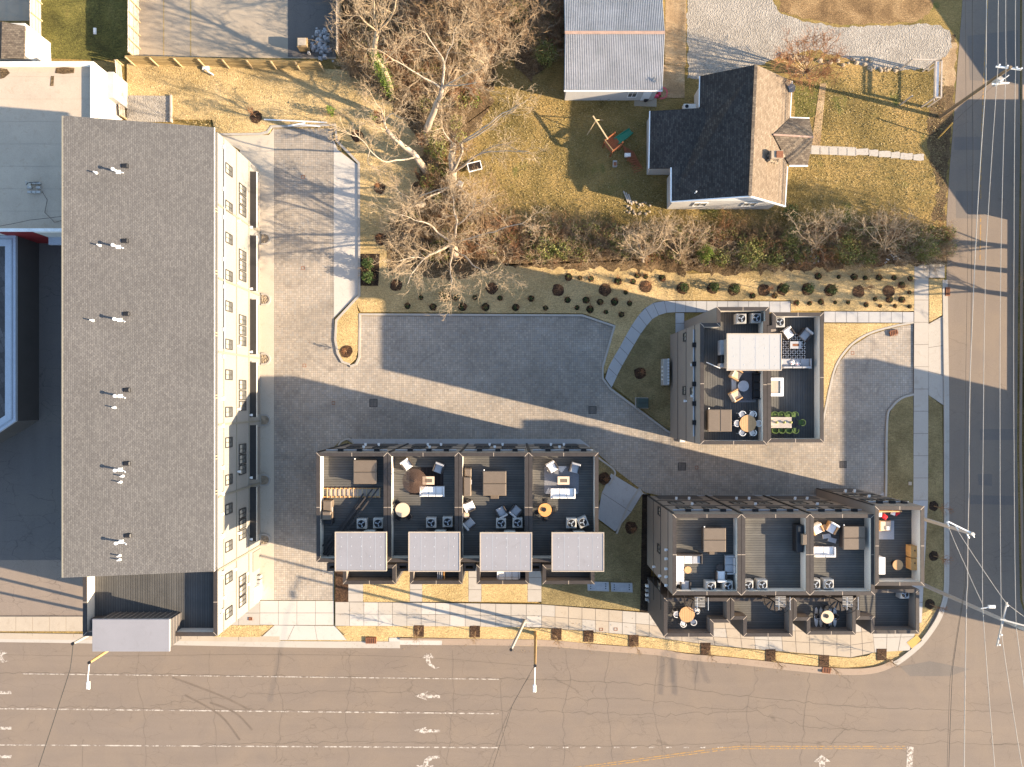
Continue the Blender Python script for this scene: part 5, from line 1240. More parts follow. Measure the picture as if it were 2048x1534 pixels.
# timber ladder frame and planks
a = P(645, 985, ZD); b = P(766, 985, ZD); t = T('ladder_frame', 'timber ladder-like frame lying across the deck over pale boards', 'timber frame', tuple((a + b) / 2)); w = b.x - a.x
for s in (-.36, .36): MB().box(a.x + .1, a.y + s - .04, ZD + .06, b.x - .2, a.y + s + .04, ZD + .14).build('rail', X['teak2'], t)
for k in range(13):
    x_ = a.x + .45 + k * (w - .7) / 12; MB().box(x_ - .03, a.y - .42, ZD + .141, x_ + .03, a.y + .42, ZD + .2).build('rung', X['postw'], t)
for k in range(12):
    x_ = a.x + .47 + k * (w - .7) / 12; MB().box(x_, a.y - .34, ZD + .004, x_ + (w - .7) / 12 - .05, a.y + .34, ZD + .05).build('board', X['oldwood'], t)
for k, (p, q) in enumerate((((646, 1108), (727, 987)), ((652, 1108), (737, 990)), ((650, 1098), (745, 978)), ((645, 1092), (733, 993)), ((655, 1112), (757, 976)))):
    z = ZD + .05 + .05 * k + (.15 if k in (2, 4) else .0); z += .2; m = MB(); m.bar(P(*p, z), P(*q, z + .02), .12, .05); o = m.build('plank', X['wick'], None, tuple(P(*p, z)))
    o.name = 'loose_plank'; tag(o, ON[k] + ' dark plank from the west lying diagonally below the ladder frame', 'plank', 'dark planks stacked diagonally on the deck')
m = MB()
for k, u in enumerate((876, 880, 884, 889)):
    b0 = P(u, 1158, ZB + .4); m = MB(); m.box(b0.x - .05, b0.y - .1, ZB + .01, b0.x + .05, b0.y + 1.2, ZB + .5 + .05 * k)
    o = m.build('leaning_board', X['teak2' if k == 3 else 'cushg'], None, tuple(b0)); tag(o, ('orange' if k == 3 else 'grey') + ' board standing on the lower balcony, %s of four' % nm[k], 'board')
# spiral stairs
def spiral(u, v, label, a0):
    c = P(u, v, ZD); t = T('spiral_stair', label, 'spiral staircase', (c.x, c.y, ZB)); n = 14; hh = 3.7; rr = .78
    put('centre_pole', MB().cyl(0, 0, 0, hh + .9, .05, 8).mesh('p', X['black']), t)
    for k in range(n):
        a = R(a0 + k * 27); b = a + R(26); z = (k + 1) * hh / n - .03
        put('tread', MB().prism([(.05 * math.cos(a), .05 * math.sin(a)), (rr * math.cos(a), rr * math.sin(a)), (rr * math.cos(b), rr * math.sin(b)), (.05 * math.cos(b), .05 * math.sin(b))], z, z + .03).mesh('t', X['cap']), t)
        put('baluster', MB().tube([(rr * math.cos(a), rr * math.sin(a), z), (rr * math.cos(a), rr * math.sin(a), z + .9)], .012, 4).mesh('s', X['black']), t)
    pts = [(rr * math.cos(R(a0 + k * 9)), rr * math.sin(R(a0 + k * 9)), k * hh / n / 3 + .9) for k in range(3 * n)]
    put('handrail', MB().tube(pts, .028, 5).mesh('h', X['black']), t)
    put('landing', MB().box(-.45, 0, hh - .02, .45, .95, hh + .01).mesh('l', X['cap']), t)
    for k in range(7): put('landing_slat', MB().box(-.44, .05 + k * .13, hh + .011, .44, .1 + k * .13, hh + .03).mesh('l', X['ac']), t)
    for s in (-.47, .47): put('landing_rail', MB().tube([(s, 0, hh + .9), (s, 1.1, hh + .9)], .022, 5).mesh('l', X['steel']), t)
spiral(1399, 1214, 'spiral stair coiling over the round planked table', 120); spiral(1560, 1213, 'spiral stair on the lower balcony of the bare deck townhouse', 60); spiral(1694, 1213, 'spiral stair on the lower balcony beside the round cream table', 60)
# ------------------------------------------------------------------ things on the ground
def flat_thing(nm_, pts, z0, z1, m_, label, cat, grp=None, slats=0):
    p = L(pts); c = (sum(a for a, b in p) / len(p), sum(b for a, b in p) / len(p), z0); t = T(nm_, label, cat, c, 0, grp)
    MB().ring(p, .05, z0, z1).build('frame', X[m_], t)
    q = offset(ccw(p), .049); x0, x1 = min(a for a, b in q), max(a for a, b in q); y0, y1 = min(b for a, b in q), max(b for a, b in q)
    MB().prism(q, z0, z1 - .025).build('lid', X['black' if slats else m_], t)
    if slats:
        m = MB()
        for k in range(slats): w = (x1 - x0) / slats; m.box(x0 + k * w + w * .2, y0, z1 - .024, x0 + k * w + w * .7, y1, z1 - .004)
        m.build('bars', X[m_], t)
for u, v, w, l in ((747, 806, 8, 'square dark drain grate in shade on the court, the western one'), (1185, 820, 8, 'square dark drain grate near the bend of the court kerb'), (1364, 933, 8, 'square dark drain grate north of the corner row'), (1686, 929, 7, 'square dark drain grate at the east end of the court')):
    flat_thing('drain_grate', [(u - w, v - w), (u + w, v - w), (u + w, v + w), (u - w, v + w)], .0, .034, 'cap', l, 'drain', 'large drain grates in the court', 8)
for u, v, l in ((606, 354, 'small rusty square cover, northernmost on the north arm'), (606, 536, 'small rusty square cover midway down the north arm'), (609, 731, 'small rusty square cover where the north arm meets the court'), (667, 806, 'small rusty square cover west of the large drain grate'), (1705, 706, 'small rusty square cover by the curving driveway kerb'), (1393, 935, 'small square cover just right of a large drain grate')):
    flat_thing('access_cover', [(u - 3.4, v - 3.4), (u + 3.4, v - 3.4), (u + 3.4, v + 3.4), (u - 3.4, v + 3.4)], .0, .03, 'rust', l, 'access cover', 'rusty covers in the paving')
flat_thing('inlet_cover', [(1777, 664), (1792, 659), (1795, 667), (1780, 673)], 0, .2, 'rust', 'rectangular rusty inlet at the mouth of the curving driveway', 'drain', None, 5)
flat_thing('inlet_cover', [(732, 1274), (753, 1274), (753, 1286), (732, 1286)], 0, .19, 'rust', 'rusty street inlet in the kerb west of the turn arrow', 'drain', None, 5)
flat_thing('inlet_cover', [(1644, 1333), (1661, 1335), (1659, 1346), (1643, 1344)], 0, .19, 'rust', 'rusty street inlet in the kerb near the corner', 'drain', None, 5)
flat_thing('inlet_cover', [(1890, 575), (1898, 575), (1898, 592), (1890, 592)], 0, .19, 'rust', 'rusty street inlet on the side road kerb', 'drain', None, 5)
for u, v, l in ((1202, 1258, 'left of two square rust covers in the front walk'), (1231, 1257.5, 'right of two square rust covers in the front walk'), (502, 1237, 'tan meter cover in the walk south of the apartment wall')):
    flat_thing('access_cover', [(u - 3.6, v - 3), (u + 3.6, v - 3), (u + 3.6, v + 3), (u - 3.6, v + 3)], .1, .16, 'rust', l, 'access cover')
for a, l in ((1174, 'left of two long grey utility vaults in the shaded lawn'), (1221, 'right of two long grey utility vaults in the shaded lawn')):
    b0 = 1162 if a < 1200 else 1164; t = T('utility_vault', l, 'utility vault', P(a + 21, b0 + 10, .12)); q = L([(a, b0), (a + 43, b0 + 1), (a + 44, b0 + 20), (a + 1, b0 + 18)])
    MB().prism(q, .1, .17).build('lid', X['lid'], t); MB().ring(q, .08, .1, .19).build('frame', X['ac'], t)
    for sx in (7, 37):
        for j in range(3): cc = P(a + sx, b0 + 5 + j * 4.5); MB().cyl(cc.x, cc.y, .17, .185, .06, 8).build('lifting_hole', X['black'], t)
c = P(1286, 806, .9); t = T('transformer_box', 'dark green transformer box on the lawn west of the townhouse pair', 'transformer', (c.x, c.y, .1)); MB().bbox(c.x - .55, c.y - .48, .12, c.x + .55, c.y + .48, .95, .05).build('cabinet', X['utility'], t); MB().box(c.x - .65, c.y - .55, .1, c.x + .65, c.y + .55, .2).build('pad', X['kerb'], t); MB().box(c.x - .5, c.y - .02, .95, c.x + .5, c.y + .02, .97).build('lid_seam', X['black'], t)
c = P(1332, 744, 1.2); t = T('utility_meters', 'grey ribbed utility meter cabinet beside the townhouse pair', 'meter cabinet', (c.x, c.y, .1)); MB().bbox(c.x - .28, c.y - 1.3, .1, c.x + .3, c.y + 1.3, 1.3, .04).build('cabinet', X['ac'], t)
for k in range(9): MB().box(c.x + .12, c.y - 1.2 + k * .29, 1.3, c.x + .3, c.y - 1.0 + k * .29, 1.33).build('rib', X['steel'], t)
for k in range(4): MB().cyl(c.x - .34, c.y - .7 + k * .4, .9, 1.1, .07, 8).build('meter', X['shgl'], t)
c = P(1294, 1185, .9); t = T('gas_meter_rack', 'black gas meter rack in the dark bed beside the corner row', 'meter rack', (c.x, c.y, .12))
for k in range(4): MB().bbox(c.x - .15, c.y - .8 + k * .45, .7, c.x + .15, c.y - .55 + k * .45, 1.1, .04).build('meter', X['shgl' if k % 2 else 'ac'], t)
m = MB(); m.tube([(c.x + .2, c.y - 1, .12), (c.x + .2, c.y - 1, .9), (c.x + .2, c.y + 1.1, .9), (c.x + .2, c.y + 1.1, .12)], .04, 5); m.build('pipework', X['galv'], t)
m = MB(); m.bbox(XY(1358, 870)[0], XY(0, 884)[1], 0, XY(1369, 0)[0], XY(0, 873)[1], .25, .03); tag(m.build('corner_block', X['shgl']), 'small white concrete block at the foot of the townhouse corner', 'concrete block')
c = P(1820, 967, .14); m = MB(); m.bbox(c.x - .16, c.y - .17, .12, c.x + .16, c.y + .17, .2, .03); tag(m.build('meter_cover', X['conc3']), 'small tan cover in the grass beside the east walk', 'access cover')
# stone walk from the white house
t = T('stone_walk', 'pale stepping stone path from the white house to the road', 'path', P(1780, 312, 0))
xs = [(1710, 1738), (1737, 1757), (1756, 1782), (1781, 1800), (1799, 1826), (1825, 1848)]
for i, (a_, b_) in enumerate(xs):
    y = 304 + i * 2.2; pts = []
    for k in range(13):
        an_ = 2 * math.pi * k / 13; pts.append(XY((a_ + b_) / 2 + (b_ - a_) / 1.95 * max(-.85, min(.85, 1.3 * math.cos(an_))) * (1 + .1 * random.random()), y + 7 * max(-.85, min(.85, 1.4 * math.sin(an_))) * (.9 + .3 * random.random())))
    MB().prism(pts, 0, .07).build('stone', X['conc'], t)
for i in range(5): MB().prism(L([(1622 + i * 18, 293 + i), (1638 + i * 18, 294 + i), (1638 + i * 18, 309 + i * .7), (1622 + i * 18, 308.5 + i * .7)]), .045, .075).build('slab', X['conc'], t)
# fences
def fence(a, b, h, n_posts, label, lean=0, m_='fence', side=1, name='wood_fence'):
    A_, B_ = Vector((*XY(*a), 0)), Vector((*XY(*b), 0)); d = (B_ - A_); Ln = d.length; d.normalize(); nn = Vector((-d.y, d.x, 0)) * side
    t = T(name, label, 'fence', tuple(A_.lerp(B_, .5))); nb = min(290, int(Ln / .15)); w = Ln / nb
    me = MB(); me.box(-w * .46, -.012, .04, w * .46, .012, h); me = me.mesh('picket', X[m_]); ang = math.atan2(d.y, d.x)
    for k in range(nb):
        p = A_ + d * (k + .5) * w; o = put('picket', me, t, tuple(p - t.location + Vector((0, 0, random.uniform(-.03, .03)))), ang)
    for z in (.4, h * .5, h - .3): m = MB(); m.bar(A_ + nn * .05 + Vector((0, 0, z)), B_ + nn * .05 + Vector((0, 0, z)), .05, .09); m.build('rail', X[m_], t)
    for k in range(n_posts):
        p = A_ + d * Ln * (k + .02) / (n_posts - 1 + .04) + nn * .13; m = MB(); m.box(p.x - .05, p.y - .05, 0, p.x + .05, p.y + .05, h - .05); m.build('post', X['postw'], t)
fence((270, 129.5), (650, 141), 1.95, 9, 'long weathered picket fence with nine posts behind the sports court', 0, 'fence', -1)
fence((682, -60), (683, 120), 2.1, 8, 'tall board fence along the thicket east of the sports court', 0, 'oldwood', -1)
fence((278, -60), (278, 125), 2.1, 8, 'tall grey board fence at the west side of the sports court', 0, 'oldwood', 1)
fence((82, -60), (83, 112), 1.7, 6, 'board fence along the west side of the green strip', 0, 'oldwood', 1)
fence((243, 130), (252, 240), 1.2, 4, 'low weathered board wall beside the white shop wall', 0, 'oldwood', 1)
for i, v in enumerate((20, 48, 76, 104)): pass
# trellis by the side road
t = T('garden_trellis', 'weathered timber arbour frame in the front yard near the side road', 'arbour', P(1835, 180))
cn = [P(1799, 140, 0), P(1800, 210, 0), P(1856, 142, 0), P(1855, 214, 0), P(1845, 143, 0), P(1843, 214, 0)]
for p in cn: m = MB(); m.box(p.x - .06, p.y - .06, 0, p.x + .06, p.y + .06, 2.2); m.build('post', X['oldwood'], t)
for a_, b_ in ((0, 2), (2, 3), (4, 5), (4, 2), (5, 3)): m = MB(); m.bar(cn[a_] + Vector((0, 0, 2.25)), cn[b_] + Vector((0, 0, 2.25)), .12, .1); m.build('beam', X['oldwood'], t)
m = MB(); m.bar(cn[2] + Vector((.0, 0, 1.1)), cn[3] + Vector((0, 0, 1.1)), .08, .1); m.build('beam', X['oldwood'], t)
m = MB(); m.bar(cn[4] + Vector((.2, 0, 2.1)), cn[5] + Vector((.2, 0, 2.1)), .4, .04); m.build('seat_board', X['shgl'], t)
# play set
PT = T('play_set', 'wooden play tower with swing beam in the shaded back yard', 'play set', P(1225, 295))
pc = P(1222, 297); ca, sa = math.cos(R(38)), math.sin(R(38))
def pr(x, y, z): return Vector((pc.x + x * ca - y * sa, pc.y + x * sa + y * ca, z))
for sx in (-.6, .6):
    for sy in (-.6, .6): m = MB(); m.bar(pr(sx, sy, 0), pr(sx, sy, 2.1), .1, .1); m.build('post', X['redwood'], PT)
for k in range(8): m = MB(); m.bar(pr(-.65, -.6 + k * .17, 1.2), pr(.65, -.6 + k * .17, 1.2), .15, .04); m.build('platform_board', X['redwood'], PT)
for sy in (-.65, .65): m = MB(); m.bar(pr(-.7, sy, 1.75), pr(.7, sy, 1.75), .05, .35); m.build('side_board', X['redwood'], PT)
m = MB(); m.bar(pr(-.65, -.65, 2.0), pr(-.65, .65, 2.0), .05, .3); m.build('side_board', X['wood'], PT)
top = P(1186, 232, 2.2); m = MB(); m.bar(pr(-.4, .5, 2.15), top, .12, .14); m.build('swing_beam', X['postw'], PT)
for q in ((1174, 270), (1205, 240)): m = MB(); m.tube([P(1192, 240, 2.1), P(*q, 0)], .05, 6); m.build('swing_leg', X['postw'], PT)
SL = T('slide', 'green plastic slide leaning from the play tower', 'slide', P(1247, 272)); a_, b_ = P(1232, 283, 1.2), P(1262, 262, .15); m = MB()
for k in range(6):
    p, q = a_.lerp(b_, k / 6), a_.lerp(b_, (k + 1) / 6); d = (q - p).normalized(); n_ = Vector((-d.y, d.x, 0)).normalized() * (.32 if 0 < k < 5 else .28)
    m.add([p + n_, p - n_, q - n_, q + n_], [(0, 1, 2, 3)]); 
m.build('slide_bed', X['green'], SL)
for s in (-1, 1): n_ = Vector((-(b_ - a_).y, (b_ - a_).x, 0)).normalized() * .33 * s; mm = MB(); mm.tube([a_ + n_ + Vector((0, 0, .1)), a_.lerp(b_, .6) + n_ + Vector((0, 0, .02)), b_ + n_ * .8 + Vector((0, 0, .1))], .07, 6); mm.build('side_rail', X['green'], SL)
DB = T('broken_play_frame', 'collapsed red cedar climbing frame beside the green slide', 'play frame', P(1265, 320))
for k in range(9):
    a_ = P(1246 + k * 2.5, 291 + k * 1.5, .3); m = MB(); m.bar(a_, P(1256 + k * 3.6, 322 + k * 2, .5 + .1 * (k % 3)), .09, .07); m.build('timber', X['redwood'], DB)
for k in range(7): m = MB(); m.bar(P(1258 + k * 1.5, 315 + k * 5, .75), P(1272 + k * 1.6, 313 + k * 4.6, .78), .08, .05); m.build('rung', X['redwood'], DB)
c = P(1230, 327, .3); t = T('toy_box', 'small orange and blue toy box on the shaded grass', 'toy', (c.x, c.y, 0)); MB().bbox(c.x - .2, c.y - .3, 0, c.x + .2, c.y + .3, .4, .04).build('box', X['ac'], t); MB().box(c.x - .15, c.y - .25, .4, c.x + .15, c.y + .1, .43).build('lid', X['rust'], t)
m = MB(); m.bbox(P(1253, 0).x - .3, P(0, 314).y - .2, .5, P(1253, 0).x + .3, P(0, 314).y + .15, .9, .15); o = m.build('cloth_bundle', X['shgl']); tag(o, 'pale cloth bundle on the collapsed cedar frame', 'cloth')
for k in range(3):
    m = MB(); m.bar(P(1247 + k * 5, 382 + k * 3, .08), P(1256 + k * 4, 404 + k * 3, .1), .12, .06); tag(m.build('timber_offcut', X['oldwood'], None, tuple(P(1250 + k * 5, 390, 0))), ON[k] + ' short grey timber from the north in the shaded yard grass', 'timber', 'timber pieces in the back yard')
rk = MB()
for k in range(26): c = P(random.uniform(1253, 1300), random.uniform(402, 428), 0); s = random.uniform(.08, .2); rk.cyl(c.x, c.y, 0, s, s, 6, s * .5)
tag(rk.build('rock_pile', X['rock']), 'scattered brown stones south of the play frame', 'stones', None, 'stuff')
rk = MB()
for k in range(60): f = random.random(); c = P(1560 + f * 75 + (130 if f > .8 else 0) * random.random(), 112 + f * 12 + random.uniform(-6, 8), 0); s = random.uniform(.1, .26); rk.cyl(c.x, c.y, 0, s, s, 6, s * .5)
for k in range(50): c = P(random.uniform(1730, 1800), 138 + random.uniform(-4, 4), 0); s = random.uniform(.08, .2); rk.cyl(c.x, c.y, 0, s, s, 6, s * .5)
tag(rk.build('edging_stones', X['rock']), 'rough stones edging the gravel driveway', 'stones', None, 'stuff')
# pink play gym, pots, pump unit
c = P(1318, 187, .3); t = T('water_toy', 'pink plastic toy with hoops at the garage corner', 'toy', (c.x, c.y, 0)); m = MB(); m.bbox(c.x - .7, c.y - .35, 0, c.x - .0, c.y + .0, .3, .1); m.bbox(c.x - .05, c.y - .1, 0, c.x + .2, c.y + .55, .35, .1); m.build('body', X['pink'], t)
for r_ in (.5, .58): m = MB(); m.hoop(c.x + .25, c.y + .05, .3, .34, r_, r_ + .04, 16, -110, 110); m.build('hoop', X['pink'], t)
for u, v, r_, l in ((1174, 194, .26, 'pale round planter pot under the garage wall'), (1200, 198, .16, 'small dark plant pot under the garage wall'), (1217, 198, .2, 'grey round plant pot nearest the garage door')):
    c = P(u, v, 0); t = T('plant_pot', l, 'plant pot', c, 0, 'pots under the garage wall'); MB().hoop(c.x, c.y, 0, .38, r_ - .04, r_, 14).build('rim', X['beige' if r_ > .25 else 'ac'], t); MB().cyl(c.x, c.y, 0, .32, r_ - .045, 12).build('soil', X['soil'], t)
c = P(1291, 201, 0); m = MB(); m.cyl(c.x, c.y, 0, .5, .2, 10, .26); tag(m.build('kettle_grill', X['black'], None, tuple(c)), 'small black kettle grill on the patio behind the garage', 'grill')
c = P(1378, 212, .8); t = T('heat_pump', 'white heat pump with black fan in the corner of the white house', 'heat pump', (c.x, c.y, 0)); MB().bbox(c.x - .5, c.y - .22, .05, c.x + .9, c.y + .25, .75, .03).build('cabinet', X['shgl'], t); MB().cyl(c.x - .2, c.y, .75, .77, .18, 14).build('fan_well', X['black'], t)
# swings / table by the big tree
c = P(949, 331, .6); t = T('framed_board', 'dark board with white frame lying under the bare tree', 'board', (c.x, c.y, 0), R(14)); put('panel', MB().box(-.62, -.38, .3, .62, .38, .36).mesh('p', X['rugd']), t); put('frame', MB().ring([(-.7, -.45), (.7, -.45), (.7, .45), (-.7, .45)], .09, .28, .4).mesh('f', X['white']), t)
for sx in (-.55, .55): put('leg', MB().box(sx - .03, -.03, 0, sx + .03, .03, .3).mesh('l', X['galv']), t)
c = P(920, 367, .5); t = T('lawn_seat', 'grey plastic chair at the foot of the bare tree', 'chair', (c.x, c.y, 0), R(-20)); put('seat', MB().bbox(-.28, -.26, .35, .28, .28, .42, .05).mesh('s', X['gutter']), t); put('backrest', MB().bbox(-.28, -.34, .35, .28, -.26, .85, .03).mesh('s', X['shgl']), t)
for sx in (-1, 1):
    for sy in (-1, 1): put('leg', MB().box(sx * .22 - .02, sy * .22 - .02, 0, sx * .22 + .02, sy * .22 + .02, .36).mesh('l', X['shgl']), t)
m = MB()
for k, (p, q, l) in enumerate((((528, 239), (654, 245), 'long white pipe lying on the straw above the court'), ((576, 252), (610, 246), 'short white board by the north kerb, left'), ((600, 249), (640, 253), 'short white board by the north kerb, right'))):
    m = MB(); m.bar(P(*p, .2), P(*q, .2), .12, .08); tag(m.build('white_board' if k else 'white_pipe', X['shgl'], None, tuple(P(*p, .12))), l, 'board' if k else 'pipe')
c = P(411, 138, .3); m = MB(); m.bbox(c.x - .35, c.y - .05, .12, c.x + .3, c.y + .35, .4, .12); m.tube([c, c + Vector((.3, -.3, .1)), c + Vector((.8, -.6, 0))], .08, 6); tag(m.build('plastic_sheet', X['shgl'], None, (c.x, c.y, .12)), 'crumpled white sheet on the straw below the picket fence', 'sheet')
c = P(190, 62, .1); m = MB(); m.bbox(c.x - .15, c.y - .3, .04, c.x + .12, c.y + .3, .25, .1); tag(m.build('white_stone', X['shgl'], None, (c.x, c.y, .04)), 'small white object lying on the green strip', 'stone')
# silver tarp heap and pallet on the dark strip beside the fence
c = P(645, 88, 0); m = MB()
for k in range(90): x_, y_ = random.gauss(0, .5), random.gauss(0, .7); s = random.uniform(.08, .2); m.bbox(c.x + x_ - s, c.y + y_ - s, .02, c.x + x_ + s, c.y + y_ + s, .1 + random.random() * .5, .08)
tag(m.build('foil_heap', X['cushg'], None, tuple(c)), 'silver heap of crumpled sheeting beside the board fence', 'heap', None, 'stuff')
c = P(604, 84, 1.2); t = T('brick_stack', 'square stack with tan top on the dark strip beside the fence', 'stack', (c.x, c.y, 0)); MB().bbox(c.x - .5, c.y - .45, 0, c.x + .5, c.y + .45, 1.2, .04).build('stack_body', X['wood'], t); MB().box(c.x - .4, c.y - .35, 1.2, c.x + .4, c.y + .35, 1.3).build('top_slab', X['conc3'], t)
# ------------------------------------------------------------------ poles and wires
def pole(name, base, top, zt, r0, r1, m_, label, cat='utility pole'):
    b_ = P(*base, 0); t_ = P(*top, zt); t = T(name, label, cat, b_); m = MB(); m.tube([b_, b_.lerp(t_, .5), t_], [r0, (r0 + r1) / 2, r1], 10); m.build('pole', X[m_], t); return t, b_, t_
PN, b0, t0 = pole('utility_pole', (1880, 234), (2022, 134), 10.2, .19, .13, 'pole', 'leaning timber utility pole with white crossarm by the side road')
def arm(t, a, b, m_='galv', w=.13): m = MB(); m.bar(a, b, w, .12); m.build('crossarm', X[m_], t)
def insul(t, p): m = MB(); m.cyl(p.x, p.y, p.z, p.z + .25, .05, 6, .08); m.build('insulator', X['steel'], t)
arm(PN, P(1992, 133, 10), P(2042, 139, 10), 'shgl')
for u, v in ((1996, 132), (2012, 134), (2030, 137), (2040, 139)): insul(PN, P(u, v, 10.05))
m = MB(); q = P(2000, 160, 9); m.cyl(q.x, q.y, 8.3, 9.1, .28, 12); m.build('transformer', X['ac'], PN); arm(PN, P(1984, 168, 8.8), P(2018, 166, 8.8), 'shgl', .1); 
m = MB(); m.tube([P(1990, 170, 8.8), P(2018, 150, 9.6)], .04, 5); m.build('brace', X['shgl'], PN)
m = MB(); m.tube([P(1876, 277, 0), P(1905, 246, 2.4)], .06, 6); tag(m.build('guy_guard', X['yelp'], None, tuple(P(1876, 277, 0))), 'yellow guy wire guard leaning near the timber utility pole', 'guy guard')
m = MB(); m.tube([P(1905, 246, 2.4), P(2010, 150, 9.5)], .012, 4); tag(m.build('guy_wire', X['wire'], None, tuple(P(1905, 246, 2.4))), 'thin guy wire rising from the yellow guard to the utility pole', 'wire')
PS, b1, t1 = pole('utility_pole', (1846, 1169), (2056, 1262), 12.3, .2, .14, 'polec', 'grey utility pole with long crossarm leaning over the side road')
arm(PS, P(1994, 1292, 11), P(2014, 1204, 11), 'ac', .12); arm(PS, P(2000, 1238, 11.6), P(2090, 1262, 11.6), 'ac', .12)
for u, v in ((1996, 1288), (2000, 1268), (2006, 1238), (2012, 1210), (2030, 1250), (2050, 1256)): insul(PS, P(u, v, 11.1))
m = MB(); m.tube([P(1962, 1217, 9.4), P(1986, 1213, 9.6)], .05, 6); m.build('lamp_arm', X['shgl'], PS); m = MB(); q = P(1984, 1213.5, 9.6); m.bbox(q.x - .3, q.y - .13, 9.5, q.x + .3, q.y + .13, 9.65, .04); m.build('lamp_head', X['shgl'], PS)
PE, b2, t2 = pole('utility_pole', (1792, 1021), (1946, 1068), 11.5, .2, .15, 'galv', 'pale utility pole with short hanging insulators beside the corner townhouse')
arm(PE, P(1896, 1043, 11.3), P(1949, 1069, 11.3), 'shgl', .1)
for u, v in ((1898, 1052), (1916, 1060), (1938, 1076), (1948, 1074)): m = MB(); m.tube([P(u - 4, v - 8, 11.2), P(u, v, 10.9)], .07, 6); m.build('insulator', X['steel'], PE)
def lamp(base, top, zt, m_, label, armto=None, az=9.5):
    t, b_, t_ = pole('street_light_pole', base, top, zt, .17, .11, m_, label, 'street light' if armto else 'pole')
    m = MB(); m.cyl(b_.x, b_.y, 0, .3, .26, 10, .2); m.build('base', X[m_], t); m = MB(); m.cyl(t_.x, t_.y, t_.z - .02, t_.z + .1, .14, 8); m.build('pole_cap', X['black'], t)
    if armto:
        q = P(*armto, az); m = MB(); m.tube([t_, t_.lerp(q, .8) + Vector((0, 0, .1)), q], .045, 6); m.build('lamp_arm', X['shgl'], t)
        m = MB(); m.bbox(q.x - .14, q.y - .45, q.z - .1, q.x + .14, q.y + .2, q.z + .08, .05); m.build('lamp_head', X['steel'], t)
lamp((1049, 1242), (1022, 1299), 10, 'polec', 'bare grey-brown pole leaning out of the front walk')
lamp((1071, 1266), (1070, 1331), 9, 'polet', 'tan street light pole with white arm over the main road', (1069, 1374), 9.3)
lamp((297, 1248), (179, 1325), 9.2, 'polet', 'tan street light pole at the foot of the roof terrace tower', (176, 1368), 9.4)
lamp((268, 1222), (146, 1287), 10, 'polec', 'grey pole sticking out west of the roof terrace tower')
def wire(pts, r, m_, label, sag=.4):
    m = MB(); out = []
    for a_, b_ in zip(pts, pts[1:]):
        for k in range(9): f = k / 8; p = a_.lerp(b_, f); p.z -= sag * 4 * f * (1 - f); out.append(p)
    m.tube(out, r, 4); tag(m.build('power_line', X[m_], None, tuple(out[0])), label, 'power line', 'overhead lines along the side road')
Z = 10.3
def wl(*p): return [P(u, v, z) for u, v, z in p]
for i, (p, r, m_, d_) in enumerate((
    (wl((1945, -80, 9), (1946, 300, 9), (1942, 700, 9), (1936, 1100, 9), (1930, 1180, 9), (1905, 1340, 9), (1896, 1600, 9)), .022, 'wire', 'black cable running down the middle of the side road'),
    (wl((1975, -80, 9.3), (1972, 165, 9.6), (1955, 420, 9.3), (1940, 760, 9.3), (1938, 980, 9.2), (1935, 1170, 9.4), (1933, 1210, 9.4), (1928, 1600, 9)), .035, 'wire2', 'thick pale twisted cable past the timber pole'),
    (wl((1998, -80, 10.2), (1996, 132, 10.2), (1972, 500, 10), (1966, 900, 10), (1965, 1210, 11.2), (1990, 1540, 10), (1994, 1600, 10)), .025, 'wire2', 'pale line from the west end of the white crossarm'),
    (wl((2012, -80, 10.2), (2012, 134, 10.2), (2002, 500, 10), (2000, 900, 10), (2003, 1268, 11.2), (2045, 1540, 10), (2052, 1600, 10)), .025, 'wire2', 'pale line from the middle of the white crossarm'),
    (wl((2032, -80, 10.2), (2031, 137, 10.2), (2028, 500, 10), (2028, 900, 10), (2032, 1250, 11.4), (2080, 1600, 10)), .025, 'wire2', 'pale line from the east end of the white crossarm'),
    (wl((1930, -80, 9), (1936, 500, 9), (1930, 900, 9), (1928, 1180, 9), (1900, 1360, 9), (1893, 1600, 9)), .014, 'wire', 'thinnest black line nearest the verge'),
    (wl((1898, 1056, 11), (1930, 1130, 11), (1965, 1208, 11.2)), .02, 'wire2', 'short pale line from the pale pole to the long crossarm pole'),
    (wl((1916, 1062, 11), (1960, 1130, 11), (2012, 1206, 11.2)), .02, 'wire2', 'short pale line to the north end of the long crossarm'),
    (wl((2012, 1206, 11.2), (2052, 1236, 11)), .02, 'wire2', 'short line crossing the right edge above the long crossarm'),
    (wl((146, 1288, 9.9), (140, 1340, 9.6), (55, 1600, 9)), .04, 'wire', 'black cable bundle crossing the main road at the left'),
    (wl((1069, 1331, 9), (1025, 1410, 8.8), (965, 1600, 8.4)), .018, 'wire', 'thin cable crossing the main road from the tan street light'),
    (wl((0, 452, 7), (60, 440, 6.8), (128, 432, 6.6)), .02, 'wire', 'thin cable between the grey-trimmed building and the shop'))):
    wire(p, r, m_, d_, .05)
# low wall and kerb on the east side of the side road
m = MB(); strip_mesh(m, [XY(*p) for p in [(2044, -200), (2043, 300), (2040, 600), (2038, 900), (2044, 1200), (2064, 1262), (2200, 1328)]], 0, .2, 0, .14); struct('kerb', m, X['kerb2'])
m = MB(); strip_mesh(m, [XY(*p) for p in [(2050, 430), (2049, 800), (2049, 1180)]], 0, .35, 0, .7); tag(m.build('stone_wall', X['rock']), 'low brown stone wall beyond the far side of the side road', 'wall')
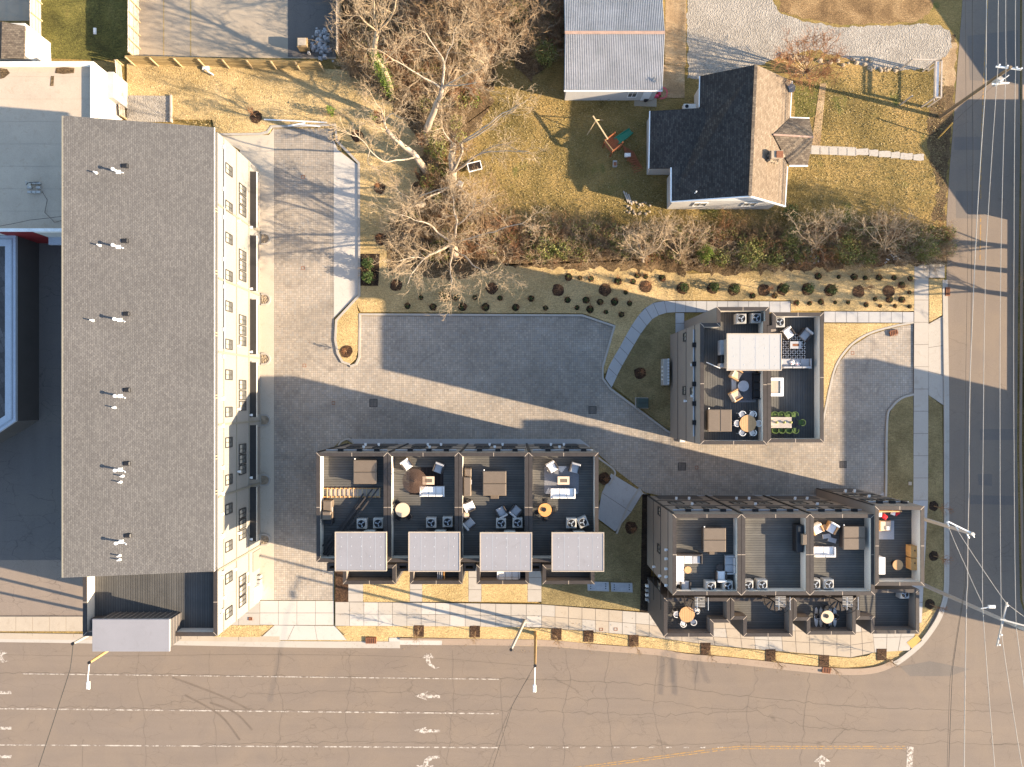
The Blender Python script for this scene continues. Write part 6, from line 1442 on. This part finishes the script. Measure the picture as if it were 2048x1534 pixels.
# ------------------------------------------------------------------ vegetation
import numpy as np
rng = np.random.default_rng(5)
def np_mesh(name, V, Q, mats, mi=None):
    V = np.asarray(V, dtype=np.float32); Q = np.asarray(Q, dtype=np.int32); me = bpy.data.meshes.new(name)
    me.vertices.add(len(V)); me.vertices.foreach_set('co', V.ravel()); k = Q.shape[1]
    me.loops.add(Q.size); me.loops.foreach_set('vertex_index', Q.ravel()); me.polygons.add(len(Q))
    me.polygons.foreach_set('loop_start', np.arange(len(Q), dtype=np.int32) * k); me.polygons.foreach_set('loop_total', np.full(len(Q), k, dtype=np.int32))
    for m in (mats if isinstance(mats, (list, tuple)) else [mats]): me.materials.append(m)
    if mi is not None: me.polygons.foreach_set('material_index', np.asarray(mi, dtype=np.int32))
    me.update(calc_edges=True); me.validate(); return me
def unit(v): return v / np.maximum(np.linalg.norm(v, axis=1, keepdims=True), 1e-6)
def twigs_np(P0, D, Ln, R0, bend=.25, segs=3, lift=.0):
    """many tapered three-sided twigs at once -> verts, quads, (points along each)"""
    n = len(P0); D = unit(D); pts = [P0]; d = D.copy()
    for s in range(segs):
        d = unit(d + rng.normal(0, bend, (n, 3)) + np.array([0, 0, lift])); pts.append(pts[-1] + d * (Ln / segs)[:, None])
    pts = np.stack(pts, 1); rad = R0[:, None] * np.linspace(1, .35, segs + 1)[None]
    a = unit(np.cross(D, rng.normal(0, 1, (n, 3)))); b = np.cross(D, a); V = []
    for k in range(3):
        t = 2 * np.pi * k / 3; V.append(pts + (a * np.cos(t) + b * np.sin(t))[:, None, :] * rad[:, :, None])
    V = np.stack(V, 2).reshape(n * (segs + 1) * 3, 3); base = np.arange(n)[:, None, None] * (segs + 1) * 3; i = np.arange(segs)[None, :, None] * 3; k = np.arange(3)[None, None, :]
    q = np.stack([base + i + k, base + i + (k + 1) % 3, base + i + 3 + (k + 1) % 3, base + i + 3 + k], -1).reshape(-1, 4)
    return V, q, pts
def ramify(P0, D, Ln, R0, levels, kids, spread=.8, shrink=.6, rmin=.012, lift=.05, bend=.22, start=.25):
    VV, QQ, off = [], [], 0; p, d, l, r = P0, D, Ln, R0
    for lv in range(levels + 1):
        V, q, pts = twigs_np(p, d, l, r, bend, 3, lift); VV.append(V); QQ.append(q + off); off += len(V)
        if lv == levels: break
        n = len(p); m = kids[lv]; f = rng.uniform(start, 1, (n, m)) * 3; i = np.minimum(f.astype(int), 2); fr = f - i; idx = np.arange(n)[:, None]
        a, b = pts[idx, i], pts[idx, i + 1]; np_ = a + (b - a) * fr[..., None]; dd = unit((b - a).reshape(-1, 3)) + rng.normal(0, spread, (n * m, 3)) * .6
        p = np_.reshape(-1, 3); d = dd; l = np.repeat(l, m) * shrink * rng.uniform(.6, 1.2, n * m); r = np.maximum(np.repeat(r, m) * .5, rmin)
    return np.concatenate(VV), np.concatenate(QQ)
def leaves_np(n, rx, rz, size, cz=0, shell=.5, flat=0):
    d = unit(rng.normal(0, 1, (n, 3))); r = rng.uniform(shell, 1, (n, 1)) ** .7; p = d * r * np.array([rx, rx, rz]) * (1 + .18 * np.sin(d[:, :1] * 5 + d[:, 1:2] * 7)); p[:, 2] += cz
    return leaf_quads(p, size, flat)
def leaf_quads(p, size, flat=0):
    n = len(p); nr = unit(rng.normal(0, 1, (n, 3)) + np.array([0, 0, flat])); a = unit(np.cross(nr, rng.normal(0, 1, (n, 3)))); b = np.cross(nr, a); s = size * rng.uniform(.6, 1.3, (n, 1))
    V = np.stack([p - a * s, p + b * s * .5, p + a * s, p - b * s * .5], 1).reshape(-1, 3); return V, np.arange(4 * n).reshape(-1, 4)
def merge(parts):
    V, Q, M, off = [], [], [], 0
    for v, q, m in parts: V.append(v); Q.append(q + off); M.append(np.full(len(q), m)); off += len(v)
    return np.concatenate(V), np.concatenate(Q), np.concatenate(M)
def brush(n, h, w, kids=(5, 3), r=.022):
    P0 = np.c_[rng.normal(0, w * .22, (n, 2)), np.zeros(n)]; D = np.c_[P0[:, :2] / w * 1.6 + rng.normal(0, .35, (n, 2)), np.ones(n)]
    return ramify(P0, D, rng.uniform(.6, 1.15, n) * h, np.full(n, r), len(kids), kids, .9, .5, .009, .0, .2)
# undergrowth: one joined mass
def inside(pt, poly):
    x, y = pt; c = False
    for i in range(len(poly)):
        (x1, y1), (x2, y2) = poly[i - 1], poly[i]
        if (y1 > y) != (y2 > y) and x < (x2 - x1) * (y - y1) / (y2 - y1) + x1: c = not c
    return c
def scatter(poly, n, mind=0):
    xs = [p[0] for p in poly]; ys = [p[1] for p in poly]; out = []; tries = 0
    while len(out) < n and tries < n * 60:
        tries += 1; p = (random.uniform(min(xs), max(xs)), random.uniform(min(ys), max(ys)))
        if inside(p, poly) and (not mind or all((p[0] - q[0]) ** 2 + (p[1] - q[1]) ** 2 > mind * mind for q in out)): out.append(p)
    return out
thick1 = [(700, -60), (1045, -60), (1020, 60), (985, 110), (975, 150), (950, 195), (890, 230), (850, 215), (790, 190), (740, 165), (695, 130)]
thick2 = [(840, 250), (905, 240), (935, 300), (900, 330), (915, 400), (985, 440), (1040, 455), (1050, 500), (990, 515), (900, 520), (800, 505), (785, 480), (820, 430), (845, 390), (862, 340)]
thick3 = [(1050, 462), (1150, 455), (1260, 462), (1380, 468), (1500, 470), (1600, 478), (1700, 470), (1780, 455), (1890, 470), (1890, 512), (1700, 520), (1560, 522), (1440, 525), (1250, 510), (1050, 515)]
thick4 = [(1048, 10), (1090, -50), (1125, -50), (1122, 110), (1085, 125), (1065, 80)]
var = {m: [brush(random.randint(16, 24), h, w, kids=(6, 4), r=.022) for h, w in ((1.7, 1.4), (2.3, 1.7), (1.3, 1.2))] for m in range(3)}
def mass(polys, label, name='undergrowth', leafy=.25):
    parts = []
    for poly, n, mind, hs in polys:
        for u, v in scatter(poly, n, mind):
            c = P(u, v, .12); m = random.choices((0, 1, 2), (5, 3.2, 1.8))[0]; V, Q = random.choice(var[m]); a = random.uniform(0, 6.28); s = random.uniform(.6, 1.1) * hs
            M_ = np.array([[math.cos(a), -math.sin(a), 0], [math.sin(a), math.cos(a), 0], [0, 0, 1]]).T * s; parts.append((V @ M_ + np.array(c), Q, m))
            if random.random() < leafy:
                lv, lq = leaves_np(random.randint(120, 320), .9 * s, .7 * s, .085, .8); parts.append((lv + np.array(c), lq, 3))
    V, Q, M_ = merge(parts); o = put(name, np_mesh(name, V, Q, [X['twig'], X['twig2'], X['twig3'], X['leafo']], M_)); tag(o, label, 'undergrowth', None, 'stuff')
mass([(thick1, 165, 16, 1.1), (thick2, 90, 15, .9), (thick4, 34, 11, 1.25)], 'tangled brown undergrowth between the court lawn and the back yard')
mass([(thick3, 175, 13, .9)], 'overgrown brown hedge of brambles south of the white house yard', 'hedge_undergrowth', .6)
# dry leaves on the ground
pts = []
for poly, n in ((thick1, 6000), (thick2, 3500), (thick3, 4500)):
    for u, v in scatter(poly, n):
        p = P(u + random.gauss(0, 9), v + random.gauss(0, 9), .16); pts.append((p.x, p.y, .16 + random.random() * .06))
V, Q = leaf_quads(np.array(pts), .07, 2.5); tag(put('leaf_litter', np_mesh('leaf_litter', V, Q, X['leafd'])), 'brown dry leaves under the thicket', 'leaves', None, 'stuff')
# grass tufts, coarse enough to catch the low sun
def tufts(polys, m_, label, name, h=.12, w=.05):
    p = []
    for poly, n in polys:
        for u, v in scatter(poly, n): q = P(u, v, 0); p.append((q.x, q.y, .02 if poly[0][1] < 0 or poly is yard else .12))
    p = np.array(p); n = len(p); a = rng.uniform(0, np.pi, n); d = np.c_[np.cos(a), np.sin(a), np.zeros(n)] * w; top = np.c_[rng.normal(0, .06, (n, 2)), rng.uniform(.6, 1.3, n) * h]
    V = np.stack([p - d, p + d, p + top + d * .3, p + top - d * .3], 1).reshape(-1, 3); tag(put(name, np_mesh(name, V, np.arange(4 * n).reshape(-1, 4), m_)), label, 'grass', None, 'stuff')
yard = [(960, 240), (1020, 130), (1125, 185), (1300, 190), (1345, 420), (1580, 420), (1600, 130), (1890, 150), (1890, 450), (1500, 465), (1250, 458), (1000, 430), (925, 330)]
strawp = [(260, 135), (690, 150), (800, 225), (840, 330), (790, 450), (820, 550), (1000, 540), (1450, 552), (1820, 535), (1820, 600), (1300, 598), (1200, 640), (1170, 620), (725, 618), (722, 330), (675, 280), (545, 245), (430, 265), (350, 240), (350, 190), (260, 190)]
tufts([(yard, 26000)], m_leaf('yard_blades', (.20, .16, .06), (.33, .25, .10), (.45, .34, .17)), 'short rough grass of the back yard', 'grass_blades', .06, .035)
tufts([(strawp, 12000)], m_leaf('straw_blades', (.50, .36, .17), (.60, .45, .23), (.70, .54, .31)), 'dormant straw-coloured sod', 'straw_blades', .05, .03)

# big bare trees: measured trunk and limbs, grown twigs
def bare_tree(label, limbs, m_='twigw', tips=7, tl=2.2, kids=(5, 4, 3), name='bare_tree', tm='twig2', group=None, extra=None, rr=.74):
    b0 = P(*limbs[0][0][:3]); b0.z = .1; t = T(name, label, 'tree', tuple(b0), 0, group); trunk = MB(); P0, D, LN, RR = [], [], [], []
    for limb in limbs:
        pts = [P(*q[:3]) for q in limb]; rad = [q[3] * (1.2 if limb is limbs[0] else rr) for q in limb]; sp = smooth_path([(*p, r) for p, r in zip(pts, rad)], 4)
        pp = [Vector(q[:3]) for q in sp]; rs = [max(.02, q[3]) for q in sp]; pj = [pp[0]]
        for q in pp[1:]: pj.append(q + Vector((noise.noise(q * .8), noise.noise(q * .8 + Vector((5, 5, 5))), 0)) * .18)
        trunk.tube(pj, rs, 8)
        m = len(pj)
        for k in range(tips):
            f = 1 - random.random() ** 1.3 * .75 if limb is not limbs[0] else random.uniform(.55, 1); i = min(m - 2, int(f * (m - 1))); p = pj[i].lerp(pj[i + 1], random.random())
            d = (pj[i + 1] - pj[i]).normalized() + Vector((random.gauss(0, .6), random.gauss(0, .6), random.gauss(.1, .35))); P0.append(tuple(p)); D.append(tuple(d)); LN.append(tl * random.uniform(.6, 1.25)); RR.append(max(.028, rs[i] * .4))
    trunk.build('trunk', X[m_], t, smooth=True)
    V, Q = ramify(np.array(P0), np.array(D), np.array(LN), np.minimum(np.array(RR), .07), len(kids), kids, .85, .62, .011, .03, .2)
    mi = None; put('crown', np_mesh('crown', V - np.array(b0), Q, X[tm]), t)
    if extra: extra(t, b0)
    return t
bare_tree('tall white-barked bare tree in the middle of the thicket', [
    [(853, 277, 0, .30), (858, 245, 2, .27), (872, 215, 4, .22), (883, 180, 6, .20)], [(883, 180, 6, .18), (890, 140, 7.5, .14), (887, 118, 8.5, .11), (866, 92, 9.6, .08), (845, 62, 11, .04)],
    [(890, 140, 7.5, .11), (895, 108, 8.8, .08), (905, 84, 10, .06), (912, 55, 11.3, .03)], [(883, 178, 6, .14), (862, 162, 7, .11), (840, 152, 8, .09), (812, 132, 9.3, .06), (780, 118, 10.4, .03)],
    [(884, 178, 6, .11), (905, 165, 7.2, .08), (940, 146, 8.6, .06), (975, 128, 10, .03)], [(886, 172, 6.4, .09), (915, 172, 7.5, .07), (955, 165, 8.8, .04)]], tips=8, tl=2.3, kids=(4, 3, 2))
def ivy(t, b0):
    p = []
    for k in range(2600):
        f = random.random() ** .8; q = Vector(P(785, 194, .3)).lerp(P(750, 108, 4.6), f); r = .32 + .25 * math.sin(f * 3.1); p.append((q.x + random.gauss(0, r * .55), q.y + random.gauss(0, r * .55), max(.15, q.z + random.gauss(0, .3))))
    V, Q = leaf_quads(np.array(p), .085, .6); put('ivy', np_mesh('ivy', V - np.array(b0), Q, X['leafi']), t)
bare_tree('bare tree with bright green ivy wrapped round its trunk', [
    [(787, 194, 0, .26), (772, 152, 2.4, .24), (750, 108, 4.6, .2), (754, 62, 6.6, .17)], [(754, 62, 6.6, .13), (775, 42, 8, .1), (790, 15, 9.5, .07), (797, -25, 11, .04)],
    [(754, 62, 6.6, .11), (748, 30, 8, .08), (752, -20, 10, .05)], [(754, 62, 6.6, .1), (735, 48, 7.6, .07), (712, 20, 9, .04)], [(762, 132, 3.4, .1), (780, 112, 5, .07), (800, 92, 6.5, .04)]], tips=8, tl=2.2, kids=(4, 3, 2), m_='twig2', extra=ivy)
bare_tree('pale bare tree leaning over the straw lawn by the north kerb', [
    [(856, 345, 0, .30), (832, 314, 2, .26), (803, 288, 3.6, .2), (773, 260, 5.2, .15)], [(773, 260, 5.2, .1), (771, 240, 6, .07), (785, 226, 7, .05), (800, 235, 8, .03)],
    [(773, 260, 5.2, .09), (764, 226, 6.5, .06), (752, 205, 7.6, .03)], [(832, 314, 2, .13), (800, 320, 3.6, .1), (765, 322, 5, .08), (740, 300, 6.4, .06), (716, 272, 8, .05), (702, 246, 9.2, .03)],
    [(740, 300, 6.4, .06), (735, 325, 7.2, .04), (765, 345, 7.6, .03)], [(716, 272, 8, .04), (700, 268, 8.6, .03), (690, 262, 9.2, .02)]], tips=8, tl=1.7, kids=(4, 3, 2))
bare_tree('many-limbed bare tree spreading east over the yard beside the framed board', [
    [(906, 362, 0, .34), (904, 325, 2, .3), (905, 288, 3.8, .22)], [(905, 288, 3.8, .13), (890, 270, 5, .08), (885, 255, 6, .04)], [(905, 345, 1.4, .2), (925, 305, 3.4, .16), (925, 284, 4, .13), (965, 258, 5.6, .1), (1006, 228, 7.2, .07), (1052, 203, 9, .03)],
    [(925, 284, 4, .11), (960, 268, 5.2, .08), (1000, 238, 6.8, .05), (1035, 215, 8, .03)], [(908, 345, 1.2, .17), (935, 325, 2.6, .13), (965, 304, 4, .1), (1004, 301, 5.4, .07), (1058, 303, 7.2, .03)],
    [(945, 318, 3, .08), (975, 296, 4.4, .06), (1010, 290, 5.8, .04), (1045, 305, 7, .02)], [(903, 372, .4, .13), (870, 388, 2.2, .1), (845, 402, 3.6, .07), (822, 415, 5, .05)], [(912, 372, .4, .1), (930, 384, 2, .06), (945, 392, 3, .03)]], tips=8, tl=1.8, kids=(4, 3, 2))
bare_tree('wide white-limbed bare tree at the south-west corner of the thicket', [
    [(912, 512, 0, .42), (908, 498, 1.6, .36), (906, 486, 3, .3)], [(906, 486, 3, .2), (870, 505, 4.5, .15), (850, 518, 5.6, .1), (825, 545, 7, .06), (815, 570, 8, .03)], [(906, 486, 3, .17), (880, 470, 4.2, .13), (862, 450, 5.4, .1), (830, 440, 6.6, .05), (800, 428, 7.8, .03)],
    [(906, 486, 3, .17), (913, 450, 5, .12), (910, 420, 6.5, .08), (906, 395, 8, .04)], [(909, 486, 3, .15), (935, 478, 4.6, .1), (965, 470, 6, .07), (1010, 455, 7.6, .05), (1050, 445, 9, .03)], [(913, 450, 5, .09), (940, 428, 6.6, .06), (950, 400, 8, .03)],
    [(909, 500, 2.5, .13), (935, 518, 4.4, .1), (955, 535, 6, .06), (985, 545, 7.4, .03)], [(906, 503, 2.2, .13), (900, 530, 4.4, .1), (905, 560, 6.4, .06), (900, 585, 8, .03)], [(850, 518, 5.6, .08), (830, 515, 6.6, .06), (800, 520, 8, .03)]], tips=11, tl=2.0, kids=(5, 4, 2))
bare_tree('white forked limb tree west of the thicket, above the evergreen pair', [
    [(850, 405, 0, .26), (840, 412, 2, .2), (832, 402, 3.6, .16)], [(832, 402, 3.6, .13), (815, 420, 5, .09), (803, 432, 6, .05)], [(832, 402, 3.6, .12), (845, 390, 5, .09), (880, 378, 6.4, .06), (900, 372, 7.2, .03)], [(832, 402, 3.6, .09), (800, 385, 5.5, .06), (790, 370, 7, .03)]], tips=9, tl=1.7, kids=(5, 3, 2))
for q, lab in (((740, -20), 'bare brown tree at the top edge, left of the ivy-clad trunk'), ((950, -5), 'dense twiggy bare tree at the top edge of the thicket'), ((1005, 30), 'bushy bare tree at the north-east of the thicket'), ((915, 25), 'thin bare tree behind the white-barked tree'), ((980, 75), 'dense pale twiggy tree above the shaded yard corner'), ((960, 420), 'small bare tree at the south of the thicket')):
    u, v = q; h = random.uniform(5, 7) if v < 400 else 4
    bare_tree(lab, [[(u, v, 0, .14), (u + random.uniform(-6, 6), v - 4, h * .4, .11), (u + random.uniform(-10, 10), v - 8, h * .8, .06)]] + [[(u, v - 3, h * .3, .08), (u + 28 * math.cos(a), v + 26 * math.sin(a), h * .6, .05), (u + 48 * math.cos(a + .3), v + 44 * math.sin(a + .3), h * .9, .03)] for a in (0, 1.3, 2.5, 3.7, 5)], tips=9, tl=1.9, kids=(4, 3, 2), m_='twig', tm=random.choice(('twig', 'twig2')))
for q, h, lab in (((1288, 523), 4.2, 'small pale bare tree rising from the hedge, west of the green bushes'), ((1360, 520), 3.4, 'upright bare shrub tree in the hedge'), ((1770, 505), 3.5, 'bare shrub tree at the east end of the hedge'), ((1630, 500), 3.0, 'bare shrub with reddish stems in the hedge')):
    u, v = q; bare_tree(lab, [[(u, v, 0, .11), (u, v - 5, h * .3, .09), (u + 3, v - 12, h * .5, .07)]] + [[(u + 2, v - 10, h * .45, .06), (u + 20 * dx, v - 28, h * .75, .045), (u + 36 * dx, v - 55, h, .025)] for dx in (-1.2, -.5, .1, .7, 1.3)], tips=9, tl=1.2, kids=(4, 3, 2), m_='twigw' if u < 1300 else 'twig2', name='small_bare_tree')
# forsythia-like bare clump north of the white house, and front yard shrub
bare_tree('multi-stemmed bare shrub on the gravel edge north of the white house', [[(1612, 146, 0, .06), (1612 + 30 * math.cos(a), 128 + 26 * math.sin(a), 2.6, .05), (1616 + 48 * math.cos(a), 120 + 40 * math.sin(a), 4.4, .03)] for a in np.linspace(0, 5.8, 16)], tips=8, tl=1.3, kids=(5, 4), name='bare_shrub', tm='twig3', m_='twig2')
for q, lab in (((2180, 612), 'bare street tree across the side road, shading the asphalt'), ((2150, 560), 'bare tree beyond the right edge at the hedge line'), ((2230, 520), 'bare tree beyond the right edge, dappling the front yard')):
    u, v = q; bare_tree(lab, [[(u, v, 0, .26), (u + 4, v, 3, .2), (u - 4, v, 6, .12)]] + [[(u, v, 3 + random.random() * 2, .1), (u + 50 * math.cos(a), v + 50 * math.sin(a), 6.5, .06), (u + 80 * math.cos(a), v + 80 * math.sin(a), 8.8, .03)] for a in (0, 1.1, 2.1, 3.2, 4.2, 5.2)], tips=12, tl=2.0, kids=(6, 4, 2), m_='twig2', tm='twig')

# evergreen and leafy bushes (each with its own crown)
def leafy(name, label, u, v, r, h, m_, z=.12, n=700, size=.08, group=None, mulch=0, cat='bush', conical=False):
    c = P(u, v, z + h * .5); c.z = z; t = T(name, label, cat, tuple(c), 0, group); P0 = np.zeros((7, 3)); V, Q = ramify(P0, np.c_[rng.normal(0, .5, (7, 2)), np.ones(7)], np.full(7, h * .8), np.full(7, .03), 1, (4,), .8, .6)
    put('stem', np_mesh('stem', V, Q, X['twig']), t); V, Q = leaves_np(n, r, h * .5, size, h * .52, .35)
    if conical: f = 1.25 - V[:, 2:3] / h; V[:, :2] *= f
    put('crown', np_mesh('crown', V, Q, X[m_]), t)
    if mulch: mring(t, mulch)
    return t
def mring(t, r):
    p = []
    for k in range(14): a = k * math.pi / 7; q = r * random.uniform(.88, 1.1); p.append((q * math.cos(a), q * math.sin(a)))
    m = MB(); m.prism(p, -.1, .035); put('mulch_ring', m.mesh('mulch', X['bark'] if r > .5 else X['soil']), t)
for k, (u, v) in enumerate(((735, 527), (735, 555))): leafy('evergreen_shrub', ('upper' if k == 0 else 'lower') + ' of two round evergreen shrubs in the dark bed by the parking pad', u, v, .62, 1.5, 'leafg', .15, 1100, .075)
for u, v, r, h, m_, lab in ((1412, 505, 1.1, 3.2, 'leafi', 'tall bright green conical bush in the hedge'), (1442, 515, 1.0, 1.8, 'leafo', 'olive bush right of the tall green cone in the hedge'), (1500, 508, 1.5, 2.4, 'leafo', 'broad olive green bush in the hedge above the pair of townhouses'), (1548, 515, 1.0, 1.7, 'leafo', 'low olive bush at the right of the broad olive one'),
                        (1580, 478, 1.1, 2, 'leafo', 'yellowish bush in the hedge south of the white house corner'), (1690, 500, 1.5, 2.4, 'leafo', 'mounded olive bush toward the side road'), (1735, 515, 1.0, 1.6, 'leafo', 'small olive bush between two bare hedge trees'), (1850, 500, 1.4, 2, 'leafo', 'olive bush at the hedge end nearest the side road'),
                        (1092, 495, 1.3, 2.2, 'leafo', 'olive bush at the west end of the hedge'), (1125, 500, 1.0, 2, 'leafo', 'second olive bush at the west end of the hedge'), (875, 300, 1.3, 2, 'leafo', 'olive shrub between two leaning bare trunks'), (890, 340, .9, 1.4, 'leafo', 'small olive shrub left of the many-limbed tree'), (1090, 105, 1.3, 2.3, 'leafo', 'olive bush against the tin-roofed garage'),
                        (1035, 25, 1.3, 2.2, 'leafo', 'yellow green bush at the top edge right of the thicket'), (945, 195, 1.0, .9, 'leafi', 'low green groundcover patch at the yard side of the thicket'), (1580, 425, .8, 1.4, 'leafg', 'dark bush at the south-east corner of the white house')):
    leafy('hedge_bush', lab, u, v, r, h, m_, .1, int(520 * r * h), .085, conical=(h > 3))
for u, v, h, lab in ((661, 222, 1.8, 'narrow green sapling leaning over the straw above the court'), (746, 232, 1.0, 'small green sapling left of the pale leaning tree'), (1180, 330, .2, '')):
    if lab: leafy('green_sapling', lab, u, v, .42, h, 'leafi', .12, 260, .09, cat='sapling')
# planted shrubs
GSM = 'small shrubs in dark mulch rings on the lawn'
def proto_small():
    t = T('planted_shrub', 'low dark planted shrub in its mulch ring on the lawn north of the court', 'shrub', group=GSM); V, Q = leaves_np(90, .24, .16, .055, .2, .1); put('crown', np_mesh('crown', V, Q, X['leafg']), t)
    V, Q = ramify(np.zeros((9, 3)), np.c_[rng.normal(0, .9, (9, 2)), np.ones(9)], np.full(9, .5), np.full(9, .014), 1, (4,), .8, .6); put('stem', np_mesh('stem', V, Q, X['twig3']), t); mring(t, .33); return t
ps = [proto_small() for _ in range(4)]; used = [0] * 4
smalls = [(842, 595), (815, 612), (866, 614), (925, 614), (911, 595), (950, 595), (971, 614), (1000, 596), (1031, 615), (1062, 597), (1091, 616), (1137, 554), (1160, 556), (1182, 558), (1135, 600), (1154, 615), (1180, 619), (1172, 600), (1200, 604), (1229, 604), (1259, 607), (1212, 624), (1243, 629), (1251, 585), (1236, 562), (1266, 563), (1275, 551), (1291, 553), (1324, 556),
          (1505, 591), (1549, 591), (1593, 606), (1619, 607), (1642, 604), (1670, 605), (1696, 605), (1636, 552), (1677, 554), (1708, 554), (1730, 556), (1758, 555), (1788, 556), (1820, 557), (1803, 570), (1819, 585), (1750, 598), (1779, 599), (1803, 599), (1732, 610), (1760, 612), (1790, 612), (1819, 613)]
cnt = {}
for i, (u, v) in enumerate(sorted(smalls)):
    k = i % 4
    if used[k]: o = clone(ps[k])
    else: o = ps[k]; used[k] = 1
    o.location = P(u, v, .12); o.location.z = .12; o.rotation_euler = (0, 0, random.uniform(0, 6)); s = random.uniform(.6, 1.15) * (1.15 if u < 1300 else 1); o.scale = (s, s, s)
    cl_ = 'the shaded row above the court kerb' if u < 1110 else 'the cluster left of the curved walk' if u < 1340 else 'the upper sunlit row by the east sidewalk' if v < 590 else 'the lower sunlit row above the straight walk'
    cnt[cl_] = cnt.get(cl_, 0) + 1; o['label'] = ON[cnt[cl_] - 1] + ' low planted shrub from the west in ' + cl_
gl = ['first', 'second', 'third', 'fourth', 'fifth', 'sixth', 'seventh', 'eighth', 'ninth', 'tenth', 'eleventh', 'twelfth', 'thirteenth', 'fourteenth']
for k, (u, v) in enumerate(((889, 590), (1368, 575), (1429, 574), (1471, 577), (1569, 577), (1619, 577), (1665, 579))):
    leafy('evergreen_shrub', gl[k] + ' round evergreen from the west in the row above the court and walk', u, v, .5, 1.0, 'leafg', .12, 430, .07, 'round evergreens on the lawn', .62)
def sapling(u, v, h, label, ring=.6, square=False, name='young_tree', group='young bare trees', dense=6):
    c = P(u, v, .12); t = T(name, label, 'tree', (c.x, c.y, .12), 0, group); P0 = np.zeros((1, 3)); V, Q, pts = twigs_np(P0, np.array([[.02, .02, 1.]]), np.array([h]), np.array([.045]), .03, 5); put('trunk', np_mesh('trunk', V, Q, X['twig']), t)
    n = dense * 3; f = rng.uniform(.3, .95, n) * 5; i = np.minimum(f.astype(int), 4); p = pts[0, i] + (pts[0, i + 1] - pts[0, i]) * (f - i)[:, None]; a = rng.uniform(0, 6.28, n)
    V, Q = ramify(p, np.c_[np.cos(a) * .7, np.sin(a) * .7, np.full(n, 1.)], (h * .38) * (1.25 - f / 5), np.full(n, .016), 2, (3, 2), .6, .55, .008); put('crown', np_mesh('crown', V, Q, X['twig3' if not square else 'twig']), t)
    if square: m = MB(); m.box(-.5, -.58, -.1, .5, .58, .035); put('mulch_square', m.mesh('mulch', X['bark']), t)
    else: mring(t, ring)
st = [(838, 1262), (950, 1263), (1113, 1268), (1177, 1272), (1267, 1281), (1411, 1297), (1541, 1310), (1648, 1322), (1763, 1309)]
for k, (u, v) in enumerate(st): sapling(u, v, 2.9, gl[k] + ' young bare street tree from the west along the main road verge', square=True, name='street_tree', group='young street trees in square mulch beds')
for k, (u, v) in enumerate(((1867, 1012), (1867, 1112), (1859, 1208))): sapling(u, v, 2.7, ('northern', 'middle', 'southern')[k] + ' young bare tree in the side road verge', .5, name='street_tree', group='young trees in the side road verge')
for u, v, h, lab in ((792, 570, 1.6, 'round pale twiggy shrub left of the white-limbed tree crown'), (984, 577, 2.0, 'young bare tree in a round mulch ring, westernmost above the court'), (1116, 580, 2.6, 'young bare tree in a round mulch ring above the court bend'), (1210, 580, 2.4, 'young bare tree in a round mulch ring before the curved walk'), (1291, 574, 2.4, 'young bare tree in a mulch ring above the curved walk'), (1528, 580, 2.2, 'young bare tree in a mulch ring north of the townhouse pair'),
                     (1717, 583, 2.6, 'left of two young bare trees in the sunlit planting by the east sidewalk'), (1777, 583, 2.6, 'right of two young bare trees in the sunlit planting by the east sidewalk'), (1280, 746, 1.8, 'young bare tree on the shaded lawn west of the townhouse pair'), (1262, 1055, 1.8, 'young bare tree on the lawn between the two rows'), (1209, 957, 1.6, 'young bare shrub on the small triangular lawn by the court'),
                     (693, 703, 1.2, 'golden twiggy shrub at the tip of the narrow lawn island'), (512, 234, 2.2, 'young bare tree with wide mulch mound above the north kerb'), (759, 376, 1.6, 'round bare shrub on the straw between the kerb and the thicket'), (757, 236, 1.5, 'small rusty shrub by the pale leaning tree'), (715, 272, 1.2, 'small rusty shrub near the kerb corner'), (762, 478, 1.6, 'bare shrub on the straw above the two evergreens')):
    sapling(u, v, h, lab, .62, group=None, name='young_tree' if h > 1.7 else 'bare_shrub', dense=10 if h < 2 else 7)
p = []
for poly, n in (([(548, 260), (667, 260), (667, 900), (690, 890), (690, 1100), (660, 1190), (550, 1190)], 260), ([(720, 635), (1160, 640), (1220, 780), (1360, 880), (1640, 890), (1760, 980), (1330, 985), (1180, 890), (700, 870)], 300), ([(680, 1205), (1300, 1230), (1700, 1300), (1300, 1268), (680, 1245)], 160), ([(690, 1280), (1200, 1290), (1640, 1340), (1600, 1350), (1200, 1310), (690, 1296)], 220)):
    for u, v in scatter(poly, n): q = P(u, v, 0); p.append((q.x, q.y, .19 if v > 1200 and v < 1275 and len(p) > 560 else .05))
V, Q = leaf_quads(np.array(p), .05, 3); tag(put('fallen_leaves', np_mesh('fallen_leaves', V, Q, X['leafd'])), 'scattered fallen leaves on the paving and road edge', 'leaves', None, 'stuff')
# litter along the hedge
p = []
for k in range(70): q = P(random.uniform(1560, 1800), random.uniform(508, 528), .2); p.append((q.x, q.y, .25 + random.random() * .3))
V, Q = leaf_quads(np.array(p), .12, 1.5); tag(put('litter', np_mesh('litter', V, Q, X['shgl'])), 'scraps of pale litter along the foot of the hedge', 'litter', None, 'stuff')
